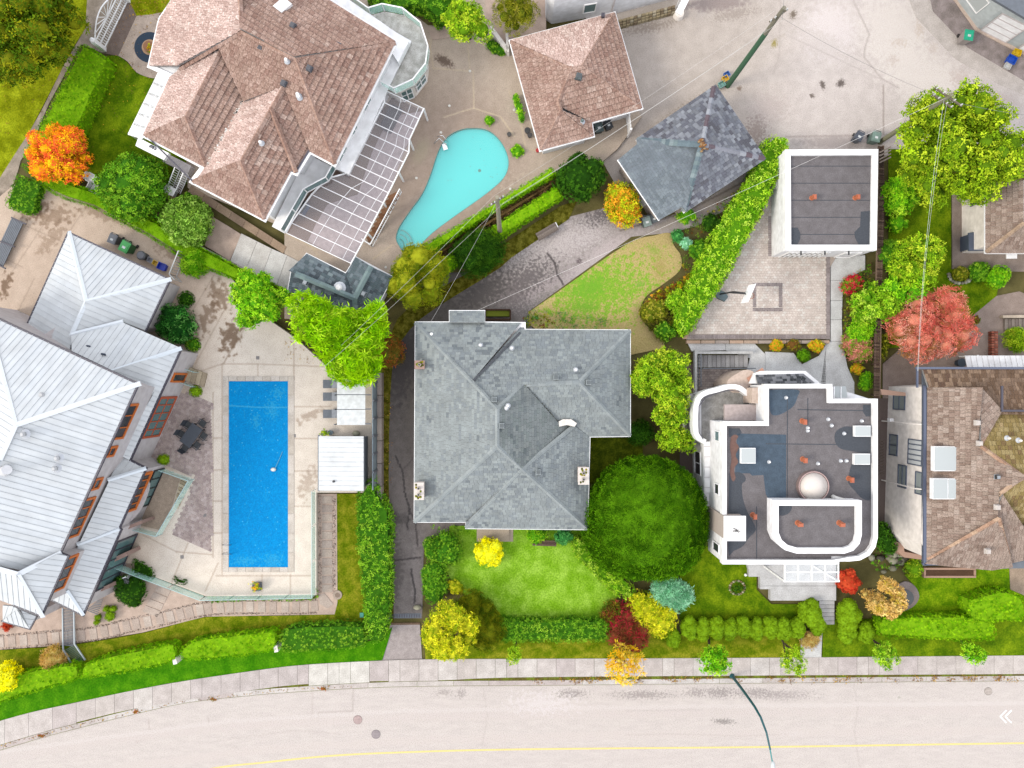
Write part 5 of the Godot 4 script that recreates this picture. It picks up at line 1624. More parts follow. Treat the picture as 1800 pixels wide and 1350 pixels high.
func white_house() -> void:
	var o := thing("flat_roof_house", "white modern house with flat dark roof, curved parapets and round skylight", "house", g(1390, 830))
	var T := 7.0
	var ev := [1344, 675, 1463, 675, 1464, 701, 1543, 701, 1542, 950, 1536, 970, 1520, 982, 1500, 986, 1478, 985, 1478, 993, 1271, 993, 1274, 740, 1344, 747]
	ev = [1344, 675, 1463, 675, 1464, 701, 1543, 701, 1543, 945, 1539, 962, 1529, 976, 1512, 985, 1492, 987, 1472, 987, 1472, 992, 1270, 992, 1270, 741, 1344, 741]
	var outer := pts(ev, T)
	var wl := inset(outer, 0.08)
	walls(o, wl, 3.0, T - 0.4, mats["stucco_white"], "upper_wall")
	flat_roof(o, ev, T, 0.3, 0.35)
	# lower storey, wider on the garden side
	var low := [1206, 700, 1228, 686, 1300, 655, 1320, 655, 1420, 655, 1444, 672, 1500, 680, 1532, 700, 1532, 960, 1470, 975, 1262, 975, 1250, 950, 1231, 940, 1231, 760, 1206, 735]
	low = [1236, 778, 1218, 756, 1218, 715, 1232, 694, 1262, 684, 1300, 688, 1320, 663, 1415, 660, 1436, 672, 1525, 700, 1530, 930, 1470, 968, 1262, 968, 1258, 940, 1240, 930, 1238, 890]
	var lw := pts(low, 3.3)
	walls(o, lw, 0.0, 3.3, mats["stucco_white"], "lower_wall")
	var cap := MB.new()
	cap.prism(pts([1237, 776, 1256, 776, 1256, 866, 1240, 866], 3.45), 3.3, 3.45)
	put("ledge", cap, mats["white"], o)
	for k in 5:
		cap = MB.new()
		cap.box(g(1246, 785 + k * 18, 3.47), Vector3(0.7, 0.03, 0.03))
		put("ledge_joint", cap, mats["stucco_grey"], o)
	# roof-terrace floor and rounded parapet on the north-west corner
	var bal := curve([1234, 700, 1234, 765, 1243, 780, 1276, 780], 1) + [1276, 744, 1318, 744, 1318, 695] + curve([1318, 695, 1306, 686, 1290, 684, 1272, 684, 1258, 690, 1234, 700], 3)
	var bm := MB.new()
	bm.prism(pts(bal, 3.42), 3.3, 3.42)
	put("terrace_floor", bm, mk("terrace_grey", Ps(196, 193, 190), 0.9, "fine", 3.0, "macro", 3.0), o)
	var pp := curve([1240, 777, 1224, 762, 1224, 712, 1236, 693, 1262, 685, 1280, 680, 1298, 681, 1312, 690, 1322, 698], 3)
	ribbon(o, pp, 0.36, 4.25, 3.2, mats["white"], "curved_parapet")
	gutter(o, [1236, 772, 1229, 760, 1229, 714, 1240, 699, 1264, 690, 1282, 686, 1300, 688], 4.3, mats["gutter_dark"], "rail", 0.05, 0.05, false)
	# small canopy box, round window and tan wall beside the terrace
	cap = MB.new()
	cap.prism(pts([1274, 711, 1341, 711, 1341, 739, 1274, 739], 5.0), 4.7, 5.0)
	put("canopy", cap, mk("canopy_mauve", Ps(205, 190, 186), 0.7, "soft", 2.0), o)
	cap = MB.new()
	cap.prism(pts([1322, 682, 1342, 680, 1342, 709, 1322, 709], 5.4), 3.3, 5.4)
	put("stair_wall", cap, mk("tan_wall", Ps(226, 205, 190), 0.85, "soft", 2.0), o)
	window(o, wl, [1271, 757, 1271, 776, 5.6], 4.9, 6.1, mats["white"], mats["pane_teal"], 1, 1)
	window(o, lw, [1234, 795, 1236, 838, 2.8], 0.8, 2.6, mats["white"], mats["pane_dark"], 2, 1)
	window(o, lw, [1238, 868, 1238, 888, 2.8], 0.6, 2.6, mats["white"], mats["pane_dark"], 1, 1, "door")
	window(o, wl, [1271, 850, 1271, 870, 5.6], 4.8, 6.0, mats["white"], mats["pane_dark"], 1, 1)
	window(o, wl, [1271, 955, 1271, 972, 5.6], 4.4, 6.0, mats["white"], mats["pane_dark"], 1, 1)
	window(o, lw, [1228, 697, 1244, 690, 2.8], 0.9, 2.6, mats["white"], mats["pane_teal"], 1, 1)
	# square chimney stack with a white cap
	cap = MB.new()
	cap.prism(pts([1243, 900, 1274, 908, 1274, 948, 1243, 936], 5.0), 0.0, 5.2)
	cap = MB.new()
	cap.prism(pts([1275, 909, 1309, 909, 1309, 949, 1275, 949], 7.9), 0.0, 7.9)
	put("chimney", cap, mk("chimney_tan", Ps(206, 192, 182), 0.9, "speck", 2.0), o)
	cap = MB.new()
	cap.prism(pts([1272.5, 907, 1311, 907, 1311, 951, 1272.5, 951], 8.0), 7.9, 8.02)
	put("chimney_cap", cap, mats["white"], o)
	cap = MB.new()
	cap.col = P(150, 146, 140)
	for k in 8: cap.bar(g(1291 + rr(-5, 5), 932 + rr(-4, 4), 8.03), g(1297 + rr(-5, 5), 933 + rr(-4, 4), 8.03), 0.05, 0.03)
	put("cap_stain", cap, mats["paint"], o)
	# raised room on the roof with its own rounded parapet
	var ph := [1359, 879, 1515, 880, 1515, 940, 1511, 956, 1500, 968, 1485, 973, 1400, 973, 1380, 967, 1366, 955, 1359, 938]
	var pw := inset(pts(ph, T + 1.0), 0.05)
	walls(o, pw, T - 0.35, T + 0.6, mats["stucco_white"], "roof_room_wall")
	flat_roof(o, ph, T + 1.0, 0.38, 0.3)
	for b in [[1402, 919], [1475, 919]]: orange_vent(o, b[0], b[1], T + 0.7, PI / 2)
	patch(o, curve([1370, 888, 1390, 888, 1391, 896, 1384, 904, 1370, 906, 1370, 888], 2), T + 0.708)
	# repairs
	var rt := T - 0.35
	patch(o, [1281, 753, 1300, 753, 1304, 760, 1300, 765, 1284, 768, 1281, 768], rt + 0.006)
	patch(o, curve([1352, 685, 1402, 685, 1402, 697, 1396, 712, 1384, 722, 1366, 730, 1354, 724, 1352, 685], 4), rt + 0.006, "bitumen_blue")
	patch(o, [1517, 712, 1533, 711, 1533, 732, 1522, 732, 1517, 724], rt + 0.006)
	patch(o, curve([1498, 750, 1484, 750, 1470, 758, 1467, 772, 1474, 786, 1492, 792, 1533, 794, 1533, 750, 1498, 750], 4), rt + 0.006)
	patch(o, curve([1497, 816, 1533, 816, 1533, 874, 1517, 877, 1502, 862, 1491, 848, 1493, 830, 1497, 816], 3), rt + 0.006)
	patch(o, [1296, 762, 1382, 764, 1382, 876, 1354, 884, 1346, 868, 1342, 835, 1322, 836, 1318, 832, 1292, 832], rt + 0.006, "bitumen_blue")
	patch(o, curve([1282, 832, 1300, 830, 1310, 838, 1310, 846, 1304, 852, 1306, 876, 1314, 900, 1328, 926, 1326, 936, 1316, 946, 1306, 960, 1290, 968, 1280, 966, 1282, 832], 3), rt + 0.011)
	patch(o, curve([1285, 768, 1291, 764, 1298, 767, 1293, 776, 1299, 786, 1293, 800, 1298, 812, 1290, 824, 1293, 840, 1288, 846, 1283, 830, 1286, 806, 1283, 786, 1285, 768], 3), rt + 0.015, "rust")
	for l in [[1384, 700, 1384, 880], [1346, 780, 1530, 782], [1402, 720, 1530, 722], [1330, 890, 1330, 985], [1420, 700, 1420, 760]]:
		var m := MB.new()
		m.bar(g(l[0], l[1], rt + 0.004), g(l[2], l[3], rt + 0.004), 0.06, 0.012)
		put("roof_seam", m, mats["bitumen_patch"], o)
	# skylights, vents
	skylight(o, [1300, 787, 1326, 787, 1326, 814, 1300, 814], rt, 1, mk("milky", Ps(184, 190, 190), 0.3))
	skylight(o, [1499, 748, 1527, 748, 1527, 767, 1499, 767], rt, 1, mk("milky", Ps(184, 190, 190), 0.3))
	skylight(o, [1498, 797, 1526, 797, 1526, 816, 1498, 816], rt, 1, mats["milky"])
	var dm := MB.new()
	var dc := g(1427, 854, rt)
	dm.col = P(150, 130, 126)
	dm.disc(dc, 1.12, 1.08, 0.0, 0.35, 36)
	var dome := put("dome_curb", dm, mats["paint"], o)
	dm = MB.new()
	dm.col = P(226, 216, 208)
	dm.smooth = true
	dm.blob(dc + Vector3(0, 0.34, 0), Vector3(0.98, 0.22, 0.98), noise, 0.0, 1.0, 32, 0.0)
	put("dome", dm, mk("dome_acrylic", Color.WHITE, 0.25), dome)
	dm = MB.new()
	dm.col = P(200, 170, 166)
	var ringp := []
	for k in 33: ringp.append(dc + Vector3(cos(TAU * k / 32) * 1.04, 0.37, sin(TAU * k / 32) * 1.04))
	dm.tube(ringp, [0.04], 6)
	put("dome_ring", dm, mats["paint"], dome)
	for b in [[1410, 740], [1411, 807], [1492, 841], [1323, 905]]: orange_vent(o, b[0], b[1], rt)
	for b in [[1456, 737], [1462, 748], [1438, 815], [1478, 810], [1488, 810], [1484, 762], [1382, 699], [1352, 812], [1420, 752], [1420, 757], [1515, 740]]: pipe_vent(o, b[0], b[1], rt, 0.06, 0.16)
	dm = MB.new()
	dm.col = P(238, 236, 232)
	dm.tube([g(1464, 873, rt + 0.1), g(1470, 876, rt + 0.5), g(1484, 880, rt + 0.55)], [0.16], 12)
	put("vent_duct", dm, mats["paint"], o)
	# glazed canopy over the front door
	var gc := put("door_canopy", MB.new(), mats["white"], o)
	for k in 5:
		var m := MB.new()
		m.bar(g(1379 + k * 23.6, 973, 5.2), g(1379 + k * 23.6, 1022, 4.8), 0.09, 0.1)
		put("rafter", m, mats["white"], gc)
	for k in 4:
		var m := MB.new()
		m.bar(g(1378, 973 + k * 16.3, 5.2 - 0.133 * k), g(1475, 973 + k * 16.3, 5.2 - 0.133 * k), 0.09, 0.09)
		put("purlin", m, mats["white"], gc)
	for k in 4:
		for j in 3:
			var m := MB.new()
			m.obox(g(1390.8 + k * 23.6, 981 + j * 16.3, 5.18 - 0.133 * j), Vector3(0.42, 0, 0), Vector3(0, 0.01, 0), Vector3(0, -0.05, 0.32))
			put("pane", m, mats["glass_clear"], gc)
	for x in [1379, 1474]:
		var m := MB.new()
		m.box(Vector3(g(x, 1021, 4.8).x, 2.6, g(x, 1021, 4.8).z), Vector3(0.14, 4.5, 0.14))
		put("post", m, mats["white"], gc)
	var gb := put("glass_bay", MB.new(), mats["white"], o)
	for k in 2:
		var m := MB.new()
		m.obox(g(1472 + k * 11, 689, 4.0), Vector3(0.22, 0, 0), Vector3(0, 0.02, 0), Vector3(0, 0.1, 0.42))
		put("pane", m, mats["milky"], gb)
		m = MB.new()
		m.bar(g(1466 + k * 12, 680, 3.9), g(1466 + k * 12, 700, 4.15), 0.07, 0.09)
		put("rafter", m, mats["white"], gb)
	# curved entrance bay with its small dark hip roof on the north
	var fm := MB.new()
	fm.prism(pts([1318, 674, 1326, 656, 1338, 652, 1416, 652, 1440, 672, 1440, 676], 4.3), 4.0, 4.3)
	put("bay_eave", fm, mats["white"], o)
	var brf := put("bay_roof", MB.new(), mats["white"], o)
	laid(o, brf, [[1328, 659, 4.32, 1412, 657, 4.32, 1406, 674, 4.7, 1332, 674, 4.7], [1412, 657, 4.32, 1432, 673, 4.32, 1406, 674, 4.7]], "shingle", 0.2, 0.3, 0.02, palette([[110, 112, 116], [90, 92, 96], [140, 142, 146], [70, 72, 76]]), mats["shingle"], 0, 0.0, Color.WHITE, 0.3)
	fm = MB.new()
	fm.prism(pts(curve([1288, 690, 1278, 680, 1280, 668, 1296, 656, 1312, 650, 1326, 656, 1320, 676, 1300, 690], 3), 3.6), 0.0, 3.62)
	put("entrance_wall", fm, mats["tan_wall"], o)
	fm = MB.new()
	fm.bar(g(1315, 668, 3.7), g(1342, 650, 3.7), 0.35, 0.12)
	put("tile_ridge", fm, mk("terracotta", Ps(226, 170, 146), 0.8, "soft", 2.0), o)
	# basement stairs
	var st := thing("basement_stairs", "grey concrete basement stairs with metal railing beside white house", "stairs", g(1272, 632))
	for k in 11: slab4(st, "step", [1228 + k * 7.9, 624, 1235.8 + k * 7.9, 624, 1235.8 + k * 7.9, 646, 1228 + k * 7.9, 646], 0.06 + 0.035 * k, [P(206, 202, 200), P(190, 187, 186)][k % 2], mats["slab"])
	var wm := MB.new()
	wm.bar(g(1222, 620, 0.5), g(1322, 620, 0.5), 0.2, 0.5)
	wm.bar(g(1222, 616, 0.5), g(1222, 690, 0.5), 0.2, 0.52)
	put("retaining_wall", wm, mats["pale_concrete"], st)
	railing(st, g(1230, 648, 0.3), g(1322, 648, 0.5), 0.9, mats["steel_grey"], 0.25)
	railing(st, g(1227, 624, 0.3), g(1227, 680, 0.3), 0.9, mats["steel_grey"], 0.25)
	var ws := sheet("stair_court", "sunken brick floor at the foot of the basement stairs", [1226, 648, 1300, 648, 1292, 690, 1226, 690], 0.04, mats["alley"])
	pavers(ws, [1227, 649, 1290, 649, 1285, 688, 1227, 688], 0.05, 0.3, 0.2, 0.0, [P(190, 176, 168), P(176, 162, 156), P(200, 186, 178)])

func shake_house() -> void:
	var o := thing("shake_house", "two storey cream house with mossy cedar shake roof at right", "house", g(1720, 830))
	var ev := [1622, 650, 1900, 650, 1900, 1000, 1776, 1000, 1744, 1002, 1622, 992]
	var eave := pts(ev, 5.4)
	var wl := pts([1624, 680, 1900, 660, 1900, 980, 1640, 985, 1616, 955], 5.0)
	walls(o, wl, 0.0, 5.3, mats["cream"])
	var roof := put("roof", soffit(eave, 5.25), mats["steel_grey"], o)
	var e := 5.4
	var shk := palette([[184, 166, 154], [177, 158, 146], [170, 150, 138], [190, 172, 160], [158, 138, 127], [180, 162, 150], [196, 180, 169]])
	var mossy := palette([[176, 156, 106], [160, 142, 92], [186, 168, 120], [150, 126, 90], [196, 174, 130]])
	laid(o, roof, [[1628, 990, e, 1630, 681, e, 1730, 681, 7.6, 1724, 784, 7.6, 1799, 838, 8.6, 1759, 868, 8.2, 1757, 911, 8.2]], "shake", 0.34, 0.27, 0.045, shk, mats["shake"], 300, 0.0, Color.WHITE, 0.4)
	laid(o, roof, [[1624, 991, e, 1744, 1002, e, 1776, 995, e, 1757, 911, 8.2]], "south_shake", 0.34, 0.27, 0.045, shk, mats["shake"], 0, 0.0, Color.WHITE, 0.4)
	laid(o, roof, [[1730, 681, 7.4, 1756, 722, 6.7, 1724, 786, 7.6]], "north_shake", 0.34, 0.27, 0.045, shk, mats["shake"], 0, 0.0, Color.WHITE, 0.4)
	laid(o, roof, [[1754, 728, 6.6, 1900, 728, 6.6, 1900, 838, 8.6, 1799, 838, 8.6, 1724, 784, 7.6]], "dormer_shake", 0.34, 0.27, 0.045, mossy, mats["shake"], 0, 0.0, Color.WHITE, 0.4)
	laid(o, roof, [[1790, 922, 6.4, 1900, 922, 6.4, 1900, 838, 8.6, 1799, 838, 8.6, 1759, 868, 8.2]], "dormer_shake", 0.34, 0.27, 0.045, mossy, mats["shake"], 0, 0.0, Color.WHITE, 0.4)
	laid(o, roof, [[1776, 990, e, 1900, 960, e, 1900, 922, 6.4, 1790, 922, 6.4, 1759, 868, 8.2, 1757, 911, 8.2]], "south_shake", 0.34, 0.27, 0.045, shk, mats["shake"], 0, 0.0, Color.WHITE, 0.4)
	laid(o, roof, [[1622, 650, e, 1900, 650, e, 1900, 728, 6.6, 1754, 728, 6.6, 1730, 740, 7.5, 1730, 681, 7.4, 1630, 681, 5.9]], "north_shake", 0.34, 0.27, 0.045, palette([[150, 126, 108], [132, 108, 90], [166, 142, 120], [120, 98, 84]]), mats["shake"], 0, 0.0, Color.WHITE, 0.4)
	caps(roof, [[1724, 784, 7.66, 1799, 838, 8.66], [1799, 838, 8.66, 1759, 868, 8.26], [1759, 868, 8.26, 1792, 922, 6.5], [1757, 911, 8.26, 1632, 984, 5.5], [1757, 911, 8.26, 1776, 985, 5.5], [1754, 728, 6.7, 1724, 784, 7.66], [1744, 936, 7.0, 1775, 982, 5.5]], "ridge_shake", 0.4, 0.3, mats["shake"], palette([[206, 170, 146], [190, 156, 134], [216, 186, 160]]), 0.04, 0.06)
	gutter(roof, [1626, 992, 1626, 680], 5.45, mats["gutter_blue"], "gutter", 0.2, 0.12, false)
	gutter(roof, [1612, 647, 1900, 647], 5.5, mats["gutter_blue"], "gutter", 0.16, 0.12, false)
	gutter(roof, [1613, 647, 1613, 680], 5.4, mats["gutter_blue"], "gutter", 0.12, 0.12, false)
	gutter(roof, [1624, 992, 1656, 992], 5.45, mats["gutter_blue"], "gutter", 0.14, 0.12, false)
	gutter(roof, [1762, 680, 1762, 722, 1900, 722], 7.2, mats["gutter_dark"], "gutter", 0.14, 0.1, false)
	skylight(roof, [1636, 784, 1686, 784, 1686, 827, 1636, 827], 6.1, 1, mats["milky"], "skylight", 0.4)
	skylight(roof, [1634, 840, 1686, 840, 1686, 876, 1634, 876], 6.1, 2, mats["milky"], "skylight", 0.4)
	for b in [[1715, 743, 7.3], [1750, 891, 8.0], [1733, 968, 6.8], [1719, 779, 7.4]]: box_vent(roof, b[0], b[1], b[2], 0.3, 0.0, P(236, 228, 220), P(214, 204, 196))
	box_vent(roof, 1750, 838, 8.2, 0.26, 0.0, P(60, 58, 60))
	for b in [[1770, 770, 8.0], [1790, 774, 8.2]]: pipe_vent(roof, b[0], b[1], b[2], 0.08, 0.3, P(250, 246, 238))
	# windows of the west wall, blue-grey trim
	var wf := [1624, 680, 1616, 955]
	var fb := mk("trim_blue", Ps(86, 96, 116), 0.5)
	for w in [[708, 0.9, 2.6, 30, 1, 2], [790, 0.5, 1.7, 40, 2, 1], [797, 3.2, 5.1, 46, 5, 1], [845, 1.9, 3.1, 42, 1, 2], [850, 4.3, 5.2, 40, 1, 1]]:
		var hh: float = (w[1] + w[2]) * 0.5
		window(o, wl, [1618, w[0] - w[3] * 0.5, 1618, w[0] + w[3] * 0.5, 5.0], w[1], w[2], fb, mk("pane_grey", Ps(150, 158, 158), 0.15) if w[4] < 5 else mk("pane_pale", Ps(210, 214, 216), 0.15), w[4], w[5])
	for v in [746, 860]:
		var m := MB.new()
		var p := g(1616, v, 5.2)
		m.tube([p + Vector3(0.2, 0, 0), p + Vector3(-0.12, -0.3, 0), Vector3(p.x - 0.12, 0.1, p.z)], [0.05], 8)
		put("downpipe", m, mats["cream"], o)
	var am := MB.new()
	am.prism(pts([1548, 684, 1592, 690, 1592, 696, 1550, 694], 3.1), 2.95, 3.1, true)
	put("brick_awning", am, mk("awning_brick", Ps(196, 160, 140), 0.85, "speck", 2.0), o)
	am = MB.new()
	am.prism(pts([1562, 948, 1588, 956, 1590, 970, 1622, 976, 1622, 984, 1590, 980, 1562, 956], 1.2), 0.0, 1.2)
	put("brick_plinth", am, mats["awning_brick"], o)
	# meter box
	box_part(o, "meter_box", 1563, 738, 1.2, Vector3(0.3, 0.4, 0.25), 0.0, mats["white"])
	var bd := thing("brick_planter", "long low brick planter in front of the shake roofed house", "planter", g(1672, 1008))
	for s in [[1624, 998, 1716, 998, 1716, 1002, 1624, 1002], [1624, 1012, 1716, 1012, 1716, 1016, 1624, 1016], [1624, 1002, 1628, 1002, 1628, 1012, 1624, 1012], [1712, 1002, 1716, 1002, 1716, 1012, 1712, 1012]]: slab4(bd, "border", s, 0.4, Color.WHITE, mats["awning_brick"])
	slab4(bd, "soil", [1628, 1002, 1712, 1002, 1712, 1012, 1628, 1012], 0.33, P(110, 84, 64), mats["slab"])
	# small neighbour house above
	o = thing("small_shake_house", "small cream house with cedar shake roof below the large tree", "house", g(1770, 390))
	wl = pts([1732, 322, 1900, 322, 1900, 438, 1732, 438], 3.4)
	wl = inset(wl, 0.3)
	walls(o, wl, 0.0, 3.4, mats["cream"])
	roof = put("roof", soffit(pts([1732, 316, 1900, 316, 1900, 445, 1732, 445], 3.5), 3.4), mats["white"], o)
	laid(o, roof, [[1732, 445, 3.5, 1732, 316, 3.5, 1800, 316, 5.0, 1800, 392, 5.0]], "shake", 0.34, 0.28, 0.045, shk, mats["shake"], 200, 0.0, Color.WHITE, 0.4)
	laid(o, roof, [[1732, 445, 3.5, 1900, 445, 3.5, 1900, 392, 5.0, 1800, 392, 5.0]], "south_shake", 0.34, 0.28, 0.045, shk, mats["shake"], 0, 0.0, Color.WHITE, 0.4)
	caps(roof, [[1800, 392, 5.05, 1734, 443, 3.6]], "ridge_shake", 0.4, 0.3, mats["shake"], palette([[206, 180, 156], [190, 166, 144]]), 0.04, 0.06)
	gutter(roof, [1732, 316, 1732, 445, 1900, 445], 3.52, mats["white"], "gutter", 0.1, 0.1, false)
	window(o, wl, [1735, 330, 1735, 352, 3.2], 1.2, 2.8, fb, mats["pane_dark"], 1, 1)
	am = MB.new()
	am.prism(pts([1703, 409, 1736, 405, 1736, 440, 1703, 441], 1.6), 1.45, 1.6, true)
	am.prism(pts([1706, 411, 1734, 408, 1734, 436, 1706, 437], 1.4), 0.0, 1.4)
	put("blue_bay", am, fb, o)
	var wm := MB.new()
	wm.box(g(1703, 425, 1.0), Vector3(0.1, 0.7, 0.9))
	wm.box(g(1778, 450, 2.0), Vector3(0.8, 0.1, 0.4))
	put("window_trim", wm, mats["white"], o)

func north_buildings() -> void:
	# white building at the top edge
	var o := thing("white_building", "smooth white building on a stone base at the top edge", "building", g(1060, -20))
	var base := curve([958, -60, 958, 25, 961, 36, 970, 42], 2) + [1090, 22, 1190, -4, 1190, -80]
	var wl := pts(base, 0.0)
	walls(o, wl, 0.0, 6.0, mats["stucco_white"])
	var bf := pts(base, 0.0)
	window(o, bf, [1022, 33, 1044, 29.5, 0.0], 0.9, 2.2, mats["white"], mats["pane_teal"], 1, 1)
	var m := MB.new()
	m.bar(Vector3(g(1074, 26).x, 0.1, g(1074, 26).z), Vector3(g(1074, 26).x, 5.8, g(1074, 26).z), 0.09, 0.09)
	put("downpipe", m, mats["stucco_grey"], o)
	m = MB.new()
	m.box(g(1060, 27, 3.2), Vector3(0.25, 0.25, 0.3))
	put("wall_lamp", m, mats["gutter_dark"], o)
	var rb := thing("stone_retaining_wall", "low mossy stone wall in front of the white building", "wall", g(1140, 40))
	for k in 15:
		for j in 3:
			slab4(rb, "stone", [1088 + k * 6.6 + rr(-0.6, 0.6), 34.5 - k * 1.75 + j * 4.6, 1094.4 + k * 6.6, 33 - k * 1.75 + j * 4.6, 1094.4 + k * 6.6, 37.4 - k * 1.75 + j * 4.6, 1088 + k * 6.6, 39 - k * 1.75 + j * 4.6], 0.85 - j * 0.22 + rr(-0.05, 0.05), [P(196, 180, 146), P(176, 160, 128), P(160, 142, 116), P(206, 194, 168)][rng.randi() % 4], mats["slab"])
	var gt := thing("white_entry_gate", "white post and slatted gate beside the stone wall", "gate", g(1196, 14))
	for k in 7:
		m = MB.new()
		m.box(g(1192 + k * 2.6, 4 + 0.2 * k, 1.0), Vector3(0.05, 1.7, 0.07))
		put("slat", m, mats["white"], gt)
	m = MB.new()
	m.bar(g(1208, -6, 1.7), g(1192, 24, 1.7), 0.5, 0.14)
	put("top_beam", m, mats["white"], gt)
	m = MB.new()
	m.disc(g(1192, 28, 0.0), 0.42, 0.36, 0.0, 0.5, 18)
	put("pillar_foot", m, mats["cream"], gt)
	# pale blue garage building, top right
	o = thing("pale_blue_garage", "pale blue grey building with white garage door at top right", "garage", g(1760, 20))
	base = [1672, -80, 1678, -2, 1716, 50, 1850, 118, 1850, -80]
	wl = pts(base, 0.0)
	walls(o, wl, 0.0, 4.4, mk("wall_blue", Ps(200, 208, 210), 0.8, "soft", 3.0))
	m = MB.new()
	m.prism(pts([1665, -90, 1696, -30, 1742, -2, 1850, 62, 1850, -90], 4.5), 4.4, 4.6)
	put("roof", m, mats["steel_grey"], o)
	window(o, wl, [1722, 53, 1767, 76, 0.0], 0.1, 2.7, mats["stucco_grey"], mats["stucco_white"], 1, 4, "garage_door")
	window(o, wl, [1786, 86, 1830, 108, 0.0], 0.1, 2.7, mats["stucco_grey"], mats["stucco_white"], 1, 4, "garage_door")
	window(o, wl, [1684, 6, 1704, 34, 0.0], 0.9, 2.5, mats["white"], mats["milky"], 1, 1)
	m = MB.new()
	m.prism(pts([1676, -4, 1682, -8, 1722, 46, 1716, 53], 0.14), 0.0, 0.14)
	m.prism(pts([1716, 53, 1718, 48, 1850, 115, 1850, 122], 0.13), 0.0, 0.13)
	put("plinth", m, mats["tan_wall"], o)
	# L-shaped dark pavilion
	o = thing("dark_pavilion", "L shaped pavilion with dark slate roof beside the patio cover", "pavilion", g(600, 490))
	var ev := [539, 446, 608, 481, 626, 452, 690, 486, 679, 510, 654, 556, 622, 552, 506, 513, 512, 478]
	walls(o, inset(pts(ev, 2.7), 0.35), 0.0, 2.65, mats["stucco_white"])
	var roof := put("roof", soffit(pts(ev, 2.7), 2.65), mats["white"], o)
	var dk := palette([[104, 116, 122], [92, 104, 110], [116, 128, 134], [82, 92, 98], [128, 140, 144]])
	laid(o, roof, [[539, 446, 2.75, 608, 481, 2.75, 623, 524, 3.8, 519, 481, 3.5, 512, 478, 2.75], [506, 513, 2.75, 512, 478, 2.75, 519, 481, 3.5, 623, 524, 3.8, 622, 552, 2.75], [626, 452, 2.75, 608, 481, 2.75, 623, 524, 3.8, 652, 468, 3.8], [690, 486, 2.75, 654, 556, 2.75, 623, 552, 2.9, 623, 524, 3.8, 652, 468, 3.8]], "slate", 0.26, 0.34, 0.035, dk, mats["shingle"], 300, 0.0, Color.WHITE, 0.2)
	caps(roof, [[519, 481, 3.55, 623, 524, 3.84], [623, 524, 3.84, 652, 468, 3.84], [623, 524, 3.84, 624, 551, 2.95]], "ridge_slate", 0.4, 0.42, mats["shingle"], palette([[128, 146, 146], [118, 136, 138]]), 0.03, 0.05)
	gutter(roof, [506, 513, 512, 478, 539, 446, 608, 480.5, 626, 452.5, 689, 486], 2.76, mats["white"], "gutter", 0.12, 0.1, false)
	gutter(roof, [679, 508, 655, 554], 2.76, mats["white"], "gutter", 0.1, 0.1, false)
	pipe_vent(roof, 597, 506, 3.5, 0.2, 0.3, P(244, 244, 244))
	box_vent(roof, 538, 497, 3.2, 0.34, -0.45, P(78, 90, 96))
	box_vent(roof, 640, 517, 3.4, 0.34, -0.45, P(84, 100, 106))

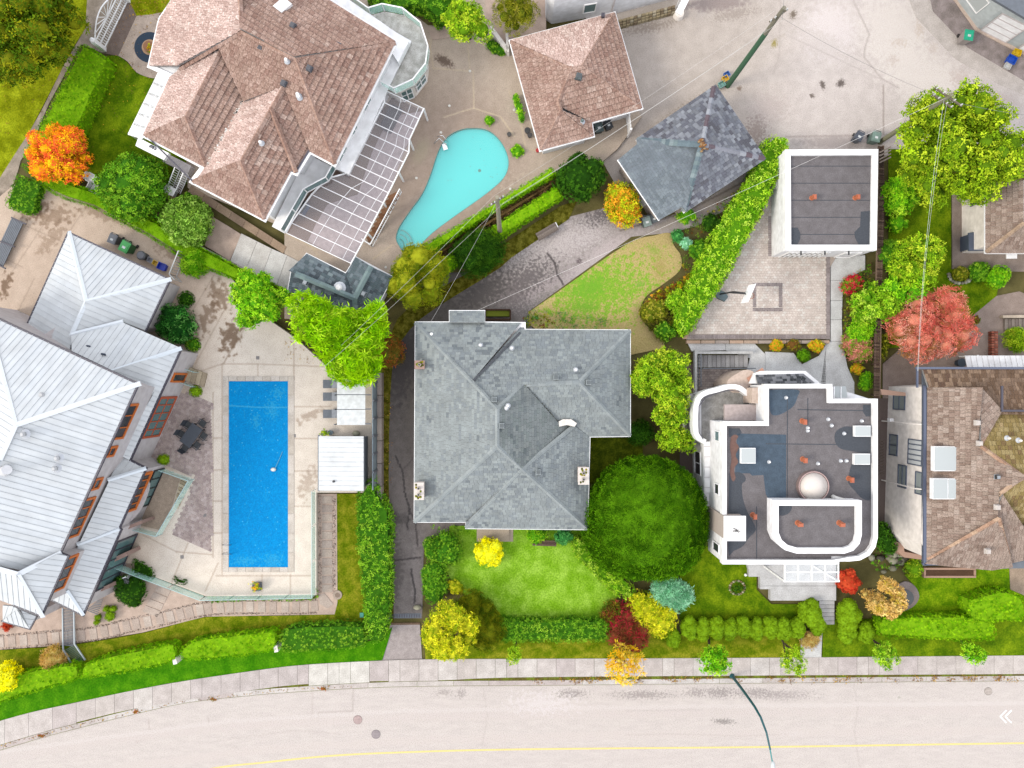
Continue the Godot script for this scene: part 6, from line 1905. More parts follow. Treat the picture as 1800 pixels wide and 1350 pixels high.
func seam_house() -> void:
	var o := thing("metal_roof_house", "large modern house with pale standing seam metal roofs and orange windows", "house", g(120, 800))
	var U := 8.5
	var L := 4.6
	var ev := [-120, 505, 243, 675, 106, 972, 120, 978, 73, 1083, 24, 1064, -30, 1045, -200, 980]
	var wl := inset(pts(ev, U), 0.5)
	walls(o, wl, 0.6, U - 0.05, mats["stucco_grey"], "upper_wall")
	var roof := put("upper_roof", soffit(pts(ev, U), U - 0.12), mats["stucco_grey"], o)
	var cols := [Color(0.98, 0.98, 0.98), Color(1, 1, 1), Color(0.95, 0.96, 0.97)]
	seamed(roof, [[243, 675, U, 106, 972, U, 30, 1010, 10.2, -60, 985, 10.4, 0, 806, 11.2, 27, 747, 11.2],
		[-26, 549, U, 243, 675, U, 27, 747, 11.2],
		[-120, 780, U, -26, 549, U, 27, 747, 11.2, -30, 870, 11.2],
		[120, 978, U, 73, 1083, U, 31, 1010, 10.2, 106, 972, U + 0.1],
		[73, 1083, U, 24, 1064, U, -40, 1040, U, -60, 985, 10.2, 31, 1010, 10.2]], 0.4, mats["metal_roof"], cols)
	caps(roof, [[27, 747, 11.2, 243, 675, 8.55], [27, 747, 11.2, -26, 549, 8.55], [27, 747, 11.2, 0, 806, 11.2], [31, 1010, 10.22, 73, 1083, 8.55], [31, 1010, 10.22, -60, 985, 10.4], [31, 1010, 10.2, 105, 973, 8.65]], "ridge_cap", 2.6, 0.34, mats["rib"], [Color(0.97, 0.97, 0.97)], 0.03, 0.04)
	gutter(roof, [-26, 549, 243, 675, 106, 972, 120, 978, 73, 1083, 24, 1064], U + 0.02, mats["gutter_dark"], "gutter", 0.13, 0.14, false)
	# upper windows
	for w in [[225, 716, 194, 780, 3, 1, 6.2, 7.9], [188, 792, 179, 812, 1, 2, 6.4, 7.9], [162, 850, 152, 872, 1, 2, 6.4, 7.9], [145, 886, 112, 958, 4, 1, 6.2, 7.9], [112, 990, 84, 1054, 3, 1, 6.2, 7.9]]:
		window(o, wl, [w[0], w[1], w[2], w[3], U], w[6], w[7], mats["orange"], mats["pane_dark"], w[4], w[5], "window", 0.16, 0.07)
	# lower skirt roof
	var lev := [-100, 700, 120, 560, 319, 612, 229, 809, 257, 823, 210, 928, 213, 931, 146, 1082, 89, 1054, -100, 1000]
	var lwl := inset(pts(lev, L), 0.35)
	walls(o, lwl, 0.0, L - 0.05, mats["stucco_grey"], "lower_wall")
	var r2 := put("lower_roof", soffit(pts(lev, L), L - 0.1), mats["stucco_grey"], o)
	seamed(r2, [[319, 612, L, 229, 809, L, 205, 800, 5.3, 258, 690, 5.9, 198, 652, 6.2], [229, 809, L, 257, 823, L, 190, 845, 5.8, 205, 800, 5.3],
		[257, 823, L, 210, 928, L, 140, 955, 5.8, 195, 838, 5.8], [213, 931, L, 146, 1082, L, 118, 1040, 5.5, 100, 1030, 5.8, 138, 958, 5.8, 208, 930, L + 0.1],
		[146, 1082, L, 89, 1054, L, 100, 1030, 5.6, 118, 1040, 5.5]], 0.4, mats["metal_roof"], cols)
	caps(r2, [[319, 612, 4.65, 198, 652, 6.22], [257, 823, 4.65, 192, 843, 5.85], [146, 1082, 4.65, 118, 1040, 5.55], [210, 929, 4.65, 138, 956, 5.85]], "ridge_cap", 2.0, 0.3, mats["rib"], [Color(0.9, 0.93, 0.95)], 0.03, 0.04)
	gutter(r2, [319, 612, 229, 809, 257, 823, 210, 928, 213, 931, 146, 1082, 89, 1054], L + 0.02, mats["gutter_dark"], "gutter", 0.13, 0.14, false)
	# ground-floor glazing
	window(o, lwl, [303, 640, 309, 660, L] if false else [292, 655, 284, 672, L], 1.0, 3.2, mats["orange"], mats["pane_dark"], 1, 1, "glass_door", 0.14, 0.07)
	window(o, lwl, [276, 700, 242, 775, L], 1.0, 3.7, mk("rust_frame", Ps(190, 88, 50), 0.6), mats["pane_teal"], 5, 2, "window", 0.16, 0.07)
	window(o, lwl, [250, 836, 218, 906, L], 2.6, 4.2, mats["orange"], mats["pane_dark"], 5, 1, "window", 0.2, 0.09)
	window(o, lwl, [250, 836, 218, 906, L], 0.7, 2.3, mats["black"], mats["pane_teal"], 4, 1, "window", 0.1, 0.07)
	window(o, lwl, [200, 960, 160, 1050, L], 0.7, 3.6, mats["gutter_dark"], mats["pane_teal"], 5, 1, "glass_door", 0.1, 0.07)
	# curved band of the bay
	var bm := MB.new()
	bm.prism(pts(curve([255, 827, 262, 850, 254, 880, 238, 908, 214, 930], 4) + [206, 920, 245, 830], 2.4), 2.2, 2.45, true)
	put("bay_ledge", bm, mats["stucco_grey"], o)
	for q in [[210, 930, 248, 915, 250, 920, 212, 936], [190, 985, 222, 970, 224, 976, 192, 992], [160, 1040, 190, 1028, 192, 1034, 162, 1046]]:
		bm = MB.new()
		bm.prism(pts(q, 2.6), 0.0, 2.6)
		put("brick_pier", bm, mats["brick_wall"], o)
	# garage wing
	var gev := [120, 408, 299, 491, 256, 581, 200, 600, 128, 616, 48, 569]
	var gw := inset(pts(gev, 3.4), 0.4)
	walls(o, gw, 0.0, 3.35, mats["stucco_grey"], "garage_wall")
	var r3 := put("garage_roof", soffit(pts(gev, 3.4), 3.3), mats["stucco_grey"], o)
	seamed(r3, [[120, 408, 3.4, 299, 491, 3.4, 151, 530, 5.5], [299, 491, 3.4, 256, 581, 3.4, 213, 566, 4.5, 125, 588, 5.5, 151, 530, 5.5],
		[48, 569, 3.4, 120, 408, 3.4, 151, 530, 5.5, 125, 588, 5.5, 128, 618, 5.0], [213, 566, 4.7, 319, 612, L, 198, 652, 6.2, 128, 617, 5.9, 125, 588, 5.6]], 0.4, mats["metal_roof"], cols)
	caps(r3, [[151, 530, 5.5, 121, 409, 3.45], [151, 530, 5.5, 298, 491, 3.45], [151, 530, 5.5, 125, 588, 5.55], [125, 588, 5.6, 213, 566, 4.7]], "ridge_cap", 2.6, 0.34, mats["rib"], [Color(0.94, 0.96, 0.97)], 0.03, 0.04)
	gutter(r3, [48, 569, 120, 408, 299, 491, 256, 581], 3.42, mats["gutter_dark"], "gutter", 0.12, 0.13, false)
	# roof fittings
	for b in [[78, 694, 9.8], [45, 763, 11.0], [104, 805, 10.4], [100, 823, 10.4], [12, 825, 11.0]]: pipe_vent(roof, b[0], b[1], b[2], 0.14, 0.35, P(200, 202, 206))
	for b in [[155, 608, 5.4], [181, 622, 5.6]]:
		var m := MB.new()
		m.col = P(48, 62, 90)
		m.tube([g(b[0] - 2, b[1], b[2]), g(b[0] - 2, b[1], b[2] + 0.3), g(b[0] + 3, b[1] + 1, b[2] + 0.32), g(b[0] + 4, b[1] + 2, b[2] + 0.1)], [0.07], 8)
		put("vent_pipe", m, mats["paint"], r2)
	var ch := MB.new()
	ch.col = P(240, 240, 242)
	ch.tube([g(8, 828, 10.8), g(12, 826, 11.6)], [0.35, 0.3], 14)
	put("flue", ch, mats["paint"], roof)
	# small porch roof, lower left
	var pr := put("porch_roof", MB.new(), mats["stucco_grey"], o)
	seamed(pr, [[64, 1084, 4.2, 52, 1106, 4.2, 30, 1072, 5.4, 26, 1065, 5.2], [52, 1106, 4.2, 3, 1092, 4.2, 30, 1072, 5.4], [26, 1065, 5.2, 30, 1072, 5.4, 3, 1092, 4.2, 10, 1062, 4.6]], 0.4, mats["metal_roof"], cols)
	gutter(pr, [64, 1084, 52, 1106, 3, 1092], 4.22, mats["gutter_dark"], "gutter", 0.1, 0.12, false)
	walls(o, pts([58, 1080, 48, 1098, 8, 1086, 20, 1066], 4.1), 0.0, 4.1, mats["stucco_grey"], "porch_wall")

func sheds() -> void:
	var o := thing("pool_shed", "small square shed with white metal roof beside blue pool", "shed", g(600, 814, 0.6))
	var ev := [560, 767, 639, 767, 639, 863, 560, 862]
	walls(o, inset(pts(ev, 3.0), 0.15), 0.0, 2.95, mk("shed_wall", Ps(176, 182, 190), 0.8, "soft", 2.0))
	var roof := put("roof", soffit(pts(ev, 3.0), 2.95), mats["stucco_grey"], o)
	seamed(roof, [[560, 862, 3.02, 560, 767, 3.02, 639, 767, 3.25, 639, 863, 3.25]], 0.36, mats["metal_roof"], [Color(1, 1, 1), Color(0.98, 0.98, 0.98)])
	gutter(roof, [560, 766, 560, 862], 3.0, mats["steel_grey"], "gutter", 0.12, 0.12, false)
	var m := MB.new()
	m.col = P(50, 50, 54)
	m.disc(g(587, 846, 3.06), 0.1, 0.08, 0.0, 0.2, 10)
	put("vent_pipe", m, mats["paint"], roof)
	o = thing("awning", "white fabric awning on grey posts by the pool loungers", "awning", g(618, 706, 0.6))
	m = MB.new()
	for q in [[592.5, 666, 642, 666, 642, 693, 592.5, 693], [592.5, 694.5, 642, 694.5, 642, 719, 592.5, 719], [592.5, 720.5, 642, 720.5, 642, 747, 592.5, 747]]:
		m = MB.new()
		m.prism(pts(q, 2.9), 2.86, 2.9, true)
		put("awning_panel", m, mk("awning_cloth", Ps(232, 236, 237), 0.8, "soft", 3.0), o)
	for v in [670, 694, 719, 745]:
		m = MB.new()
		m.bar(g(593, v, 2.82), g(652, v, 2.82), 0.08, 0.1)
		m.box(g(594, v, 1.7), Vector3(0.08, 2.3, 0.08))
		put("frame", m, mats["steel_grey"], o)

# ---------- foliage ----------
func leaf_clump(kind: String) -> ArrayMesh:
	if clumps.has(kind): return clumps[kind]
	var m := MB.new()
	var n := 9
	var lng := 0.5
	var wid := 0.3
	var lift := 0.35
	match kind:
		"needle": n = 12; lng = 0.62; wid = 0.09; lift = 0.5
		"feather": n = 10; lng = 1.0; wid = 0.14; lift = 0.15
		"fine": n = 12; lng = 0.36; wid = 0.2; lift = 0.4
		"blade": n = 10; lng = 0.8; wid = 0.1; lift = 0.7
	for k in n:
		var a := TAU * k / n * 2.4 + rr(-0.5, 0.5)
		var d := Vector3(cos(a), rr(lift - 0.45, lift + 0.45), sin(a)).normalized()
		var s := d.cross(Vector3.UP).normalized()
		s = (s + d.cross(s) * rr(-0.7, 0.7)).normalized()
		var up := s.cross(d).normalized()
		var o := d * rr(0.0, 0.34) + Vector3(rr(-0.2, 0.2), rr(-0.12, 0.12), rr(-0.2, 0.2))
		var l := lng * rr(0.75, 1.2)
		var w := wid * rr(0.8, 1.2)
		var sh := rr(0.82, 1.0)
		m.col = Color(sh, sh, sh)
		var mid := o + d * l * 0.45 + up * l * 0.06
		var tip := o + d * l - Vector3.UP * l * 0.18
		m.tri(o, mid + s * w * 0.5, tip)
		m.tri(o, tip, mid - s * w * 0.5)
	clumps[kind] = m.mesh()
	return clumps[kind]
const PAL := {
	"dark": [[44, 92, 24], [58, 112, 28], [36, 76, 18], [74, 128, 34]],
	"green": [[84, 152, 34], [112, 176, 44], [62, 124, 26], [132, 190, 56]],
	"fresh": [[112, 196, 30], [140, 212, 40], [86, 168, 22], [160, 220, 60]],
	"lime": [[142, 188, 34], [168, 206, 46], [102, 158, 26], [188, 210, 60], [120, 172, 30]],
	"bamboo": [[150, 216, 14], [178, 232, 28], [118, 192, 14], [196, 236, 60]],
	"yew": [[78, 142, 18], [56, 114, 12], [106, 174, 28], [40, 88, 8], [66, 126, 14]],
	"olive": [[132, 140, 36], [160, 160, 44], [104, 118, 26], [180, 170, 70]],
	"autumn": [[112, 132, 22], [84, 116, 20], [140, 144, 24], [58, 92, 14], [70, 108, 18], [100, 124, 20]],
	"maple": [[252, 150, 26], [248, 116, 46], [255, 182, 24], [244, 104, 54], [255, 204, 34]],
	"yellow": [[255, 250, 10], [252, 240, 6], [255, 252, 50], [236, 226, 10]],
	"gold": [[196, 202, 30], [164, 184, 28], [220, 214, 44], [124, 154, 24], [206, 206, 40]],
	"goldorange": [[206, 198, 30], [184, 190, 30], [230, 160, 40], [146, 172, 28], [214, 208, 40]],
	"gingko": [[255, 212, 40], [248, 200, 30], [255, 222, 90], [222, 200, 40]],
	"red": [[196, 60, 40], [176, 50, 34], [216, 80, 50], [150, 44, 30]],
	"wine": [[176, 66, 62], [196, 50, 72], [150, 80, 56], [140, 96, 50], [186, 60, 60]],
	"pink": [[228, 122, 106], [218, 104, 92], [240, 150, 132], [170, 120, 70], [240, 180, 160]],
	"copper": [[170, 90, 40], [150, 104, 40], [120, 110, 40], [190, 100, 50]],
	"tan": [[216, 176, 96], [200, 160, 84], [228, 194, 120], [190, 164, 60]],
	"blue": [[150, 214, 170], [170, 226, 186], [124, 192, 148], [186, 232, 200]],
	"bluegreen": [[70, 160, 90], [90, 180, 104], [56, 136, 76]],
	"sheared": [[112, 186, 14], [92, 164, 10], [136, 202, 26], [74, 142, 8]],
	"cloud": [[122, 168, 24], [108, 154, 18], [140, 182, 34], [92, 136, 14]],
	"rhodo": [[110, 160, 60], [140, 186, 84], [84, 136, 44], [166, 204, 104]],
	"camellia": [[40, 104, 40], [52, 124, 50], [30, 84, 30], [90, 160, 84]],
	"laurel": [[120, 186, 34], [150, 206, 54], [92, 158, 24], [182, 220, 84]],
	"largetree": [[130, 168, 28], [154, 188, 36], [98, 144, 24], [176, 200, 50], [114, 156, 26]],
	"cypress": [[150, 164, 30], [124, 150, 28], [176, 180, 40], [100, 132, 24]],
	"litter": [[190, 150, 60], [150, 110, 60], [120, 88, 56], [214, 170, 50]],
	"brownhedge": [[120, 92, 60], [96, 76, 50], [140, 110, 74]],
	"mixed": [[90, 120, 30], [150, 140, 40], [120, 80, 40], [70, 110, 30]],
	"flower": [[204, 30, 60], [226, 60, 80], [110, 150, 40], [180, 24, 50], [90, 140, 40]],
	"blush": [[220, 150, 130], [130, 160, 50], [206, 130, 110], [100, 150, 40]]}
func pal(key: String) -> Array:
	if not pals.has(key):
		var r := []
		for c in PAL[key]: r.append(P(c[0] * (1.06 if c[0] < c[1] * 0.75 else 0.97), c[1] * 0.95, c[2] * 0.85, 1.08) if c[1] > c[0] and c[1] > c[2] * 1.6 else P(c[0], c[1], c[2], 1.08))
		pals[key] = r
	return pals[key]
# spots: [point, outward normal]
func foliage(parent: Node3D, spots: Array, key: String, size: float, kind: String, up := 0.4, called := "foliage", drift := 1.0) -> void:
	var cols := pal(key)
	var buf := PackedFloat32Array()
	buf.resize(spots.size() * 16)
	var i := 0
	for s in spots:
		var nn: Vector3 = (s[1] + Vector3(rr(-0.8, 0.8), up + rr(-0.5, 0.4), rr(-0.8, 0.8))).normalized()
		var a := rr(0, TAU)
		var x := nn.cross(Vector3(cos(a), 0.13, sin(a))).normalized()
		var z := x.cross(nn)
		var k := size * rr(0.7, 1.35)
		var p: Vector3 = s[0]
		var t: float = noise.get_noise_3d(p.x * 14.0, p.y * 14.0, p.z * 14.0) * 0.55 * drift + rng.randfn(0.0, 0.2) + 0.5
		var c: Color = cols[int(clampf(t, 0.0, 0.999) * cols.size())]
		var b := rr(0.72, 1.2)
		buf[i] = x.x * k; buf[i + 1] = nn.x * k; buf[i + 2] = z.x * k; buf[i + 3] = p.x
		buf[i + 4] = x.y * k; buf[i + 5] = nn.y * k; buf[i + 6] = z.y * k; buf[i + 7] = p.y
		buf[i + 8] = x.z * k; buf[i + 9] = nn.z * k; buf[i + 10] = z.z * k; buf[i + 11] = p.z
		buf[i + 12] = c.r * b; buf[i + 13] = c.g * b; buf[i + 14] = c.b * b; buf[i + 15] = 1.0
		i += 16
	var mm := MultiMesh.new()
	mm.transform_format = MultiMesh.TRANSFORM_3D
	mm.use_colors = true
	mm.mesh = leaf_clump(kind)
	mm.instance_count = spots.size()
	mm.buffer = buf
	var o := MultiMeshInstance3D.new()
	o.multimesh = mm
	o.material_override = mats["leaf"]
	o.name = called
	parent.add_child(o, true)
	o.position = -whole(parent)
	stuff(o)
# lobes: [centre, radii]; leaves over their outer shells
func lobed(parent: Node3D, lobes: Array, key: String, size: float, dens: float, kind: String, core := 0.8, low := -0.45, rough := 0.22, up := 0.4) -> void:
	var spots := []
	for l in lobes:
		var c: Vector3 = l[0]
		var r: Vector3 = l[1]
		var n := int(dens * 4.2 * PI * pow((pow(r.x * r.y, 1.6) + pow(r.y * r.z, 1.6) + pow(r.x * r.z, 1.6)) / 3.0, 1.0 / 1.6) / (size * size) * 1.25)
		for k in n:
			var d := Vector3(rng.randfn(), rng.randfn(), rng.randfn()).normalized()
			if d.y < low: continue
			var w := 1.0 + rough * noise.get_noise_3dv((d * 9.0 + c * 4.0))
			var p := c + d * r * (w * (rr(0.93, 1.03) if rough < 0.1 else rr(0.76, 1.1)))
			var hid := false
			for q in lobes:
				if q[0] == c: continue
				var e: Vector3 = (p - q[0]) / q[1]
				if e.length_squared() < 0.5:
					hid = true
					break
			if not hid: spots.append([p, (d / r).normalized()])
	foliage(parent, spots, key, size, kind, up)
	if core > 0.0:
		var m := MB.new()
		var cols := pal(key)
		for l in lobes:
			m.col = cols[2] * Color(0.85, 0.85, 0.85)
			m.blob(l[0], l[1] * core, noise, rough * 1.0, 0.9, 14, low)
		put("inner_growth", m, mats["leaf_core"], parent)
func px_m(r: float, h: float) -> float: return r / PPM * (H - h) / H
# a shrub: one mass with smaller swellings; marks of its middle, half-width in marks, height in metres
func shrub(called: String, label: String, u: float, v: float, rad: float, tall: float, key: String, cat := "shrub", kind := "broad", size := 0.26, stretch := 1.0, turn := 0.0, dens := 1.0, group := "", smooth := false) -> Node3D:
	var base := g(u, v, tall * 0.55)
	var o := thing(called, label, cat, base * Vector3(1, 0, 1), group)
	var R := px_m(rad, tall * 0.5)
	var lobes := [[base + Vector3(0, -tall * 0.05, 0), Vector3(R * 0.9, tall * 0.5, R * 0.9)]]
	var n := 0 if smooth else clampi(int(R * 5.0), 4, 11)
	for k in n:
		var a := TAU * k / n + rr(-0.3, 0.3)
		var q := rr(0.45, 0.72)
		lobes.append([base + Vector3(cos(a) * R * q, rr(-0.1, 0.22) * tall, sin(a) * R * q), Vector3(1, 0.9, 1) * R * rr(0.3, 0.45)])
	if stretch != 1.0:
		var bs := Basis(Vector3.UP, turn)
		for l in lobes:
			var d: Vector3 = l[0] - base
			l[0] = base + bs * (d * Vector3(stretch, 1, 1))
			l[1] = l[1] * Vector3(1, 1, 1)
		var extra := []
		var m := int(ceil(stretch * 2.0))
		for k in m:
			var t := (float(k) / (m - 1) - 0.5) * 2.0 * (stretch - 1.0) / 1.0
			extra.append([base + bs * Vector3(R * t, 0, 0), Vector3(R * 0.85, tall * 0.48, R * 0.85)])
		lobes.remove_at(0)
		lobes = extra + lobes
	lobed(o, lobes, key, size, dens, kind, 0.82, -0.6, 0.05 if smooth else 0.22)
	var st := MB.new()
	st.tube([base * Vector3(1, 0, 1), base * Vector3(1, 0, 1) + Vector3(0.03, tall * 0.4, 0.02)], [0.06, 0.04], 6)
	put("stem", st, mats["bark"], o)
	return o
# a tree: trunk, limbs and a crown of many small leafy lobes
func tree(called: String, label: String, u: float, v: float, rad: float, tall: float, deep: float, key: String, kind := "broad", size := 0.34, nl := 22, dens := 0.8, fat := 0.36, core := 0.55, lean := Vector2.ZERO, cat := "tree") -> Node3D:
	var hc := tall - deep * 0.5
	var c := g(u, v, hc)
	var foot := g(u, v, hc) * Vector3(1, 0, 1) + Vector3(lean.x, 0, lean.y)
	var o := thing(called, label, cat, foot)
	var R := px_m(rad, hc)
	var lobes := []
	for k in nl:
		var d := Vector3(rng.randfn(), rng.randfn() * 0.8 + 0.15, rng.randfn()).normalized() * pow(rr(0.12, 1.0), 0.4)
		var lr := R * fat * rr(0.6, 1.15)
		lobes.append([c + d * Vector3(R - lr * 0.7, maxf(deep * 0.5 - lr * 0.5, 0.2), R - lr * 0.7), Vector3(lr, lr * rr(0.6, 0.9), lr)])
	lobed(o, lobes, key, size, dens, kind, core, -0.55, 0.4)
	var t := MB.new()
	var tr := clampf(tall * 0.025, 0.05, 0.25)
	var fork := foot.lerp(c, 0.5) + Vector3(0, -0.1 * tall, 0)
	t.tube([foot, foot.lerp(fork, 0.5) + Vector3(0.05, 0, 0.04), fork], [tr * 1.3, tr, tr * 0.85], 8)
	put("trunk", t, mats["bark"], o)
	for k in mini(7, nl):
		t = MB.new()
		var e: Vector3 = lobes[k][0]
		t.tube([fork, fork.lerp(e, 0.5) + Vector3(rr(-0.1, 0.1), 0.1, rr(-0.1, 0.1)), e], [tr * 0.6, tr * 0.35, tr * 0.12], 6)
		put("limb", t, mats["bark"], o)
	return o
# a sheared hedge over the outline of its top
func hedge(called: String, label: String, a: Array, tall: float, key: String, size := 0.2, kind := "fine", dens := 1.0, group := "", bump := 0.12, cat := "hedge") -> Node3D:
	var p := pts(a, tall)
	var c := Vector2.ZERO
	for q in p: c += q / p.size()
	var o := thing(called, label, cat, Vector3(c.x, 0, c.y), group)
	var lo := p[0]
	var hi := p[0]
	var area := 0.0
	for k in p.size():
		lo = lo.min(p[k])
		hi = hi.max(p[k])
		area += p[k].cross(p[(k + 1) % p.size()]) * 0.5
	area = absf(area)
	var ins := inset(p, 0.16)
	var spots := []
	var per := 1.0 / (size * size) * 1.3 * dens
	var n := int((hi.x - lo.x) * (hi.y - lo.y) * per)
	for k in n:
		var q := Vector2(rr(lo.x, hi.x), rr(lo.y, hi.y))
		if not Geometry2D.is_point_in_polygon(q, p): continue
		var y := tall + bump * noise.get_noise_2d(q.x * 9.0, q.y * 9.0) + rr(-0.06, 0.03)
		if not Geometry2D.is_point_in_polygon(q, ins): y -= rr(0.05, 0.16)
		spots.append([Vector3(q.x, y, q.y), Vector3.UP])
	for k in p.size():
		var x := p[k]
		var z := p[(k + 1) % p.size()]
		var d := (z - x).normalized()
		var out := Vector2(-d.y, d.x)
		if Geometry2D.is_point_in_polygon((x + z) * 0.5 + out * 0.05, p): out = -out
		var m := int(x.distance_to(z) * tall * per * 0.8)
		for j in m:
			var q := x.lerp(z, rr(0, 1))
			q += out * (bump * noise.get_noise_2d(q.x * 9.0, q.y * 9.0) + rr(-0.06, 0.04))
			spots.append([Vector3(q.x, rr(0.05, tall), q.y), Vector3(out.x, 0.2, out.y)])
	foliage(o, spots, key, size, kind, 0.25)
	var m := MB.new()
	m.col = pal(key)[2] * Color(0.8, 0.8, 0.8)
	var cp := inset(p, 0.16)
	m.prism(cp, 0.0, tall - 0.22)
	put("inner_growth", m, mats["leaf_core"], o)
	return o
# low planting over an outline: one bed of mixed plants
func bed(called: String, label: String, a: Array, tall: float, keys: Array, size := 0.24, dens := 0.7) -> void:
	var p := pts(a, tall * 0.6)
	var c := Vector2.ZERO
	for q in p: c += q / p.size()
	var o := thing(called, label, "plants", Vector3(c.x, 0, c.y))
	o.set_meta("kind", "stuff")
	var lo := p[0]
	var hi := p[0]
	for q in p:
		lo = lo.min(q)
		hi = hi.max(q)
	for j in keys.size():
		var spots := []
		for k in int((hi.x - lo.x) * (hi.y - lo.y) / (size * size) * dens):
			var q := Vector2(rr(lo.x, hi.x), rr(lo.y, hi.y))
			if not Geometry2D.is_point_in_polygon(q, p): continue
			var w := noise.get_noise_2d(q.x * 5.0 + 40.0 * j, q.y * 5.0 - 90.0 * j)
			if keys.size() > 1 and w < 0.02: continue
			spots.append([Vector3(q.x, 0.08 + tall * rr(0.2, 1.0) * clampf(0.5 + w, 0.2, 1.0), q.y), Vector3.UP])
		foliage(o, spots, keys[j], size, "fine" if j % 2 == 0 else "blade", 0.6)

func plants() -> void:
	# ---- top left
	tree("autumn_tree", "big dark green tree with yellow flecks at the top left corner", 40, 42, 118, 8.0, 6.0, "autumn", "broad", 0.38, 70, 0.8, 0.24, 0.65)
	hedge("hedge", "long dark clipped hedge between narrow path and lawn", curve([140, 80, 150, 78, 184, 100, 186, 108, 160, 165, 128, 236, 92, 282, 72, 290, 40, 276, 44, 258, 80, 196, 112, 132, 140, 80], 2), 1.7, "sheared", 0.17, "fine", 1.0, "", 0.08)
	tree("orange_maple", "round orange and red maple at the end of the clipped hedge", 100, 276, 58, 4.6, 3.6, "maple", "broad", 0.27, 30, 1.1, 0.34, 0.75)
	shrub("green_bush", "large glossy green bush right of the white garden chairs", 237, 331, 59, 3.4, "green", "bush", "broad", 0.3)
	shrub("rhododendron", "pale tipped rhododendron below the timber garden steps", 331, 387, 46, 2.8, "rhodo", "bush", "broad", 0.3)
	shrub("dark_bush", "small dark green bush behind the pale tipped rhododendron", 333, 354, 15, 1.8, "green", "bush", "fine", 0.2)
	hedge("hedge", "low narrow hedge dividing the beige driveway from the tiled house garden", curve([36, 288, 78, 298, 118, 320, 160, 334, 200, 354, 270, 388, 324, 422, 382, 450, 440, 482, 506, 514, 500, 526, 428, 498, 368, 474, 314, 448, 258, 412, 194, 380, 158, 360, 106, 344, 68, 322, 36, 288], 2), 1.5, "sheared", 0.2, "needle", 1.0)
	hedge("hedge", "short clipped hedge block at the foot of the narrow path", curve([28, 304, 44, 312, 72, 320, 62, 350, 58, 370, 40, 375, 14, 366, 8, 352, 28, 304], 2), 1.5, "green", 0.18, "fine")
	shrub("weeping_shrub", "feathery green shrub hanging over the small metal gate", 345, 462, 24, 1.8, "fresh", "shrub", "feather", 0.24)
	tree("round_tree", "round bright green tree between driveway terraces and bamboo", 452, 525, 56, 5.0, 3.6, "fresh", "broad", 0.3, 26, 1.1, 0.34, 0.75)
	# bamboo-like mass
	var bl := []
	var bo := thing("bamboo_grove", "feathery yellow green bamboo mass beside the dark pavilion", "bamboo", g(600, 600))
	for b in [[538, 540, 26], [560, 552, 30], [545, 572, 28], [575, 580, 34], [600, 568, 30], [628, 572, 30], [650, 560, 20], [662, 548, 16], [590, 604, 34], [620, 606, 36], [646, 604, 26], [600, 632, 30], [630, 636, 34], [650, 640, 20], [616, 656, 24], [640, 660, 16], [596, 650, 18], [664, 580, 16]]:
		bl.append([g(b[0], b[1], rr(4.0, 5.4)), Vector3(px_m(b[2], 5), rr(0.9, 1.5), px_m(b[2], 5))])
	lobed(bo, bl, "bamboo", 0.42, 1.0, "feather", 0.6, -0.7, 0.4, 0.1)
	for k in 16:
		var cm := MB.new()
		var q: Vector3 = bl[k][0]
		cm.tube([q * Vector3(0.99, 0, 0.99), q + Vector3(0, -0.5, 0), q + Vector3(rr(-0.3, 0.3), 1.0, rr(-0.3, 0.3))], [0.05, 0.04, 0.015], 6)
		put("cane", cm, mats["bark"], bo)
	shrub("copper_shrub", "round copper brown shrub right of the bamboo mass", 684, 618, 27, 2.6, "copper", "shrub", "needle", 0.26)
	tree("golden_cypress", "golden green cypress by the end of the kidney pool hedge", 733, 486, 56, 5.0, 4.2, "cypress", "needle", 0.34, 26, 1.1, 0.36, 0.8)
	shrub("dark_shrub", "blue green shrub between golden cypress and wooden pole", 842, 444, 40, 2.6, "dark", "shrub", "needle", 0.3, 1.3, 0.5)
	shrub("dark_shrub", "small dark shrub at the corner of the dark pavilion", 690, 500, 18, 2.2, "dark", "shrub", "needle", 0.28)
	hedge("hedge", "green clipped row along the kidney pool edge", [698, 470, 704, 452, 800, 396, 900, 334, 970, 292, 980, 306, 900, 352, 800, 416, 710, 478], 1.6, "sheared", 0.18, "fine")
	hedge("hedge", "bare brown inner strip of the kidney pool hedge", [715, 472, 800, 420, 900, 358, 974, 314, 978, 322, 900, 372, 800, 432, 722, 480], 0.9, "brownhedge", 0.2, "blade", 0.7)
	hedge("hedge", "outer green clipped row beside the wooden pole", [756, 470, 830, 420, 900, 374, 982, 322, 990, 346, 900, 404, 830, 448, 772, 486], 1.5, "sheared", 0.18, "fine")
	shrub("green_bush", "dense dark green bush behind the slate garage wall", 1020, 312, 44, 3.0, "dark", "bush", "fine", 0.28)
	shrub("orange_shrub", "yellow and orange shrub left of the slate garage", 1094, 360, 32, 2.6, "goldorange", "shrub", "broad", 0.28, 1.35, -1.2)
	# top edge
	hedge("hedge", "tall dark hedge at the top edge above the balcony", curve([640, -20, 792, -20, 788, 12, 776, 30, 762, 26, 740, 8, 700, 12, 660, 10, 640, -20], 2), 2.2, "green", 0.24, "broad")
	tree("lime_tree", "bright lime green tree at the top edge beside the patio", 822, 38, 42, 4.6, 3.4, "lime", "broad", 0.3, 20, 1.1, 0.38, 0.7)
	tree("olive_tree", "dull olive green tree at top beside the white building", 908, 18, 40, 4.6, 3.2, "olive", "needle", 0.3, 20, 0.9, 0.38, 0.5)
	shrub("small_bush", "low green bush on gravel by the patio wall", 872, 84, 12, 0.8, "green", "bush", "fine", 0.2, 1.8, -0.5)
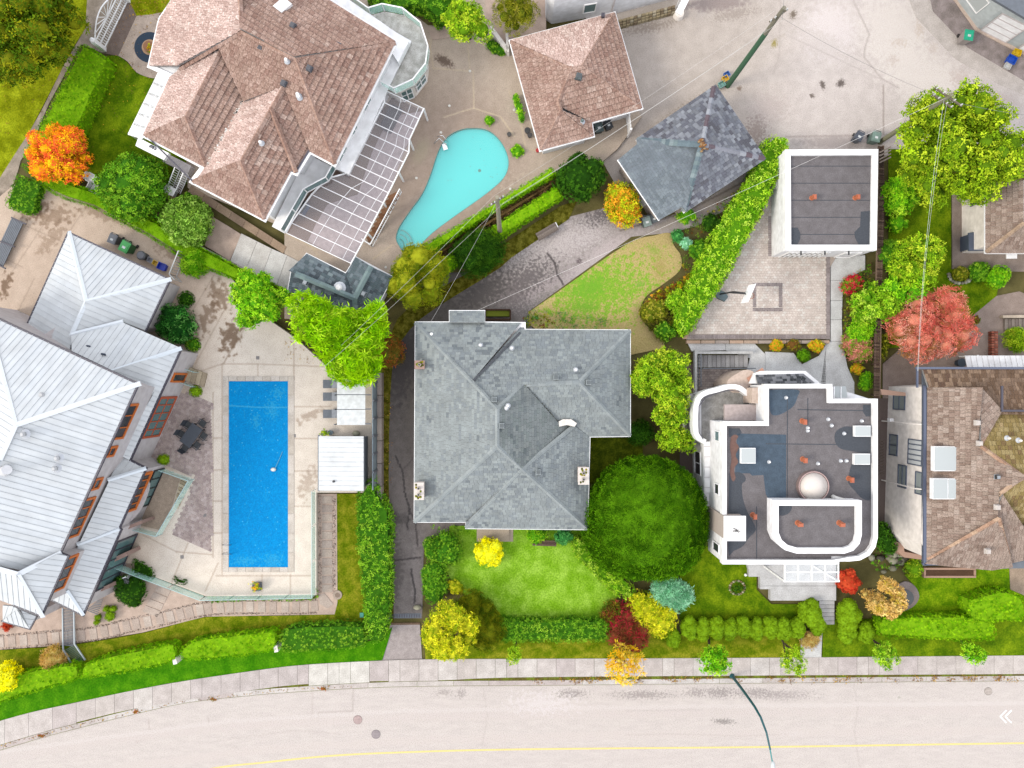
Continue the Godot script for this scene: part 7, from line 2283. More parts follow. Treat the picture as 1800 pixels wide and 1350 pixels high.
	# garden right of the drive
	hedge("ivy_hedge", "long broad laurel hedge sweeping from lane to paved court", curve([1368, 238, 1382, 246, 1384, 262, 1366, 310, 1340, 372, 1304, 440, 1268, 500, 1236, 548, 1212, 586, 1196, 582, 1188, 560, 1204, 520, 1220, 480, 1250, 420, 1290, 352, 1330, 290, 1346, 250, 1368, 238], 2), 1.9, "laurel", 0.3, "broad", 1.1, "", 0.3)
	bed("flower_bed", "orange yellow and green garden bed beside the patchy lawn", curve([1128, 540, 1150, 515, 1180, 500, 1200, 490, 1216, 480, 1200, 540, 1180, 590, 1165, 600, 1140, 580, 1126, 560, 1128, 540], 2), 1.0, ["goldorange", "olive", "fresh", "copper"], 0.24, 1.7)
	shrub("garden_shrub", "dull olive mound in the orange garden bed", 1150, 545, 24, 1.1, "olive", "shrub", "fine", 0.22, 1.2, 0.6)
	shrub("garden_shrub", "green mound at the lower tip of orange garden bed", 1168, 582, 20, 1.2, "green", "shrub", "fine", 0.22)
	shrub("garden_shrub", "leafy light green mound between orange bed and laurel hedge", 1190, 530, 22, 1.4, "laurel", "shrub", "broad", 0.24)
	bed("ground_cover", "brown and green ground cover between patchy lawn and laurel hedge", curve([1185, 405, 1230, 380, 1300, 330, 1330, 300, 1320, 330, 1260, 420, 1220, 475, 1200, 470, 1196, 440, 1185, 405], 2), 0.5, ["mixed", "green"], 0.22, 0.5)
	bed("border_plants", "sparse border plants behind the grey house", [918, 558, 935, 545, 1065, 558, 1070, 578, 926, 578], 0.5, ["mixed", "bluegreen", "olive"], 0.22, 0.6)
	for s in [[1206, 428, 12, 0.9, "blue", "pale blue spruce shrub at the tip of the patchy lawn"], [1190, 415, 13, 0.9, "bluegreen", "grey green shrub beside the pale blue spruce shrub"], [1232, 440, 22, 1.5, "green", "green shrub between blue spruce shrub and laurel hedge"], [1250, 392, 18, 1.2, "dark", "dark shrub behind the slate garage near laurel hedge"], [1205, 377, 18, 1.0, "fresh", "bright green bush under the south eave of slate garage"]]:
		shrub("garden_shrub", s[5], s[0], s[1], s[2], s[3], s[4], "shrub", "fine", 0.22)
	tree("lime_tree", "yellow green tree between grey house and white house", 1160, 664, 54, 5.2, 3.8, "lime", "broad", 0.3, 34, 1.1, 0.32, 0.75)
	tree("lime_tree", "smaller yellow green tree below the one between both houses", 1188, 772, 34, 4.0, 2.6, "lime", "broad", 0.3, 16, 1.1, 0.4, 0.7)
	tree("lime_tree", "yellow green tree crown close to the basement stairs", 1180, 716, 36, 4.8, 3.0, "lime", "broad", 0.3, 16, 1.0, 0.4, 0.7)
	shrub("dark_shrub", "dark pine shrub in the gap behind trimmed dome", 1125, 760, 24, 1.6, "dark", "shrub", "needle", 0.3)
	# the great trimmed dome
	var c := g(1135, 908, 3.0)
	var o := thing("yew_dome", "huge dense yew tree trimmed to a smooth green dome", "tree", c * Vector3(1, 0, 1))
	var R := px_m(104, 3.0)
	lobed(o, [[c, Vector3(R, 4.0, R * 1.0)], [c + Vector3(0.9, -0.6, 0.8), Vector3(R * 0.86, 3.6, R * 0.88)], [c + Vector3(-0.7, -0.8, 0.9), Vector3(R * 0.88, 3.4, R * 0.86)]], "yew", 0.34, 2.0, "needle", 0.92, -0.75, 0.025, 0.5)
	var tk := MB.new()
	tk.tube([c * Vector3(1, 0, 1), c], [0.35, 0.25], 10)
	put("trunk", tk, mats["bark"], o)
	# front garden of the grey house
	shrub("yellow_bush", "brilliant yellow bush on the front lawn by the front step", 860, 971, 28, 1.7, "yellow", "bush", "fine", 0.22)
	shrub("green_bush", "rounded clipped bush at the left edge of front lawn, small one on top", 757, 957, 15, 1.9, "green", "bush", "fine", 0.19, 1.0, 0.0, 1.2, "", true)
	shrub("green_bush", "large round bush right behind the small clipped one at driveway", 782, 966, 34, 1.6, "green", "bush", "fine", 0.2)
	shrub("green_bush", "long rounded bush along the driveway below the clipped ones", 764, 1022, 27, 1.5, "green", "bush", "fine", 0.2, 1.6, PI / 2)
	shrub("olive_bush", "broad brown olive shrub behind the golden front tree", 842, 1090, 42, 2.2, "autumn", "shrub", "needle", 0.26, 1.5, -0.9)
	tree("golden_tree", "golden green tree standing at the driveway mouth", 790, 1112, 54, 4.8, 3.6, "gold", "broad", 0.27, 30, 1.1, 0.33, 0.65)
	shrub("yellow_bush", "small yellow bush tucked beside the golden front tree", 800, 1032, 12, 1.0, "gold", "bush", "fine", 0.2, 1.5, -0.5)
	hedge("hedge", "straight clipped hedge along the front lawn", curve([878, 1090, 960, 1092, 1060, 1092, 1070, 1110, 1062, 1128, 960, 1128, 880, 1130, 872, 1112, 878, 1090], 2), 1.4, "green", 0.2, "broad")
	shrub("red_shrub", "spreading wine red shrub at the corner of front lawn", 1100, 1102, 38, 1.3, "wine", "shrub", "blade", 0.32, 1.25, -1.0)
	shrub("olive_bush", "dull olive shrub between front lawn and wine red shrub", 1074, 1078, 18, 1.2, "mixed", "shrub", "blade", 0.3, 1.3, 1.3)
	shrub("golden_shrub", "golden yellow spreading shrub below the trimmed dome", 1145, 1078, 32, 1.5, "gold", "shrub", "broad", 0.24, 1.6, -0.6)
	shrub("blue_juniper", "pale blue green juniper between dome and golden shrub", 1180, 1042, 28, 1.5, "blue", "shrub", "feather", 0.3, 1.4, -0.4)
	hedge("border_hedge", "bright green low border curving along the front lawn", curve([1010, 946, 1028, 950, 1056, 984, 1100, 1018, 1114, 1046, 1086, 1046, 1050, 1016, 1024, 988, 1008, 964, 1010, 946], 2), 0.9, "laurel", 0.22, "broad", 1.0, "", 0.25)
	shrub("green_bush", "small green bush under the front eave, left of blue one", 943, 940, 18, 1.0, "fresh", "bush", "fine", 0.2, 1.2)
	shrub("blue_bush", "small blue green bush beside the plank bench", 990, 942, 18, 1.0, "bluegreen", "bush", "fine", 0.2)
	bed("border_plants", "low plants along the front eave left of the step", [752, 922, 800, 922, 835, 934, 800, 936, 752, 930], 0.6, ["green"], 0.2)
	# hedges of the left property
	hedge("tall_hedge", "tall dark hedge beside the retaining wall and driveway", curve([630, 870, 655, 842, 662, 870, 682, 900, 684, 960, 686, 1040, 682, 1090, 674, 1126, 644, 1126, 640, 1060, 632, 1000, 626, 930, 630, 870], 2), 2.0, "green", 0.27, "broad", 1.0, "", 0.25)
	hedge("street_hedge", "clipped street hedge nearest the left border", curve([-40, 1216, 20, 1190, 60, 1178, 110, 1170, 132, 1172, 134, 1196, 100, 1206, 40, 1222, -40, 1250, -40, 1216], 2), 1.5, "sheared", 0.21, "fine", 1.0, "clipped hedges above the curving sidewalk", 0.15)
	hedge("street_hedge", "clipped street hedge between metal footbridge and first gap", curve([142, 1172, 180, 1156, 250, 1142, 300, 1132, 306, 1140, 306, 1164, 250, 1178, 180, 1190, 142, 1194, 140, 1182, 142, 1172], 2), 1.5, "sheared", 0.21, "fine", 1.0, "clipped hedges above the curving sidewalk", 0.15)
	hedge("street_hedge", "longest yellow tipped street hedge in the middle of its row", curve([318, 1140, 340, 1126, 400, 1118, 470, 1110, 484, 1114, 484, 1138, 470, 1148, 400, 1158, 340, 1163, 318, 1160, 314, 1150, 318, 1140], 2), 1.5, "sheared", 0.21, "fine", 1.0, "clipped hedges above the curving sidewalk", 0.15)
	hedge("street_hedge", "darkest clipped street hedge ending at the tall hedge", curve([494, 1112, 510, 1104, 570, 1100, 636, 1100, 640, 1110, 640, 1138, 600, 1144, 540, 1146, 494, 1147, 490, 1130, 494, 1112], 2), 1.5, "green", 0.21, "fine", 1.0, "clipped hedges above the curving sidewalk", 0.15)
	shrub("yellow_shrub", "yellow leaved shrub at the left edge above the sidewalk", 10, 1190, 26, 2.4, "yellow", "shrub", "broad", 0.28)
	shrub("tan_shrub", "tan and pink shrub beside the metal footbridge", 94, 1158, 22, 1.4, "tan", "shrub", "blade", 0.28)
	shrub("round_bush", "large dark bush between gravel yard and bay of metal house", 230, 1036, 30, 1.6, "dark", "bush", "fine", 0.22)
	hedge("low_hedge", "low dark hedge in the corner of the glass fence", curve([232, 984, 262, 1000, 266, 1018, 250, 1024, 230, 1006, 232, 984], 2), 1.1, "dark", 0.2, "fine")
	hedge("low_hedge", "low green hedge strip under the front glass fence", curve([362, 1048, 460, 1049, 552, 1046, 555, 1032, 558, 1050, 545, 1056, 440, 1056, 370, 1060, 362, 1048], 1), 0.6, "green", 0.18, "fine")
	hedge("low_hedge", "short hedge piece behind the glass fence at its bend", curve([304, 1015, 326, 1022, 322, 1030, 306, 1026, 304, 1015], 2), 0.95, "dark", 0.18, "fine")
	for s in [[193, 1083, 10, "topmost-sized ball bush of the gravel yard cluster"], [187, 1070, 6, "small ball bush above the cluster's big ball"], [199, 1070, 6, "small ball bush right above the cluster's big ball"], [172, 1085, 6, "small ball bush left of the cluster's big ball"], [170, 1094, 5, "smallest ball bush lowest in the gravel yard cluster"]]:
		shrub("ball_bush", s[3], s[0], s[1], s[2], 0.7, "cloud", "bush", "fine", 0.14, 1.0, 0.0, 1.2, "ball bushes on the gravel yard", true)
	shrub("red_shrub", "tiny red shrub by the porch roof of metal house", 12, 1100, 9, 0.9, "red", "shrub", "fine", 0.2)
	shrub("ball_bush", "small dark ball bush by the garage wing wall", 327, 526, 16, 1.4, "dark", "bush", "fine", 0.16, 1.0, 0.0, 1.2, "", true)
	shrub("camellia", "large glossy dark camellia beside the garage wing", 311, 570, 34, 2.4, "camellia", "bush", "broad", 0.26)
	shrub("ball_bush", "bright small ball bush below the large camellia", 340, 606, 15, 1.2, "green", "bush", "fine", 0.15, 1.0, 0.0, 1.2, "", true)
	shrub("ball_bush", "dark tuft at the west corner of garage wing", 40, 560, 10, 1.2, "dark", "bush", "fine", 0.2)
	# right gardens
	tree("large_tree", "largest broad yellow green tree at upper right over the lane", 1688, 258, 112, 9.0, 6.5, "largetree", "broad", 0.4, 90, 0.9, 0.24, 0.65)
	shrub("green_bush", "leafy bush below the large tree beside flat garage", 1578, 345, 30, 2.4, "fresh", "bush", "broad", 0.28, 1.3, PI / 2)
	shrub("green_bush", "round bright bush right of the wooden fence top", 1577, 393, 18, 1.6, "fresh", "bush", "fine", 0.24)
	tree("light_tree", "pale green tree under the double overhead wire", 1612, 455, 48, 4.6, 3.2, "lime", "broad", 0.3, 26, 1.0, 0.36, 0.6)
	tree("light_tree", "green tree lower left of the pale one, over the fence", 1590, 500, 38, 3.8, 2.6, "fresh", "broad", 0.3, 18, 1.0, 0.4, 0.7)
	shrub("green_bush", "dark green bush between fence and pale green tree", 1562, 445, 20, 2.0, "green", "bush", "fine", 0.26, 1.4, PI / 2)
	tree("garden_tree", "mid green tree in the bed beside the pale walkway", 1538, 535, 42, 3.6, 2.8, "laurel", "broad", 0.28, 22, 1.0, 0.36, 0.7)
	shrub("garden_shrub", "bright green shrub below the mid green bed tree", 1515, 580, 22, 1.6, "fresh", "shrub", "broad", 0.26, 1.3, 0.6)
	shrub("flowering_shrub", "crimson flowering shrub at the top of walkway bed", 1496, 500, 16, 1.1, "flower", "shrub", "broad", 0.2, 1.4, 0.5)
	bed("walkway_bed", "ochre and green plants along the pale walkway", [1482, 510, 1510, 476, 1532, 460, 1536, 520, 1510, 560, 1482, 580], 0.6, ["olive", "mixed", "green"], 0.2, 0.7)
	shrub("blush_shrub", "pink and green hydrangea shrub at the walkway bed end", 1506, 610, 26, 1.2, "blush", "shrub", "broad", 0.22, 1.3, -0.8)
	shrub("gold_ball", "small golden ball shrub near the lower walkway", 1506, 648, 11, 0.8, "goldorange", "shrub", "fine", 0.17)
	shrub("garden_shrub", "low green shrub at the bottom of walkway bed", 1522, 670, 13, 0.8, "fresh", "shrub", "fine", 0.2, 1.5, 1.4)
	for s in [[1365, 607, 12, "goldorange", "yellow shrub left in the bed below the court"], [1395, 606, 12, "mixed", "dull shrub middle of the bed below the court"], [1434, 608, 13, "goldorange", "yellow orange shrub right in the bed below the court"]]:
		shrub("garden_shrub", s[4], s[0], s[1], s[2], 0.7, s[3], "shrub", "fine", 0.18, 1.2)
	shrub("ball_bush", "dark clipped ball on the walkway below the court bed", 1413, 625, 13, 1.1, "yew", "bush", "fine", 0.15, 1.0, 0.0, 1.2, "", true)
	tree("pink_maple", "spreading pink red maple beside the right fence", 1638, 572, 72, 4.2, 3.0, "pink", "needle", 0.34, 40, 1.0, 0.34, 0.6)
	shrub("clipped_bush", "light green rounded bush near the small shake house", 1754, 487, 20, 1.6, "fresh", "bush", "fine", 0.19, 1.25, 0.9, 1.1, "", true)
	shrub("clipped_bush", "darker low bush left of the light rounded one", 1722, 478, 20, 1.0, "green", "bush", "fine", 0.19, 1.2, 0.0, 1.1, "", true)
	shrub("garden_shrub", "yellow green shrub inside the white stone ring", 1688, 482, 14, 0.9, "olive", "shrub", "fine", 0.2, 1.2)
	shrub("yellow_shrub", "yellow leaved shrub in the raised brick bed", 1788, 596, 22, 1.2, "lime", "shrub", "feather", 0.24)
	bed("raised_bed_plants", "green plants filling the raised brick bed", [1758, 584, 1800, 580, 1850, 580, 1850, 624, 1758, 622], 0.7, ["fresh", "laurel"], 0.22)
	shrub("garden_shrub", "little brown green plant beside the pink maple", 1716, 562, 8, 0.5, "mixed", "shrub", "fine", 0.18)
	hedge("ivy_hedge", "thin climbing greenery along the right side of fence", [1553, 590, 1561, 586, 1564, 610, 1558, 634, 1552, 630], 1.0, "olive", 0.2, "fine")
	shrub("green_bush", "dark leafy bush between white house and shake house", 1552, 945, 18, 1.8, "dark", "bush", "broad", 0.26, 1.9, -1.1)
	bed("rockery_plants", "fern green plants of the rockery by shake house", [1528, 975, 1560, 960, 1590, 985, 1600, 1005, 1560, 1000, 1535, 1010], 0.6, ["green", "mixed"], 0.22)
	shrub("yellow_shrub", "yellow green bush at the foot of shake house wall", 1606, 998, 18, 1.3, "lime", "bush", "fine", 0.22)
	shrub("red_ball", "round brick red shrub at the terrace corner", 1491, 1024, 23, 1.9, "red", "shrub", "fine", 0.2)
	tree("tan_maple", "tan gold maple in front of the shake roofed house", 1552, 1050, 40, 3.4, 2.4, "tan", "broad", 0.26, 26, 1.0, 0.34, 0.5)
	bed("planter_plants", "green plants in the long brick planter", [1630, 1003, 1710, 1003, 1710, 1011, 1630, 1011], 0.7, ["green", "mixed"], 0.18, 0.9)
	# cloud-pruned row
	var n := 9
	for k in n:
		var uu := 1212.0 + k * 23.5
		var where := ["leftmost cloud pruned mound, next to golden shrub", "second cloud pruned mound from the golden shrub", "third cloud pruned mound from the golden shrub", "fourth cloud pruned mound from the golden shrub", "middle cloud pruned mound of the long row", "fourth cloud pruned mound from the white path", "third cloud pruned mound from the white path", "second cloud pruned mound from the white path", "last cloud pruned mound of the row, beside white path"][k] as String
		cloud("cloud_pruned_bush", where, uu, 1104 + (2 if k % 2 else -1), 15.5, 1.25)
	for s in [[1424, 1078, 20, "large double mound left of the terrace steps", 1.5], [1492, 1080, 21, "large mound right of the terrace steps", 1.5], [1488, 1108, 17, "lower mound right of the white path", 1.1], [1523, 1112, 15, "mound between tan maple and right hedge", 1.1], [1183, 1122, 13, "small pair of mounds left of the row", 1.0], [1437, 1100, 14, "small mound beside the lower terrace steps", 1.1]]:
		cloud("cloud_pruned_bush", "cloud pruned bush, " + s[3], s[0], s[1], s[2], s[4])
	hedge("right_hedge", "long flat clipped hedge before the shake house lawn", curve([1552, 1088, 1600, 1084, 1700, 1084, 1748, 1090, 1752, 1104, 1748, 1124, 1690, 1128, 1600, 1122, 1552, 1120, 1546, 1104, 1552, 1088], 2), 1.5, "sheared", 0.2, "fine")
	hedge("right_hedge", "upper clipped hedge block at the right edge", curve([1706, 1054, 1760, 1040, 1792, 1046, 1806, 1066, 1800, 1092, 1760, 1094, 1716, 1094, 1704, 1074, 1706, 1054], 2), 1.7, "sheared", 0.22, "fine", 1.0, "", 0.3)
	# street trees
	tree("street_tree", "golden yellow street tree over the sidewalk", 1098, 1166, 32, 4.0, 2.6, "gingko", "blade", 0.42, 18, 0.9, 0.34, 0.3, Vector2(0.3, -0.9))
	tree("street_tree", "leafy green street tree left of the lamp post", 1252, 1160, 30, 3.8, 2.4, "fresh", "broad", 0.28, 18, 0.9, 0.36, 0.5, Vector2(0.4, -0.8))
	tree("street_tree", "small two part street tree left of the white path", 1397, 1160, 26, 3.4, 1.8, "lime", "broad", 0.26, 12, 0.9, 0.4, 0.4, Vector2(-0.6, -1.6))
	tree("street_tree", "slender street tree right of the white path", 1557, 1150, 26, 3.6, 2.6, "laurel", "broad", 0.28, 13, 0.8, 0.4, 0.4, Vector2(-0.3, -1.0))
	tree("street_tree", "compact round street tree at the right", 1712, 1149, 20, 3.0, 2.2, "fresh", "broad", 0.28, 14, 1.1, 0.42, 0.6, Vector2(0.1, -0.4))
	tree("street_tree", "thin yellow green sapling beside the golden front tree", 905, 1150, 18, 2.8, 1.8, "lime", "broad", 0.26, 9, 0.8, 0.4, 0.4, Vector2(0.1, -0.5))
	shrub("tan_shrub", "dry tan grass tuft on the white path", 1424, 1124, 14, 0.8, "tan", "shrub", "blade", 0.24, 1.4, 0.4, 0.6)
	# scattered
	shrub("pot_plant", "bright potted bush north of the kidney pool", 860, 212, 9, 0.9, "fresh", "pot plant", "fine", 0.2)
	shrub("pot_plant", "bright potted bush right of the kidney pool", 910, 266, 12, 0.8, "fresh", "pot plant", "fine", 0.2)
	hedge("climber", "tall narrow climber against the tiled garage wall", [902, 165, 908, 162, 922, 205, 916, 208], 1.2, "fresh", 0.22, "broad", 0.7)
	for k in 2: shrub("pot_plant", ["trimmed ball in a pot by the glass railing of the light well", "pair of trimmed balls by the pool deck steps"][k], [288, 344][k], [808, 688][k], 11, 1.4, "cloud", "pot plant", "fine", 0.15, 1.0, 0.0, 1.2, "", true)
	# leaves fallen on grass and paving
	var lf := []
	for k in 700:
		var q: Array = [[rr(0, 150), rr(100, 280)], [rr(150, 290), rr(110, 300)], [rr(200, 300), rr(0, 130)], [rr(228, 320), rr(-5, 28)], [rr(500, 575), rr(545, 640)], [rr(672, 690), rr(560, 900)]][k % 6]
		lf.append([g(q[0], q[1], 0.1 if k % 6 < 4 else (0.64 if k % 6 == 4 else 0.1)), Vector3.UP])
	for k in 60:
		var uu := rr(915, 1800)
		for q in 16: lf.append([g(uu + rng.randfn(0, 4), 1194.5 + rng.randfn(0, 2.4) - (uu - 900) * 0.005 + (4.0 if k % 2 else 0.0), 0.14), Vector3.UP])
	for k in 160:
		var uu := rr(0, 620)
		lf.append([g(uu, at_u([0, 1312, 135, 1275, 332, 1230, 514, 1211, 620, 1206], uu) + rng.randfn(0, 1.6), 0.12), Vector3.UP])
	var lo := thing("fallen_leaves", "yellow and brown leaves fallen on grass and kerbs", "leaves", g(150, 200))
	lo.set_meta("kind", "stuff")
	foliage(lo, lf, "litter", 0.1, "fine", 2.0)
	for b in [[238, 1251], [375, 1230], [567, 1211], [73, 1293]]:
		var sp := []
		for k in 26: sp.append([g(b[0] + rng.randfn(0, 4), b[1] + rng.randfn(0, 1.5), 0.13), Vector3.UP])
		var ln := thing("leaf_pile", "brown leaf litter over the kerb drain, " + ["near the second bend", "below the first street hedge gap", "below the longest street hedge", "near the left border"][[238, 375, 567, 73].find(b[0])], "leaves", g(b[0], b[1]))
		ln.set_meta("kind", "stuff")
		foliage(ln, sp, "copper", 0.14, "fine", 1.5)
func cloud(called: String, label: String, u: float, v: float, rad: float, tall: float) -> void:
	var base := g(u, v, tall * 0.5)
	var o := thing(called, label, "bush", base * Vector3(1, 0, 1), "cloud pruned bushes before the white house")
	var R := px_m(rad, 1.0)
	var lobes := [[base, Vector3(R, tall * 0.52, R * 1.0)]]
	for k in 5:
		var a := TAU * k / 5.0 + rr(-0.4, 0.4)
		lobes.append([base + Vector3(cos(a) * R * 0.45, rr(-0.15, 0.12), sin(a) * R * 0.8), Vector3(R * 0.6, tall * 0.42, R * 0.6)])
	lobed(o, lobes, "cloud", 0.13, 1.1, "fine", 0.94, -0.6, 0.04, 0.6)

func wheelie(label: String, u: float, v: float, h: float, yaw: float, body: Color, lid: Color, k := 1.0, group := "wheeled bins") -> void:
	var o := thing("wheeled_bin", label, "bin", g(u, v, h), group)
	var m := MB.new()
	m.col = body
	for s in 4:       # tapered shell
		var a := Vector2([-1, 1, 1, -1][s], [-1, -1, 1, 1][s])
		var b := Vector2([1, 1, -1, -1][s], [-1, 1, 1, -1][s])
		m.quad(Vector3(b.x * 0.24, 0.06, b.y * 0.27), Vector3(a.x * 0.24, 0.06, a.y * 0.27), Vector3(a.x * 0.3, 0.98, a.y * 0.35), Vector3(b.x * 0.3, 0.98, b.y * 0.35))
	m.box(Vector3(0, 0.95, 0), Vector3(0.66, 0.06, 0.76))
	put("body", m, mats["paint"], o, true)
	m = MB.new()
	m.col = lid
	m.box(Vector3(0, 1.01, 0.02), Vector3(0.64, 0.05, 0.74))
	m.box(Vector3(0, 1.045, 0.03), Vector3(0.5, 0.04, 0.56))
	m.col = P(230, 235, 235)
	m.box(Vector3(0, 1.07, 0.08), Vector3(0.22, 0.012, 0.16))
	put("lid", m, mats["paint"], o, true)
	m = MB.new()
	m.col = body * Color(0.7, 0.7, 0.7)
	m.tube([Vector3(-0.26, 1.0, -0.44), Vector3(0.26, 1.0, -0.44)], [0.03], 8)
	m.box(Vector3(-0.22, 0.98, -0.4), Vector3(0.05, 0.08, 0.12))
	m.box(Vector3(0.22, 0.98, -0.4), Vector3(0.05, 0.08, 0.12))
	put("handle", m, mats["paint"], o, true)
	for s in [-1.0, 1.0]:
		m = MB.new()
		m.col = P(40, 40, 42)
		m.tube([Vector3(s * 0.24, 0.13, -0.32), Vector3(s * 0.32, 0.13, -0.32)], [0.13], 12)
		put("wheel", m, mats["paint"], o, true)
	o.rotation.y = yaw
	o.scale = Vector3.ONE * k
func tub(label: String, u: float, v: float, h: float, yaw: float, col: Color, w := 0.5, tall := 0.45, called := "recycling_box") -> void:
	var o := thing(called, label, "recycling box", g(u, v, h))
	var m := MB.new()
	m.col = col
	for s in 4:
		var a := Vector2([-1, 1, 1, -1][s], [-1, -1, 1, 1][s])
		var b := Vector2([1, 1, -1, -1][s], [-1, 1, 1, -1][s])
		m.quad(Vector3(b.x * w * 0.42, 0.0, b.y * w * 0.34), Vector3(a.x * w * 0.42, 0.0, a.y * w * 0.34), Vector3(a.x * w * 0.5, tall, a.y * w * 0.42), Vector3(b.x * w * 0.5, tall, b.y * w * 0.42))
	m.flat(PackedVector2Array([Vector2(-w * 0.45, -w * 0.38), Vector2(w * 0.45, -w * 0.38), Vector2(w * 0.45, w * 0.38), Vector2(-w * 0.45, w * 0.38)]), tall * 0.55)
	put("tub", m, mats["paint"], o, true)
	m = MB.new()
	m.col = col * Color(0.85, 0.85, 0.85)
	for s in [[0, -0.42, 1.04, 0.05], [0, 0.42, 1.04, 0.05]]: m.box(Vector3(s[0], tall, s[1] * w), Vector3(s[2] * w, 0.04, s[3]))
	for s in [-0.5, 0.5]: m.box(Vector3(s * w, tall + 0.003, 0), Vector3(0.05, 0.04, 0.8 * w))
	put("rim", m, mats["paint"], o, true)
	o.rotation.y = yaw
func pot(parent: Node3D, o: Vector3, r: float, h: float, col: Color) -> void:
	var m := MB.new()
	m.col = col
	m.disc(o, r * 0.7, r, 0.0, h, 16)
	put("pot", m, mats["paint"], parent)
func pole(called: String, label: String, u: float, v: float, tall: float, col: Color, arms: Array, lower := Color(-1, 0, 0)) -> Node3D:
	var b := g(u, v)
	var o := thing(called, label, "utility pole", b)
	var m := MB.new()
	m.col = col
	m.tube([b, b + Vector3(0, tall * 0.5, 0), b + Vector3(0, tall, 0)], [0.2, 0.17, 0.13], 12)
	put("post", m, mats["wood"], o)
	if lower.r >= 0.0:
		m = MB.new()
		m.col = lower
		m.tube([b, b + Vector3(0, tall * 0.72, 0)], [0.215, 0.175], 12)
		put("painted_sleeve", m, mats["wood"], o)
	for a in arms:
		m = MB.new()
		m.col = P(150, 140, 124)
		var c: Vector3 = b + Vector3(0, a[0], 0)
		var d: Vector3 = Vector3(cos(a[1]), 0, sin(a[1])) * a[2]
		m.bar(c - d, c + d, 0.1, 0.12)
		put("crossarm", m, mats["wood"], o)
		for t in [-0.9, -0.4, 0.4, 0.9]:
			m = MB.new()
			m.col = P(230, 232, 232)
			m.disc(c + d * t + Vector3(0, 0.06, 0), 0.06, 0.04, 0.0, 0.16, 8)
			put("insulator", m, mats["paint"], o)
	return o
func wire(label: String, a: Vector3, b: Vector3, sag: float, r := 0.012, col := Color(0.45, 0.44, 0.42), called := "overhead_wire") -> void:
	var m := MB.new()
	m.col = col
	var p := []
	for k in 13:
		var t := k / 12.0
		p.append(a.lerp(b, t) - Vector3(0, sag * 4.0 * t * (1.0 - t), 0))
	m.tube(p, [r * 0.55], 5)
	tag(put(called, m, mats["paint"]), label, "wire", "overhead wires")
func chair(local: Transform3D, label: String) -> void:
	var o := thing("patio_chair", label, "chair", local.origin, "patio chairs around the dark table")
	var m := MB.new()
	m.col = P(52, 58, 66)
	m.box(Vector3(0, 0.44, 0), Vector3(0.5, 0.04, 0.5))
	put("seat", m, mats["paint"], o, true)
	m = MB.new()
	m.col = P(60, 66, 74)
	m.obox(Vector3(0, 0.72, -0.27), Vector3(0.25, 0, 0), Vector3(0, 0.27, -0.06), Vector3(0, 0.004, 0.018))
	put("backrest", m, mats["paint"], o, true)
	for s in [-1.0, 1.0]:
		m = MB.new()
		m.col = P(46, 50, 56)
		m.bar(Vector3(s * 0.27, 0.64, -0.25), Vector3(s * 0.27, 0.64, 0.22), 0.05, 0.03)
		m.bar(Vector3(s * 0.27, 0.64, 0.2), Vector3(s * 0.27, 0.0, 0.24), 0.03, 0.03)
		put("armrest", m, mats["paint"], o, true)
		m = MB.new()
		m.col = P(46, 50, 56)
		m.bar(Vector3(s * 0.25, 0.44, -0.22), Vector3(s * 0.26, 0.0, -0.3), 0.03, 0.03)
		put("leg", m, mats["paint"], o, true)
	o.rotation.y = local.basis.get_euler().y

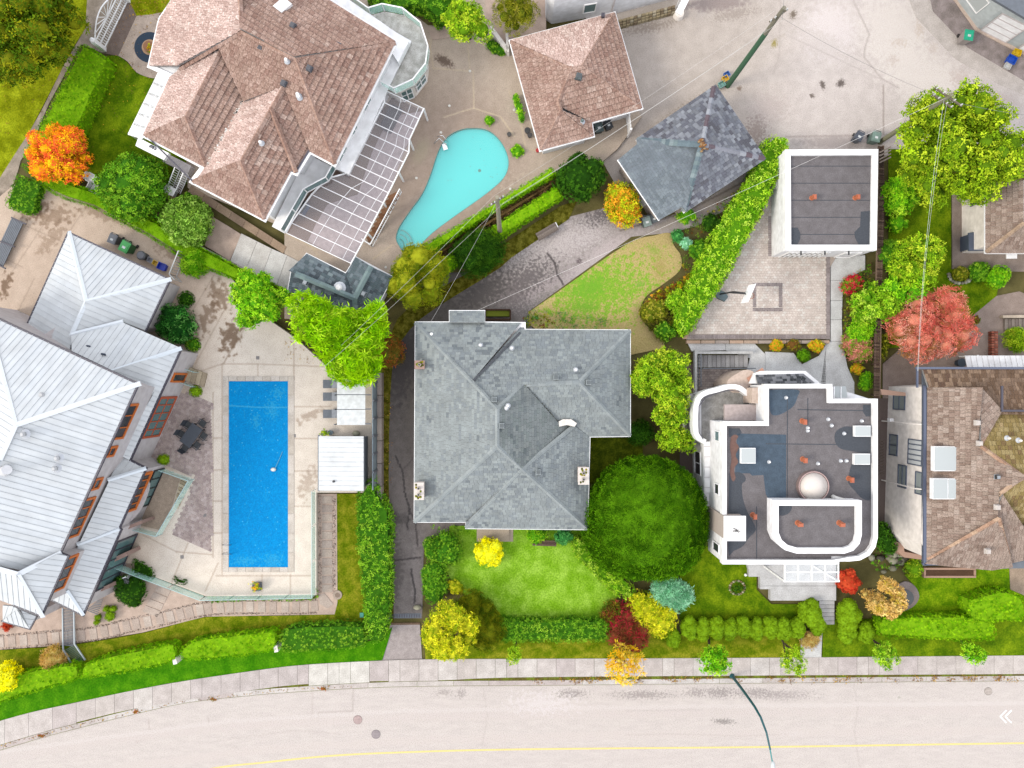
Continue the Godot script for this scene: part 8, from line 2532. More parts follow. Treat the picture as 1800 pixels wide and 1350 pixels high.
func objects() -> void:
	# ---- glass fences of the pool property
	var gf := thing("glass_fence", "frameless green glass fence around the pool deck edge", "fence", g(450, 1046, 0.6))
	posts_rail(gf, [555, 860, 555, 1044, 460, 1046, 362, 1048, 250, 1006, 214, 992], 0.6, 1.15, mk("rail_teal", Ps(180, 210, 210), 0.3), mats["glass_green"], 2.4, 0.035, "glass_panel", 0.03)
	gf = thing("glass_railing", "green glass railing around the light well by metal house", "railing", g(310, 880, 0.6))
	posts_rail(gf, [268, 816, 342, 842, 286, 938, 240, 925], 0.6, 1.15, mats["rail_teal"], mats["glass_green"], 1.6, 0.05, "glass_panel", 0.04)
	gf = thing("glass_railing", "short green glass railing beside the deck steps", "railing", g(340, 660, 0.6))
	posts_rail(gf, [330, 648, 352, 655], 0.6, 1.1, mats["rail_teal"], mats["glass_green"], 1.4, 0.04, "glass_panel", 0.03)
	posts_rail(gf, [326, 672, 348, 680], 0.6, 1.1, mats["rail_teal"], mats["glass_green"], 1.4, 0.04, "glass_panel", 0.03)
	var ws := thing("light_well_steps", "pale steps behind glass in the light well", "steps", g(320, 860, 0.6))
	for k in 9:
		slab4(ws, "step", [318 + k * -1.4, 838 + k * 5.6, 336 - k * 2.6, 846 + k * 5.6, 334 - k * 2.6, 851 + k * 5.6, 316 + k * -1.4, 843 + k * 5.6], 0.72 - 0.012 * k, [P(232, 220, 190), P(206, 190, 160)][k % 2], mats["slab"], 0.6)
	sheet("light_well", "sunken pale paving of the light well behind glass", [268, 818, 318, 836, 300, 900, 282, 932, 240, 922, 250, 880], 0.612, mk("well_paving", Ps(206, 186, 166), 0.9, "fine", 3.0, "soft", 3.0))
	var ds := thing("deck_steps", "four pale steps beside the garage wing door", "steps", g(347, 660, 0.6))
	for k in 4: slab4(ds, "step", [331 + k * 8.4, 645 + k * 3.0, 339 + k * 8.4, 648 + k * 3.0, 333 + k * 8.4, 672 + k * 3.0, 325 + k * 8.4, 669 + k * 3.0], 1.1 - 0.12 * k, [P(216, 200, 172), P(200, 184, 158)][k % 2], mats["slab"], 0.6)
	# ---- retaining wall and steel fence by the driveway
	var rw := thing("retaining_wall", "weathered concrete retaining wall along the dark driveway", "wall", g(667, 790))
	for k in 6: slab4(rw, "wall_panel", [662.5, 655 + k * 40, 671, 655 + k * 40, 671, 694.5 + k * 40, 662.5, 694.5 + k * 40], 1.0, [P(190, 178, 170), P(176, 166, 160), P(200, 188, 178)][k % 3], mats["slab"])
	var fe := thing("steel_fence", "blue grey metal panel fence above the retaining wall", "fence", g(659, 750, 0.6))
	for k in 7:
		var m := MB.new()
		m.box(g(659, 657 + k * 31, 1.55), Vector3(0.06, 1.9, 1.36))
		put("fence_panel", m, mk("fence_blue", Ps(140, 158, 168), 0.5, "soft", 3.0), fe)
		m = MB.new()
		m.box(g(660.5, 641.5 + k * 31, 1.6), Vector3(0.12, 2.05, 0.12))
		put("post", m, mats["steel_grey"], fe)
	# ---- loungers under the awning, table and chairs
	for k in 3:
		var o := thing("sun_lounger", "grey sun lounger under the awning, " + ["nearest the bamboo", "middle one", "nearest the shed"][k], "lounger", g(591, [675, 697, 727][k], 0.6), "sun loungers under the awning")
		for b in [["mattress", 0.35, 0.36, 1.35, 0.1], ["frame", 0.35, 0.27, 1.4, 0.06]]:
			var m := MB.new()
			m.col = P(150, 156, 164) if b[0] == "mattress" else P(100, 104, 110)
			m.box(Vector3(b[1], b[2], 0), Vector3(b[3], b[4], 0.66))
			put(b[0], m, mats["paint"], o, true)
		var hm := MB.new()
		hm.col = P(136, 142, 150)
		hm.obox(Vector3(-0.58, 0.5, 0), Vector3(0.3, -0.13, 0), Vector3(0.02, 0.045, 0), Vector3(0, 0, 0.33))
		put("backrest", hm, mats["paint"], o, true)
		for s in [[-0.2, -0.28], [-0.2, 0.28], [0.95, -0.28], [0.95, 0.28]]:
			hm = MB.new()
			hm.col = P(90, 94, 100)
			hm.box(Vector3(s[0], 0.12, s[1]), Vector3(0.05, 0.24, 0.05))
			put("leg", hm, mats["paint"], o, true)
	var tc := g(343, 764, 0.6)
	var t := thing("patio_table", "dark rectangular table on the brick paved deck", "table", tc)
	var tm := MB.new()
	tm.col = P(62, 74, 84)
	var yaw := 0.95
	tm.box(Vector3(0, 0.73, 0), Vector3(1.75, 0.05, 0.98))
	tm.col = P(52, 60, 70)
	tm.box(Vector3(0, 0.69, 0), Vector3(1.6, 0.05, 0.85))
	put("tabletop", tm, mats["paint"], t, true)
	for s in [[-0.75, -0.4], [0.75, -0.4], [-0.75, 0.4], [0.75, 0.4]]:
		tm = MB.new()
		tm.col = P(50, 56, 64)
		tm.box(Vector3(s[0], 0.34, s[1]), Vector3(0.08, 0.67, 0.08))
		put("leg", tm, mats["paint"], t, true)
	t.rotation.y = yaw
	var names := ["pair on the pool side, upper", "pair on the pool side, lower", "pair on the house side, upper", "pair on the house side, lower", "at the upper end", "at the lower end"]
	var i := 0
	for s in [[0.45, 0.75, PI], [-0.45, 0.75, PI], [0.45, -0.75, 0.0], [-0.45, -0.75, 0.0], [1.2, 0.1, -PI / 2], [-1.2, 0.1, PI / 2]]:
		var b := Basis(Vector3.UP, yaw)
		chair(Transform3D(b * Basis(Vector3.UP, s[2]), tc + b * Vector3(s[0], 0, s[1])), "dark patio chair " + names[i])
		i += 1
	# pool ladder and float
	var ld := thing("pool_ladder", "chrome handrails of the ladder at the covered pool", "ladder", g(400, 966, 0.6))
	for v in [958, 974]:
		var m := MB.new()
		m.col = P(230, 232, 236)
		m.tube([g(390, v, 0.64), g(390, v, 1.2), g(396, v, 1.35), g(405, v, 1.2), g(406, v, 0.6)], [0.03], 8)
		put("handrail", m, mk("chrome", Ps(230, 232, 236), 0.2, "", 2.0, "", 2.0, 0.8), ld)
	var fl := thing("pool_float", "white float lying on the blue pool cover", "float", g(481, 825, 0.65))
	var fm := MB.new()
	fm.col = P(246, 246, 240)
	fm.blob(Vector3(0, 0.08, 0), Vector3(0.22, 0.12, 0.16), noise, 0.2, 1.0, 12)
	put("shell", fm, mats["paint"], fl, true)
	fm = MB.new()
	fm.col = P(120, 190, 220)
	fm.tube([Vector3(0.15, 0.1, -0.1), Vector3(0.5, 0.02, -0.9), Vector3(0.7, 0.02, -1.4)], [0.02], 6)
	put("cord", fm, mats["paint"], fl, true)
	for b in [[453, 629], [517, 766], [447, 629], [320, 979], [360, 906]]:
		if b[0] == 447: continue
		var m := MB.new()
		m.col = P(140, 136, 134)
		m.box(g(b[0], b[1], 0.612), Vector3(0.26, 0.02, 0.26))
		for k in 3: m.box(g(b[0], b[1], 0.624) + Vector3(0, 0, -0.08 + k * 0.08), Vector3(0.2, 0.01, 0.03))
		tag(put("drain_cover", m, mats["paint"]), "square drain cover in the deck " + {453: "north of the blue pool", 517: "between blue pool and shed", 320: "on pale concrete near the glass fence", 360: "on the brick paving"}[b[0]], "drain cover", "deck drain covers")
	# planter with gold shrub, pots by the shed
	var pl := thing("planter_box", "grey square planter with golden plant on the pool deck", "planter", g(449, 1032, 0.6))
	var pm := MB.new()
	pm.col = P(96, 104, 116)
	pm.box(g(452, 1031, 0.85), Vector3(0.6, 0.5, 0.6))
	put("box", pm, mats["paint"], pl)
	var sp := []
	for k in 40: sp.append([g(449 + rng.randfn(0, 4), 1032 + rng.randfn(0, 4), 1.15 + rr(0, 0.2)), Vector3.UP])
	foliage(pl, sp, "goldorange", 0.2, "fine")
	pl = thing("shed_pots", "potted shrubs and stones on gravel above the white shed", "pots", g(590, 760, 0.6))
	pot(pl, g(583, 760, 0.6), 0.2, 0.4, P(90, 110, 120))
	pot(pl, g(571, 762, 0.6), 0.22, 0.4, P(120, 120, 110))
	var rm := MB.new()
	rm.col = P(232, 222, 212)
	rm.blob(g(626, 762, 0.7), Vector3(0.3, 0.2, 0.22), noise, 0.3, 1.0, 10)
	put("stone", rm, mats["leaf_core"], pl)
	sp = []
	for k in 40: sp.append([g(571 + rng.randfn(0, 3), 760 + rng.randfn(0, 2.5), 1.05 + rr(0, 0.2)), Vector3.UP])
	foliage(pl, sp, "lime", 0.18, "fine")
	# ---- metal footbridge and gate ramp of the gravel yard
	var fb := thing("footbridge", "narrow metal slatted walkway crossing the stepping stones", "walkway", g(121, 1110))
	for k in 25:
		var m := MB.new()
		m.bar(g(110, 1071 + k * 2.6, 0.55), g(130, 1073 + k * 2.6, 0.55), 0.06, 0.04)
		put("slat", m, mats["steel_grey"], fb)
	for s in [[110, 1068, 111, 1142], [130, 1070, 131, 1132]]:
		var m := MB.new()
		m.bar(g(s[0], s[1], 0.6), g(s[2], s[3], 0.6), 0.07, 0.12)
		put("side_rail", m, mk("bridge_rail", Ps(190, 200, 206), 0.5), fb)
	fb = thing("ramp", "teal grey grating ramp below the metal slatted walkway", "ramp", g(130, 1150))
	for k in 12:
		var m := MB.new()
		m.bar(g(113 + k * 2.0, 1144 + k * 2.2, 0.5 - 0.025 * k), g(131 + k * 1.6, 1134 + k * 2.2, 0.5 - 0.025 * k), 0.05, 0.04)
		put("slat", m, mk("ramp_teal", Ps(84, 110, 104), 0.5), fb)
	for s in [[111, 1142, 128, 1170], [131, 1132, 150, 1160]]:
		var m := MB.new()
		m.bar(g(s[0], s[1], 0.65), g(s[2], s[3], 0.35), 0.07, 0.12)
		put("side_rail", m, mats["bridge_rail"], fb)
	fb = thing("yard_screen", "slatted screen and dark steps below the metal house bay", "screen", g(170, 1062))
	for k in 9:
		var m := MB.new()
		m.bar(g(152 + k * 2.4, 1072 - k * 2.0, 0.5), g(172 + k * 1.2, 1080 - k * 3.4, 0.5), 0.06, 0.05)
		put("slat", m, mats["steel_grey"], fb)
	var ac := thing("heat_pump", "white outdoor unit with round black fan behind dark bush", "air conditioner", g(222, 1022))
	var am := MB.new()
	am.box(g(221, 1022, 0.9), Vector3(0.75, 0.8, 0.75), 0.4)
	put("casing", am, mats["white"], ac)
	am = MB.new()
	am.col = P(40, 40, 44)
	am.disc(g(221, 1022, 1.3), 0.28, 0.28, 0.0, 0.03, 20)
	am.col = P(120, 122, 126)
	for k in 4: am.box(g(221, 1022, 1.34), Vector3(0.5, 0.02, 0.04), k * PI / 4)
	put("fan", am, mats["paint"], ac)
	# sliding gate at the far left, small gate by the garage wing
	var sg := thing("driveway_gate", "grey slatted sliding gate lying across the left driveway", "gate", g(20, 430, 0.6))
	for k in 8:
		var m := MB.new()
		var d := Vector2(-0.43, 0.9) * (k * 1.0)
		m.bar(g(22 + k * 2.6, 384 + k * 1.0, 0.85 + 0.1), g(-14 + k * 2.6, 462 + k * 1.0, 0.95), 0.1, 0.08)
		put("slat", m, mats["steel_grey"], sg)
	for q in [[20, 382, 46, 394], [0, 424, 26, 434], [-14, 460, 10, 472]]:
		var m := MB.new()
		m.bar(g(q[0], q[1], 1.02), g(q[2], q[3], 1.02), 0.1, 0.1)
		put("frame", m, mats["gutter_dark"], sg)
	sg = thing("garden_gate", "small pale metal bar gate beside the garage wing", "gate", g(320, 470, 0.6))
	railing(sg, g(327, 446, 0.6), g(311, 486, 0.6), 1.3, mk("gate_pale", Ps(206, 206, 204), 0.5), 0.2)
	railing(sg, g(311, 486, 0.6), g(320, 496, 0.6), 1.3, mats["gate_pale"], 0.2)
	# bins of the left driveway
	wheelie("dark grey wheeled bin at the left of the driveway bin row", 210, 424, 0.6, -0.4, P(96, 96, 102), P(120, 122, 128), 1.0, "")
	wheelie("bright green wheeled bin in the driveway bin row", 233, 438, 0.6, -0.5, P(50, 110, 60), P(70, 180, 90), 1.15, "")
	var rb := thing("round_bin", "round dark dustbin between green bin and yellow box", "bin", g(257, 452, 0.6))
	var bm := MB.new()
	bm.col = P(78, 82, 88)
	bm.disc(Vector3.ZERO, 0.28, 0.33, 0.0, 0.8, 18)
	put("body", bm, mats["paint"], rb, true)
	bm = MB.new()
	bm.col = P(104, 108, 114)
	bm.disc(Vector3.ZERO, 0.36, 0.28, 0.8, 0.92, 18)
	put("lid", bm, mats["paint"], rb, true)
	tub("small grey recycling box in the driveway bin row", 269, 459, 0.6, -0.5, P(150, 152, 158), 0.42, 0.5)
	tub("yellow recycling box in the driveway bin row", 278, 464, 0.6, -0.5, P(220, 180, 40), 0.4, 0.5)
	tub("blue recycling box at the end of the driveway bin row", 289, 470, 0.6, -0.4, P(20, 60, 190), 0.62, 0.5)
	# bins elsewhere
	wheelie("dark green bin in the notch of the clay tiled garage", 1050, 231, 0.1, 0.2, P(56, 72, 72), P(80, 98, 98), 1.0, "")
	wheelie("black bin beside the clay tiled garage notch bin", 1067, 226, 0.1, 0.4, P(44, 48, 52), P(60, 66, 70), 0.9, "")
	wheelie("dark bin at the south corner of the slate garage", 1146, 388, 0.05, 0.3, P(70, 78, 84), P(96, 104, 110), 0.9, "")
	wheelie("grey green bin beside the yellow and orange shrub", 1133, 394, 0.05, 0.3, P(104, 122, 118), P(140, 158, 152), 1.0, "")
	wheelie("dark grey bin in the lane above the flat garage", 1501, 246, 0.02, -0.5, P(92, 96, 108), P(80, 86, 100), 0.95, "")
	wheelie("pale green bin in the lane beside the leaning pole", 1529, 248, 0.02, -0.25, P(110, 134, 124), P(130, 156, 146), 1.05, "")
	wheelie("turquoise lidded bin before the pale blue garage", 1688, 73, 0.03, -0.15, P(170, 160, 156), P(40, 190, 150), 1.1, "")
	tub("blue recycling box by the pale blue garage", 1773, 108, 0.03, -0.5, P(20, 90, 210), 0.7, 0.4)
	tub("yellow recycling box by the pale blue garage", 1783, 96, 0.03, -0.3, P(244, 206, 20), 0.56, 0.4)
	tub("white recycling box by the pale blue garage", 1768, 118, 0.03, -0.5, P(222, 222, 220), 0.5, 0.25)
	tub("blue recycling box wedged by the green utility pole", 1276, 133, 0.03, 0.5, P(60, 110, 190), 0.42, 0.3)
	tub("yellow recycling box wedged by the green utility pole", 1273, 141, 0.03, 0.5, P(240, 190, 40), 0.46, 0.35)
	tub("turquoise recycling box at the tip of the slate garage", 1267, 151, 0.03, 0.5, P(130, 180, 170), 0.5, 0.35)
	# ---- poles, wires, lamp
	pole("utility_pole", "green painted utility pole at the lane beside slate garage", 1279, 151, 12.0, P(168, 166, 148), [[11.0, -0.6, 0.7]], P(96, 140, 112))
	pole("utility_pole", "wooden utility pole rising through the large tree", 1546, 250, 9.5, P(170, 170, 142), [[9.1, 0.6, 1.1], [8.4, 0.6, 0.8]])
	pole("utility_pole", "short looking wooden pole standing in the kidney pool hedge", 879, 412, 11.5, P(196, 190, 170), [[10.6, -0.6, 0.5]])
	var A := g(1279, 151) + Vector3(0, 11.0, 0)
	var B := g(1546, 250) + Vector3(0, 9.1, 0)
	var Cc := g(879, 412) + Vector3(0, 10.6, 0)
	var off := Vector3(0.25, 0, 0.3)
	wire("upper overhead wire from green pole to hedge pole", A + off, Cc + off, 0.5, 0.013)
	wire("middle overhead wire from green pole to hedge pole", A - off, Cc - off, 0.6, 0.011)
	wire("lowest overhead cable from green pole to hedge pole", A - Vector3(0, 1.6, 0), Cc - Vector3(0, 1.5, 0), 0.7, 0.014)
	wire("overhead wire from hedge pole passing above the bamboo, upper", Cc + off, g(560, 640, 9.5) + off, 0.4, 0.012)
	wire("overhead wire from hedge pole passing above the bamboo, lower", Cc - off, g(600, 607, 6.0), 0.4, 0.012)
	wire("service wire from hedge pole to the grey house corner", Cc, g(757, 566, 3.6), 0.5, 0.012, Color(0.45, 0.45, 0.45))
	wire("long pale service wire across the patchy lawn to grey house", B, g(838, 546, 3.4), 0.6, 0.013, Color(0.7, 0.68, 0.66))
	wire("dark overhead wire between the two lane poles", A, B + off, 0.5, 0.016, Color(0.12, 0.12, 0.12))
	wire("dark overhead wire leaving the lane pole to the right", B + off, g(1900, 212, 9.0), 0.4, 0.02, Color(0.12, 0.12, 0.12))
	wire("dark overhead wire leaving the green pole upward", A + off, g(1385, -40, 11.5), 0.2, 0.022, Color(0.16, 0.16, 0.16))
	wire("double service wire to the shake house, left strand", B + Vector3(-0.1, -0.3, 0), g(1613, 652, 5.8), 0.5, 0.013, Color(0.55, 0.62, 0.6))
	wire("double service wire to the shake house, right strand", B + Vector3(0.1, -0.25, 0), g(1614, 652, 5.9), 0.55, 0.012, Color(0.5, 0.5, 0.48))
	var lp := g(1286, 1187)
	var lo := thing("street_lamp", "teal curved street lamp reaching over the road", "street lamp", lp)
	var lm := MB.new()
	lm.col = P(20, 96, 104)
	lm.disc(lp, 0.24, 0.16, 0.0, 0.3, 14)
	lm.tube([lp, lp + Vector3(0, 3.0, 0), lp + Vector3(0.0, 5.4, 0.05), lp + Vector3(0.05, 6.6, 0.3), lp + Vector3(0.18, 7.4, 1.0), lp + Vector3(0.3, 7.8, 2.0)], [0.12, 0.105, 0.09, 0.08, 0.07, 0.065], 12)
	put("post", lm, mats["paint"], lo)
	lm = MB.new()
	lm.col = P(60, 150, 150)
	lm.tube([lp + Vector3(0.28, 7.78, 1.9), lp + Vector3(0.4, 7.9, 2.75)], [0.05, 0.045], 10)
	put("arm", lm, mats["paint"], lo)
	lm = MB.new()
	lm.col = P(226, 232, 232)
	lm.blob(lp + Vector3(0.44, 7.9, 3.1), Vector3(0.17, 0.1, 0.42), noise, 0.0, 1.0, 14)
	put("lamp_head", lm, mats["paint"], lo)
	# manholes
	for b in [[629, 1265, 8, P(190, 166, 162), "pinkish manhole cover in the street"], [661, 1290.5, 8, P(160, 148, 150), "grey manhole cover below the pinkish one"], [1737, 1215, 7, P(196, 184, 174), "small manhole cover near the right kerb"]]:
		var m := MB.new()
		m.col = b[3] * Color(0.55, 0.55, 0.55)
		m.disc(g(b[0], b[1]), b[2] / PPM, b[2] / PPM, 0.0, 0.02, 28)
		m.col = b[3]
		m.disc(g(b[0], b[1]), b[2] / PPM - 0.04, b[2] / PPM - 0.04, 0.02, 0.027, 28)
		m.col = b[3] * Color(0.75, 0.75, 0.75)
		for k in 5: m.box(g(b[0], b[1], 0.03) + Vector3(0, 0, (k - 2) * 0.12), Vector3(0.4, 0.006, 0.03))
		tag(put("manhole_cover", m, mats["paint"]), b[4], "manhole cover", "manhole covers in the street")
	# ---- white arched gate, mosaic, garden chairs, steps
	var gt := thing("arched_gate", "white arched metal gate across the drive at top left", "gate", g(205, 45))
	var a0 := g(184, 88)
	var a1 := g(226, 2)
	for k in 23:
		var t2 := k / 22.0
		var p := a0.lerp(a1, t2)
		var hh := 1.35 + 0.75 * sin(t2 * PI)
		var m := MB.new()
		m.bar(p + Vector3(0, 0.1, 0), p + Vector3(0, 1.3, 0), 0.05, 0.05)
		put("bar", m, mats["white"], gt)
	for y in [0.12, 0.75, 1.32]:
		var m := MB.new()
		m.bar(a0 + Vector3(0, y, 0), a1 + Vector3(0, y, 0), 0.07, 0.08)
		put("cross_rail", m, mats["white"], gt)
	var arc := []
	for k in 17: arc.append(a0.lerp(a1, k / 16.0) + Vector3(0, 1.35 + 1.0 * sin(k / 16.0 * PI), 0))
	var gm := MB.new()
	gm.tube(arc, [0.05], 8)
	put("arch", gm, mats["white"], gt)
	for k in 9:
		gm = MB.new()
		gm.bar(a0.lerp(a1, 0.5) + Vector3(0, 1.35, 0), arc[k * 2], 0.04, 0.04)
		put("fan_bar", gm, mats["white"], gt)
	for p in [a0, a1]:
		gm = MB.new()
		gm.box(p + Vector3(0, 0.8, 0), Vector3(0.35, 1.6, 0.35))
		gm.blob(p + Vector3(0, 1.7, 0), Vector3(0.2, 0.16, 0.2), noise, 0.0, 1.0, 12)
		put("gate_post", gm, mats["white"], gt)
	var mo := thing("mosaic_circle", "round dark blue pebble mosaic with planter beside tiled house", "mosaic", g(264, 84, 0.08))
	for r in [[1.22, 0.1, P(70, 84, 100), "dark_ring"], [0.62, 0.115, P(216, 176, 140), "tan_ring"], [0.42, 0.3, P(176, 130, 100), "planter_wall"]]:
		gm = MB.new()
		gm.col = r[2]
		gm.disc(g(264, 84), r[0], r[0], 0.0, r[1], 30)
		put(r[3], gm, mk("mosaic", Color.WHITE, 0.9, "speck", 1.5), mo)
	sp = []
	for k in 40: sp.append([g(264 + rng.randfn(0, 3), 84 + rng.randfn(0, 3), 0.36), Vector3.UP])
	foliage(mo, sp, "goldorange", 0.16, "fine")
	for k in 2:
		var ch := thing("garden_chair", ["white garden lounge chair on dark soil, upper", "white garden lounge chair on dark soil, lower"][k], "chair", g(166 + k * 6, 316 + k * 18), "white garden chairs")
		for q in [[0, 0.36, 0.0, 0.62, 0.05, 0.62, "seat"], [-0.36, 0.62, 0.0, 0.06, 0.55, 0.62, "backrest"], [0, 0.5, 0.34, 0.66, 0.05, 0.07, "armrest"], [0, 0.5, -0.34, 0.66, 0.05, 0.07, "armrest"]]:
			var m := MB.new()
			m.box(Vector3(q[0], q[1], q[2]), Vector3(q[3], q[4], q[5]))
			put(q[6], m, mats["white"], ch, true)
		for s in [[-0.3, -0.3], [0.3, -0.3], [-0.3, 0.3], [0.3, 0.3]]:
			var m := MB.new()
			m.box(Vector3(s[0], 0.17, s[1]), Vector3(0.05, 0.35, 0.05))
			put("leg", m, mats["white"], ch, true)
		ch.rotation.y = -0.5
	var st := thing("garden_steps", "brown timber garden steps beside the rhododendron", "stairs", g(290, 368))
	for k in 8:
		var m := MB.new()
		m.col = [P(150, 116, 96), P(120, 92, 76)][k % 2]
		m.bar(g(297 - k * 2.8, 345 + k * 6.0, 1.1 - 0.12 * k), g(310 - k * 2.8, 351 + k * 6.0, 1.1 - 0.12 * k), 0.22, 0.06)
		put("tread", m, mats["wood"], st)
	for s in [[295, 343, 271, 392], [312, 351, 288, 398]]:
		var m := MB.new()
		m.col = P(160, 130, 112)
		m.bar(g(s[0], s[1], 1.2), g(s[2], s[3], 0.25), 0.1, 0.24)
		put("stringer", m, mats["wood"], st)
	st = thing("white_stairs", "white metal stairs between porch slab and wing", "stairs", g(318, 320))
	for k in 9:
		var m := MB.new()
		m.bar(g(318 - k * 1.6, 302 + k * 3.6, 1.5 - 0.14 * k), g(330 - k * 1.6, 308 + k * 3.6, 1.5 - 0.14 * k), 0.1, 0.04)
		put("tread", m, mats["stucco_grey"], st)
	railing(st, g(317, 300, 1.3), g(304, 333, 0.3), 0.9, mats["white"], 0.2)
	railing(st, g(332, 308, 1.3), g(318, 341, 0.3), 0.9, mats["white"], 0.2)
	var wb := thing("white_block", "white square plinth beside the large glossy bush", "plinth", g(300, 336))
	gm = MB.new()
	gm.box(g(300, 336, 0.5), Vector3(0.6, 1.0, 0.6), -0.5)
	gm.box(g(300, 336, 1.03), Vector3(0.7, 0.08, 0.7), -0.5)
	put("plinth_body", gm, mats["white"], wb)
	# pale slabs in the side garden of the tiled house
	var sl := thing("side_path", "side path of pale slabs below the clay tiled house", "", g(480, 450))
	sl.set_meta("kind", "structure")
	for q in [[424, 410, 452, 424, 432, 474, 404, 460], [452, 424, 478, 437, 458, 490, 432, 474], [478, 437, 505, 449, 486, 502, 458, 490], [505, 449, 530, 462, 508, 516, 486, 502]]: slab4(sl, "paving_slab", q, 0.36, [P(248, 244, 238), P(252, 250, 246)][rng.randi() % 2], mats["slab"])
	for k in 7: slab4(sl, "paving_slab", [336 + k * 24, 325 + k * 15.5, 360 + k * 24, 340.5 + k * 15.5, 354 + k * 24, 353 + k * 15.5, 330 + k * 24, 337.5 + k * 15.5], 0.33, [P(196, 170, 146), P(186, 160, 138)][k % 2], mats["slab"])
	sheet("gravel_patch", "small pebble bed beside the rhododendron", [372, 380, 402, 398, 424, 412, 404, 458, 360, 432], 0.2, mats["gravel"])
	var gw := thing("garden_wall", "low concrete wall along the narrow dividing hedge", "wall", g(370, 440))
	for k in 5: slab4(gw, "wall_panel", [338 + k * 26, 424 + k * 13.4, 363.5 + k * 26, 437.4 + k * 13.4, 362 + k * 26, 440.4 + k * 13.4, 336.5 + k * 26, 427 + k * 13.4], 0.75, P(206, 198, 190), mats["slab"])
	# ---- kidney pool furniture
	var pf := thing("pool_rail", "white pool handrail and step plate at the kidney pool edge", "handrail", g(780, 250, 0.3))
	gm = MB.new()
	gm.tube([g(763, 252, 0.3), g(763, 252, 1.0), g(772, 243, 1.1), g(784, 254, 0.9), g(786, 256, 0.2)], [0.03], 8)
	gm.tube([g(769, 240, 0.3), g(770, 240, 1.0), g(778, 238, 1.1), g(786, 248, 0.9), g(788, 250, 0.2)], [0.03], 8)
	put("handrail", gm, mats["chrome"], pf)
	gm = MB.new()
	gm.box(g(782, 258, 0.34), Vector3(0.35, 0.06, 0.5), 0.3)
	put("step_plate", gm, mats["white"], pf)
	for b in [[775, 233, "just above the kidney pool handrail"], [826, 125, "where the pale joints cross north of the pool"], [790, 186, "in open paving above the kidney pool"], [732, 313, "between the glass patio roof and the pool"], [904, 193, "beside the wall climber of the tiled garage"], [897, 332, "at the pool edge by the clipped rows"], [678, 470, "beside the dark pavilion corner"]]:
		gm = MB.new()
		gm.col = P(240, 236, 226)
		gm.disc(g(b[0], b[1], 0.3), 0.11, 0.09, 0.0, 0.06, 14)
		tag(put("patio_light", gm, mats["paint"]), "small round white fixture " + b[2], "ground light", "round fixtures in the patio paving")
	var pt := thing("small_pots", "small dark flower pots right of the kidney pool", "pots", g(895, 238, 0.3))
	pot(pt, g(895, 238, 0.3), 0.18, 0.3, P(70, 64, 60))
	pot(pt, g(927, 232, 0.3), 0.24, 0.4, P(60, 58, 60))
	pot(pt, g(931, 240, 0.3), 0.2, 0.4, P(70, 64, 64))
	pot(pt, g(945, 266, 0.3), 0.16, 0.3, P(190, 40, 40))
	gm = MB.new()
	gm.bar(g(891, 64, 0.6), g(893, 96, 0.6), 0.2, 1.0)
	gm.bar(g(862, 52, 0.6), g(892, 92, 0.6), 0.3, 1.0)
	tag(put("patio_wall", gm, mats["cream"]), "low cream wall between lime tree and clay tiled garage", "wall")
	sheet("gravel_patch", "pale gravel bed between lime tree and olive tree", [850, -40, 960, -40, 960, 60, 890, 84, 856, 40], 0.32, mats["gravel"])
	sheet("gravel_patch", "pebble triangle at the balcony corner", [750, 46, 796, 52, 800, 64, 760, 70], 0.34, mats["gravel"])
	sheet("flower_bed_soil", "dark soil bed below the top hedge", [640, -30, 800, -30, 800, 48, 752, 44, 716, 16, 676, 8, 650, 20], 0.32, mats["soil"])
	# ---- hoop, benches, planters, fence
	var bh := thing("basketball_hoop", "portable basketball hoop with white board on the paved court", "basketball hoop", g(1268, 516, 0.2))
	gm = MB.new()
	gm.col = P(86, 108, 112)
	gm.prism(pts([1254, 514, 1262, 508, 1276, 514, 1280, 522, 1274, 530, 1262, 524], 0.45), 0.2, 0.45)
	put("base", gm, mats["paint"], bh)
	gm = MB.new()
	gm.col = P(40, 44, 50)
	var hp := g(1266, 517, 0.4)
	gm.tube([hp, hp + Vector3(0.35, 2.2, 0.1), hp + Vector3(1.1, 2.75, 0.25)], [0.06, 0.055, 0.05], 8)
	gm.tube([hp + Vector3(0.3, 1.7, 0.1), hp + Vector3(1.25, 2.45, 0.3)], [0.04], 8)
	put("pole", gm, mats["paint"], bh)
	gm = MB.new()
	var bc := hp + Vector3(1.35, 2.7, 0.3)
	gm.obox(bc, Vector3(0.02, 0, 0), Vector3(0.12, 0.45, 0.0), Vector3(-0.3, 0, 0.7))
	put("backboard", gm, mats["white"], bh)
	gm = MB.new()
	gm.col = P(220, 110, 60)
	var rp := []
	for k in 17: rp.append(bc + Vector3(0.3 + cos(TAU * k / 16) * 0.23, -0.3, 0.12 + sin(TAU * k / 16) * 0.23))
	gm.tube(rp, [0.015], 5)
	put("rim", gm, mats["paint"], bh)
	var bn := thing("garden_bench", "weathered grey timber bench top on the mossy drive edge", "bench", g(963, 406))
	for k in 5:
		gm = MB.new()
		gm.col = [P(150, 138, 130), P(136, 124, 118), P(160, 148, 140)][k % 3]
		gm.bar(g(942 + k * 1.4, 412 + k * 2.6, 0.5), g(976 + k * 1.4, 392 + k * 2.6, 0.5), 0.13, 0.05)
		put("plank", gm, mats["wood"], bn)
	for s in [[948, 414], [978, 396]]:
		gm = MB.new()
		gm.box(g(s[0], s[1], 0.24), Vector3(0.1, 0.46, 0.4), 0.5)
		put("leg", gm, mats["wood"], bn)
	bn = thing("plank_bench", "low dark plank bench on the bright front lawn", "bench", g(957, 956, 0.09))
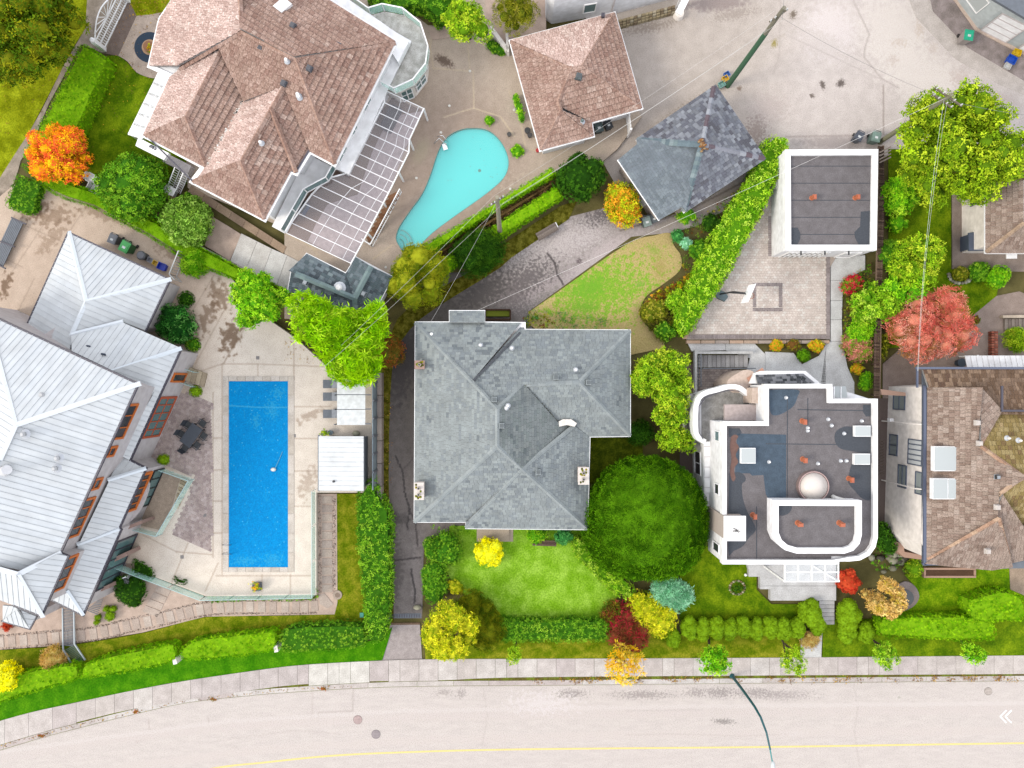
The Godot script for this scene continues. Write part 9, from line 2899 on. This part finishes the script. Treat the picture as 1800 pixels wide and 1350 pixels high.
	for k in 3:
		gm = MB.new()
		gm.col = [P(124, 104, 92), P(108, 90, 80), P(132, 112, 100)][k]
		gm.bar(g(936, 950.5 + k * 3.4, 0.48), g(978, 952 + k * 3.4, 0.48), 0.14, 0.06)
		put("plank", gm, mats["wood"], bn)
	for x in [942, 972]:
		gm = MB.new()
		gm.box(g(x, 954.5, 0.26), Vector3(0.12, 0.4, 0.36))
		put("leg", gm, mats["wood"], bn)
	var pb := thing("planter_trough", "long dark wooden planter with moss beside grey house wall", "planter", g(875, 553))
	for s in [[853, 545, 897, 545], [853, 562, 897, 562], [853, 545, 853, 562], [897, 545, 897, 562]]:
		gm = MB.new()
		gm.col = P(86, 66, 50)
		gm.bar(g(s[0], s[1], 0.5), g(s[2], s[3], 0.5), 0.12, 0.5)
		put("board", gm, mats["wood"], pb)
	gm = MB.new()
	gm.col = P(128, 134, 50)
	gm.prism(pts([854, 546, 896, 546, 896, 556, 854, 556], 0.6), 0.1, 0.6)
	put("moss", gm, mats["leaf_core"], pb)
	# wooden fence right of the court and bed
	var wf := thing("wooden_fence", "weathered wooden slat fence running down beside the flat garage", "fence", g(1548, 480))
	for k in 150:
		var v := 258.0 + k * 2.95
		var u := at_u([258, 1548, 345, 1550, 480, 1546, 600, 1541, 701, 1541], v)
		gm = MB.new()
		gm.col = [P(130, 106, 94), P(112, 90, 80), P(150, 126, 110), P(96, 80, 74)][rng.randi() % 4]
		gm.bar(g(u - 5, v, 1.25 + rr(-0.02, 0.02)), g(u + 5, v + 0.6, 1.25), 0.1, 0.05)
		put("slat", gm, mats["wood"], wf)
	for s in [[1544, 258, 1537, 700, 1.2], [1553, 258, 1546, 700, 1.2]]:
		gm = MB.new()
		gm.col = P(168, 146, 126)
		gm.bar(g(s[0], s[1], s[4]), g(s[2], s[3], s[4]), 0.08, 0.12)
		put("rail", gm, mats["wood"], wf)
	for k in 9:
		gm = MB.new()
		gm.col = P(150, 128, 110)
		gm.box(g(1546 - k * 0.9, 262 + k * 54, 0.62), Vector3(0.14, 1.24, 0.14))
		put("post", gm, mats["wood"], wf)
	wf = thing("lattice_panel", "dark lattice trellis in the alley beside the white house", "trellis", g(1549, 805))
	for k in 12:
		gm = MB.new()
		gm.col = P(120, 106, 96)
		gm.bar(g(1545, 774 + k * 5, 1.6), g(1554, 778 + k * 5, 1.6), 0.04, 0.03)
		put("slat", gm, mats["wood"], wf)
		gm = MB.new()
		gm.col = P(110, 96, 88)
		gm.bar(g(1554, 774 + k * 5, 1.63), g(1545, 778 + k * 5, 1.63), 0.04, 0.03)
		put("slat", gm, mats["wood"], wf)
	var pc := thing("stacked_chairs", "pale stacked pallet pieces by the flat garage corner", "pallet", g(1556, 268))
	for k in 4:
		gm = MB.new()
		gm.col = P(214, 196, 184)
		gm.bar(g(1546, 268 + k * 6, 1.4), g(1566, 258 + k * 6, 1.4), 0.1, 0.05)
		put("board", gm, mats["wood"], pc)
	# far right yard
	var sr := thing("stone_ring", "ring of white stones around the yellow green shrub", "stones", g(1688, 488))
	for k in 12:
		var a := deg_to_rad(-10 + k * 18.0)
		gm = MB.new()
		gm.col = [P(226, 218, 210), P(200, 190, 182), P(180, 170, 160)][k % 3]
		gm.blob(g(1688 + cos(a) * 20, 484 + sin(a) * 14, 0.12), Vector3(rr(0.12, 0.22), 0.12, rr(0.1, 0.18)), noise, 0.4, 1.0, 8)
		put("stone", gm, mats["leaf_core"], sr)
	sr = thing("rockery", "grey rocks and dark pond water of the rockery", "rockery", g(1566, 985))
	for k in 16:
		gm = MB.new()
		gm.col = [P(170, 160, 150), P(120, 112, 106), P(200, 192, 182)][k % 3]
		gm.blob(g(1560 + rng.randfn(0, 16), 984 + rng.randfn(0, 9), 0.2), Vector3(rr(0.15, 0.4), rr(0.15, 0.3), rr(0.15, 0.35)), noise, 0.5, 1.0, 10)
		put("rock", gm, mats["leaf_core"], sr)
	var tp := thing("trampoline_pond", "small round dark pond cover set in grey paving", "pond cover", g(1590, 1050))
	gm = MB.new()
	gm.col = P(170, 156, 152)
	gm.prism(pts(curve([1570, 1035, 1590, 1022, 1608, 1030, 1616, 1048, 1608, 1064, 1590, 1074, 1568, 1076, 1570, 1035], 3), 0.12), 0.0, 0.12)
	put("surround", gm, mats["slab"], tp)
	gm = MB.new()
	gm.col = P(84, 90, 92)
	gm.disc(g(1590, 1050), 0.66, 0.64, 0.0, 0.2, 28)
	put("cover", gm, mats["paint"], tp)
	var cr := thing("carport_roof", "white corrugated roof sheet beside the shake house", "roof sheet", g(1755, 635, 2.4))
	for k in 11:
		gm = MB.new()
		gm.prism(pts([1696 + k * 10.0, 625, 1700.6 + k * 10.0, 625, 1704 + k * 10.0, 645, 1700 + k * 10.0, 645], 2.46), 2.4, 2.46, true)
		gm.prism(pts([1700.6 + k * 10.0, 625, 1706 + k * 10.0, 625, 1710 + k * 10.0, 645, 1704 + k * 10.0, 645], 2.42), 2.38, 2.42, true)
		put("corrugation", gm, mats["white"], cr)
	for x in [1702, 1800]:
		gm = MB.new()
		gm.box(g(x, 626, 1.2), Vector3(0.1, 2.35, 0.1))
		put("post", gm, mats["white"], cr)
	var bw := thing("brick_bed_wall", "red brick wall of the raised bed at right", "wall", g(1752, 604))
	for k in 10:
		for j in 2: slab4(bw, "brick", [1743 + j * 6, 582 + k * 4.4, 1748.6 + j * 6, 582 + k * 4.4, 1748.6 + j * 6, 586 + k * 4.4, 1743 + j * 6, 586 + k * 4.4], 0.5, [P(184, 110, 90), P(166, 98, 80), P(196, 128, 106)][(k + j) % 3], mats["slab"])
	var ds2 := thing("yard_steps", "grey steps with pale edge at the far right yard", "steps", g(1780, 568))
	for k in 7: slab4(ds2, "step", [1766 + k * 6.2, 560, 1772 + k * 6.2, 560, 1772 + k * 6.2, 580, 1766 + k * 6.2, 580], 0.25 + 0.03 * k, [P(160, 148, 138), P(140, 128, 120)][k % 2], mats["slab"])
	slab4(ds2, "edge", [1763, 554, 1810, 553, 1810, 559, 1763, 559], 0.5, P(222, 206, 186), mats["slab"])
	var bb := thing("round_tub", "dark blue round tub beside the corrugated roof", "tub", g(1683, 638, 0.07))
	pot(bb, g(1683, 638, 0.07), 0.35, 0.6, P(60, 76, 92))
	bb = thing("circle_bed", "ring of pebbles around a tiny shrub on dark front lawn", "flower bed", g(1296, 1033, 0.09))
	for k in 18:
		gm = MB.new()
		gm.col = [P(220, 206, 186), P(180, 150, 120)][k % 2]
		gm.blob(g(1296 + cos(k * 0.35) * 13, 1033 + sin(k * 0.35) * 12, 0.12), Vector3(0.12, 0.08, 0.1), noise, 0.3, 1.0, 8)
		put("stone", gm, mats["leaf_core"], bb)
	sp = []
	for k in 60: sp.append([g(1298 + rng.randfn(0, 6), 1036 + rng.randfn(0, 5), 0.3), Vector3.UP])
	foliage(bb, sp, "dark", 0.18, "fine")
	bb = thing("lawn_light", "small white globe beside the stepped terrace corner", "ground light", g(1310, 1010, 0.09))
	gm = MB.new()
	gm.blob(Vector3(0, 0.1, 0), Vector3(0.12, 0.12, 0.12), noise, 0.0, 1.0, 12)
	put("globe", gm, mats["white"], bb, true)
	bb = thing("stone_disc", "round concrete cover beside the corner of stepping stones", "cover", g(594, 1045))
	gm = MB.new()
	gm.col = P(206, 188, 172)
	gm.disc(g(594, 1045), 0.38, 0.36, 0.0, 0.16, 24)
	gm.col = P(170, 150, 136)
	gm.disc(g(594, 1045), 0.2, 0.2, 0.16, 0.168, 20)
	put("disc", gm, mats["slab"], bb)
	bb = thing("utility_box", "small turquoise utility lid beside the tall hedge", "utility box", g(636, 1081))
	gm = MB.new()
	gm.col = P(90, 190, 170)
	gm.box(g(636, 1081, 0.14), Vector3(0.3, 0.12, 0.36))
	put("lid", gm, mats["paint"], bb)
	bb = thing("gate_pillar", "grey stone pillar and white gate leaf by the driveway mouth", "gate", g(681, 1084))
	gm = MB.new()
	gm.col = P(150, 146, 144)
	gm.box(g(680, 1083, 0.7), Vector3(0.42, 1.4, 0.42))
	put("pillar", gm, mats["slab"], bb)
	gm = MB.new()
	gm.bar(g(676, 1092, 0.7), g(669, 1118, 0.6), 0.08, 1.0)
	put("gate_leaf", gm, mats["white"], bb)
	bb = thing("driveway_stone", "pale rough stone block on the driveway beside hedge", "stone", g(733, 1068))
	gm = MB.new()
	gm.col = P(216, 204, 192)
	gm.blob(g(733, 1068, 0.15), Vector3(0.36, 0.22, 0.2), noise, 0.3, 1.0, 12)
	put("rock", gm, mats["leaf_core"], bb)
	for b in [[313, 1157, "first and second"], [489, 1136, "third and fourth"]]:
		gm = MB.new()
		gm.box(g(b[0], b[1], 0.6), Vector3(0.3, 1.2, 0.5), 0.2)
		tag(put("hedge_pillar", gm, mats["cream"]), "cream pillar in the gap between %s street hedges" % b[2], "pillar", "pillars between the street hedges")
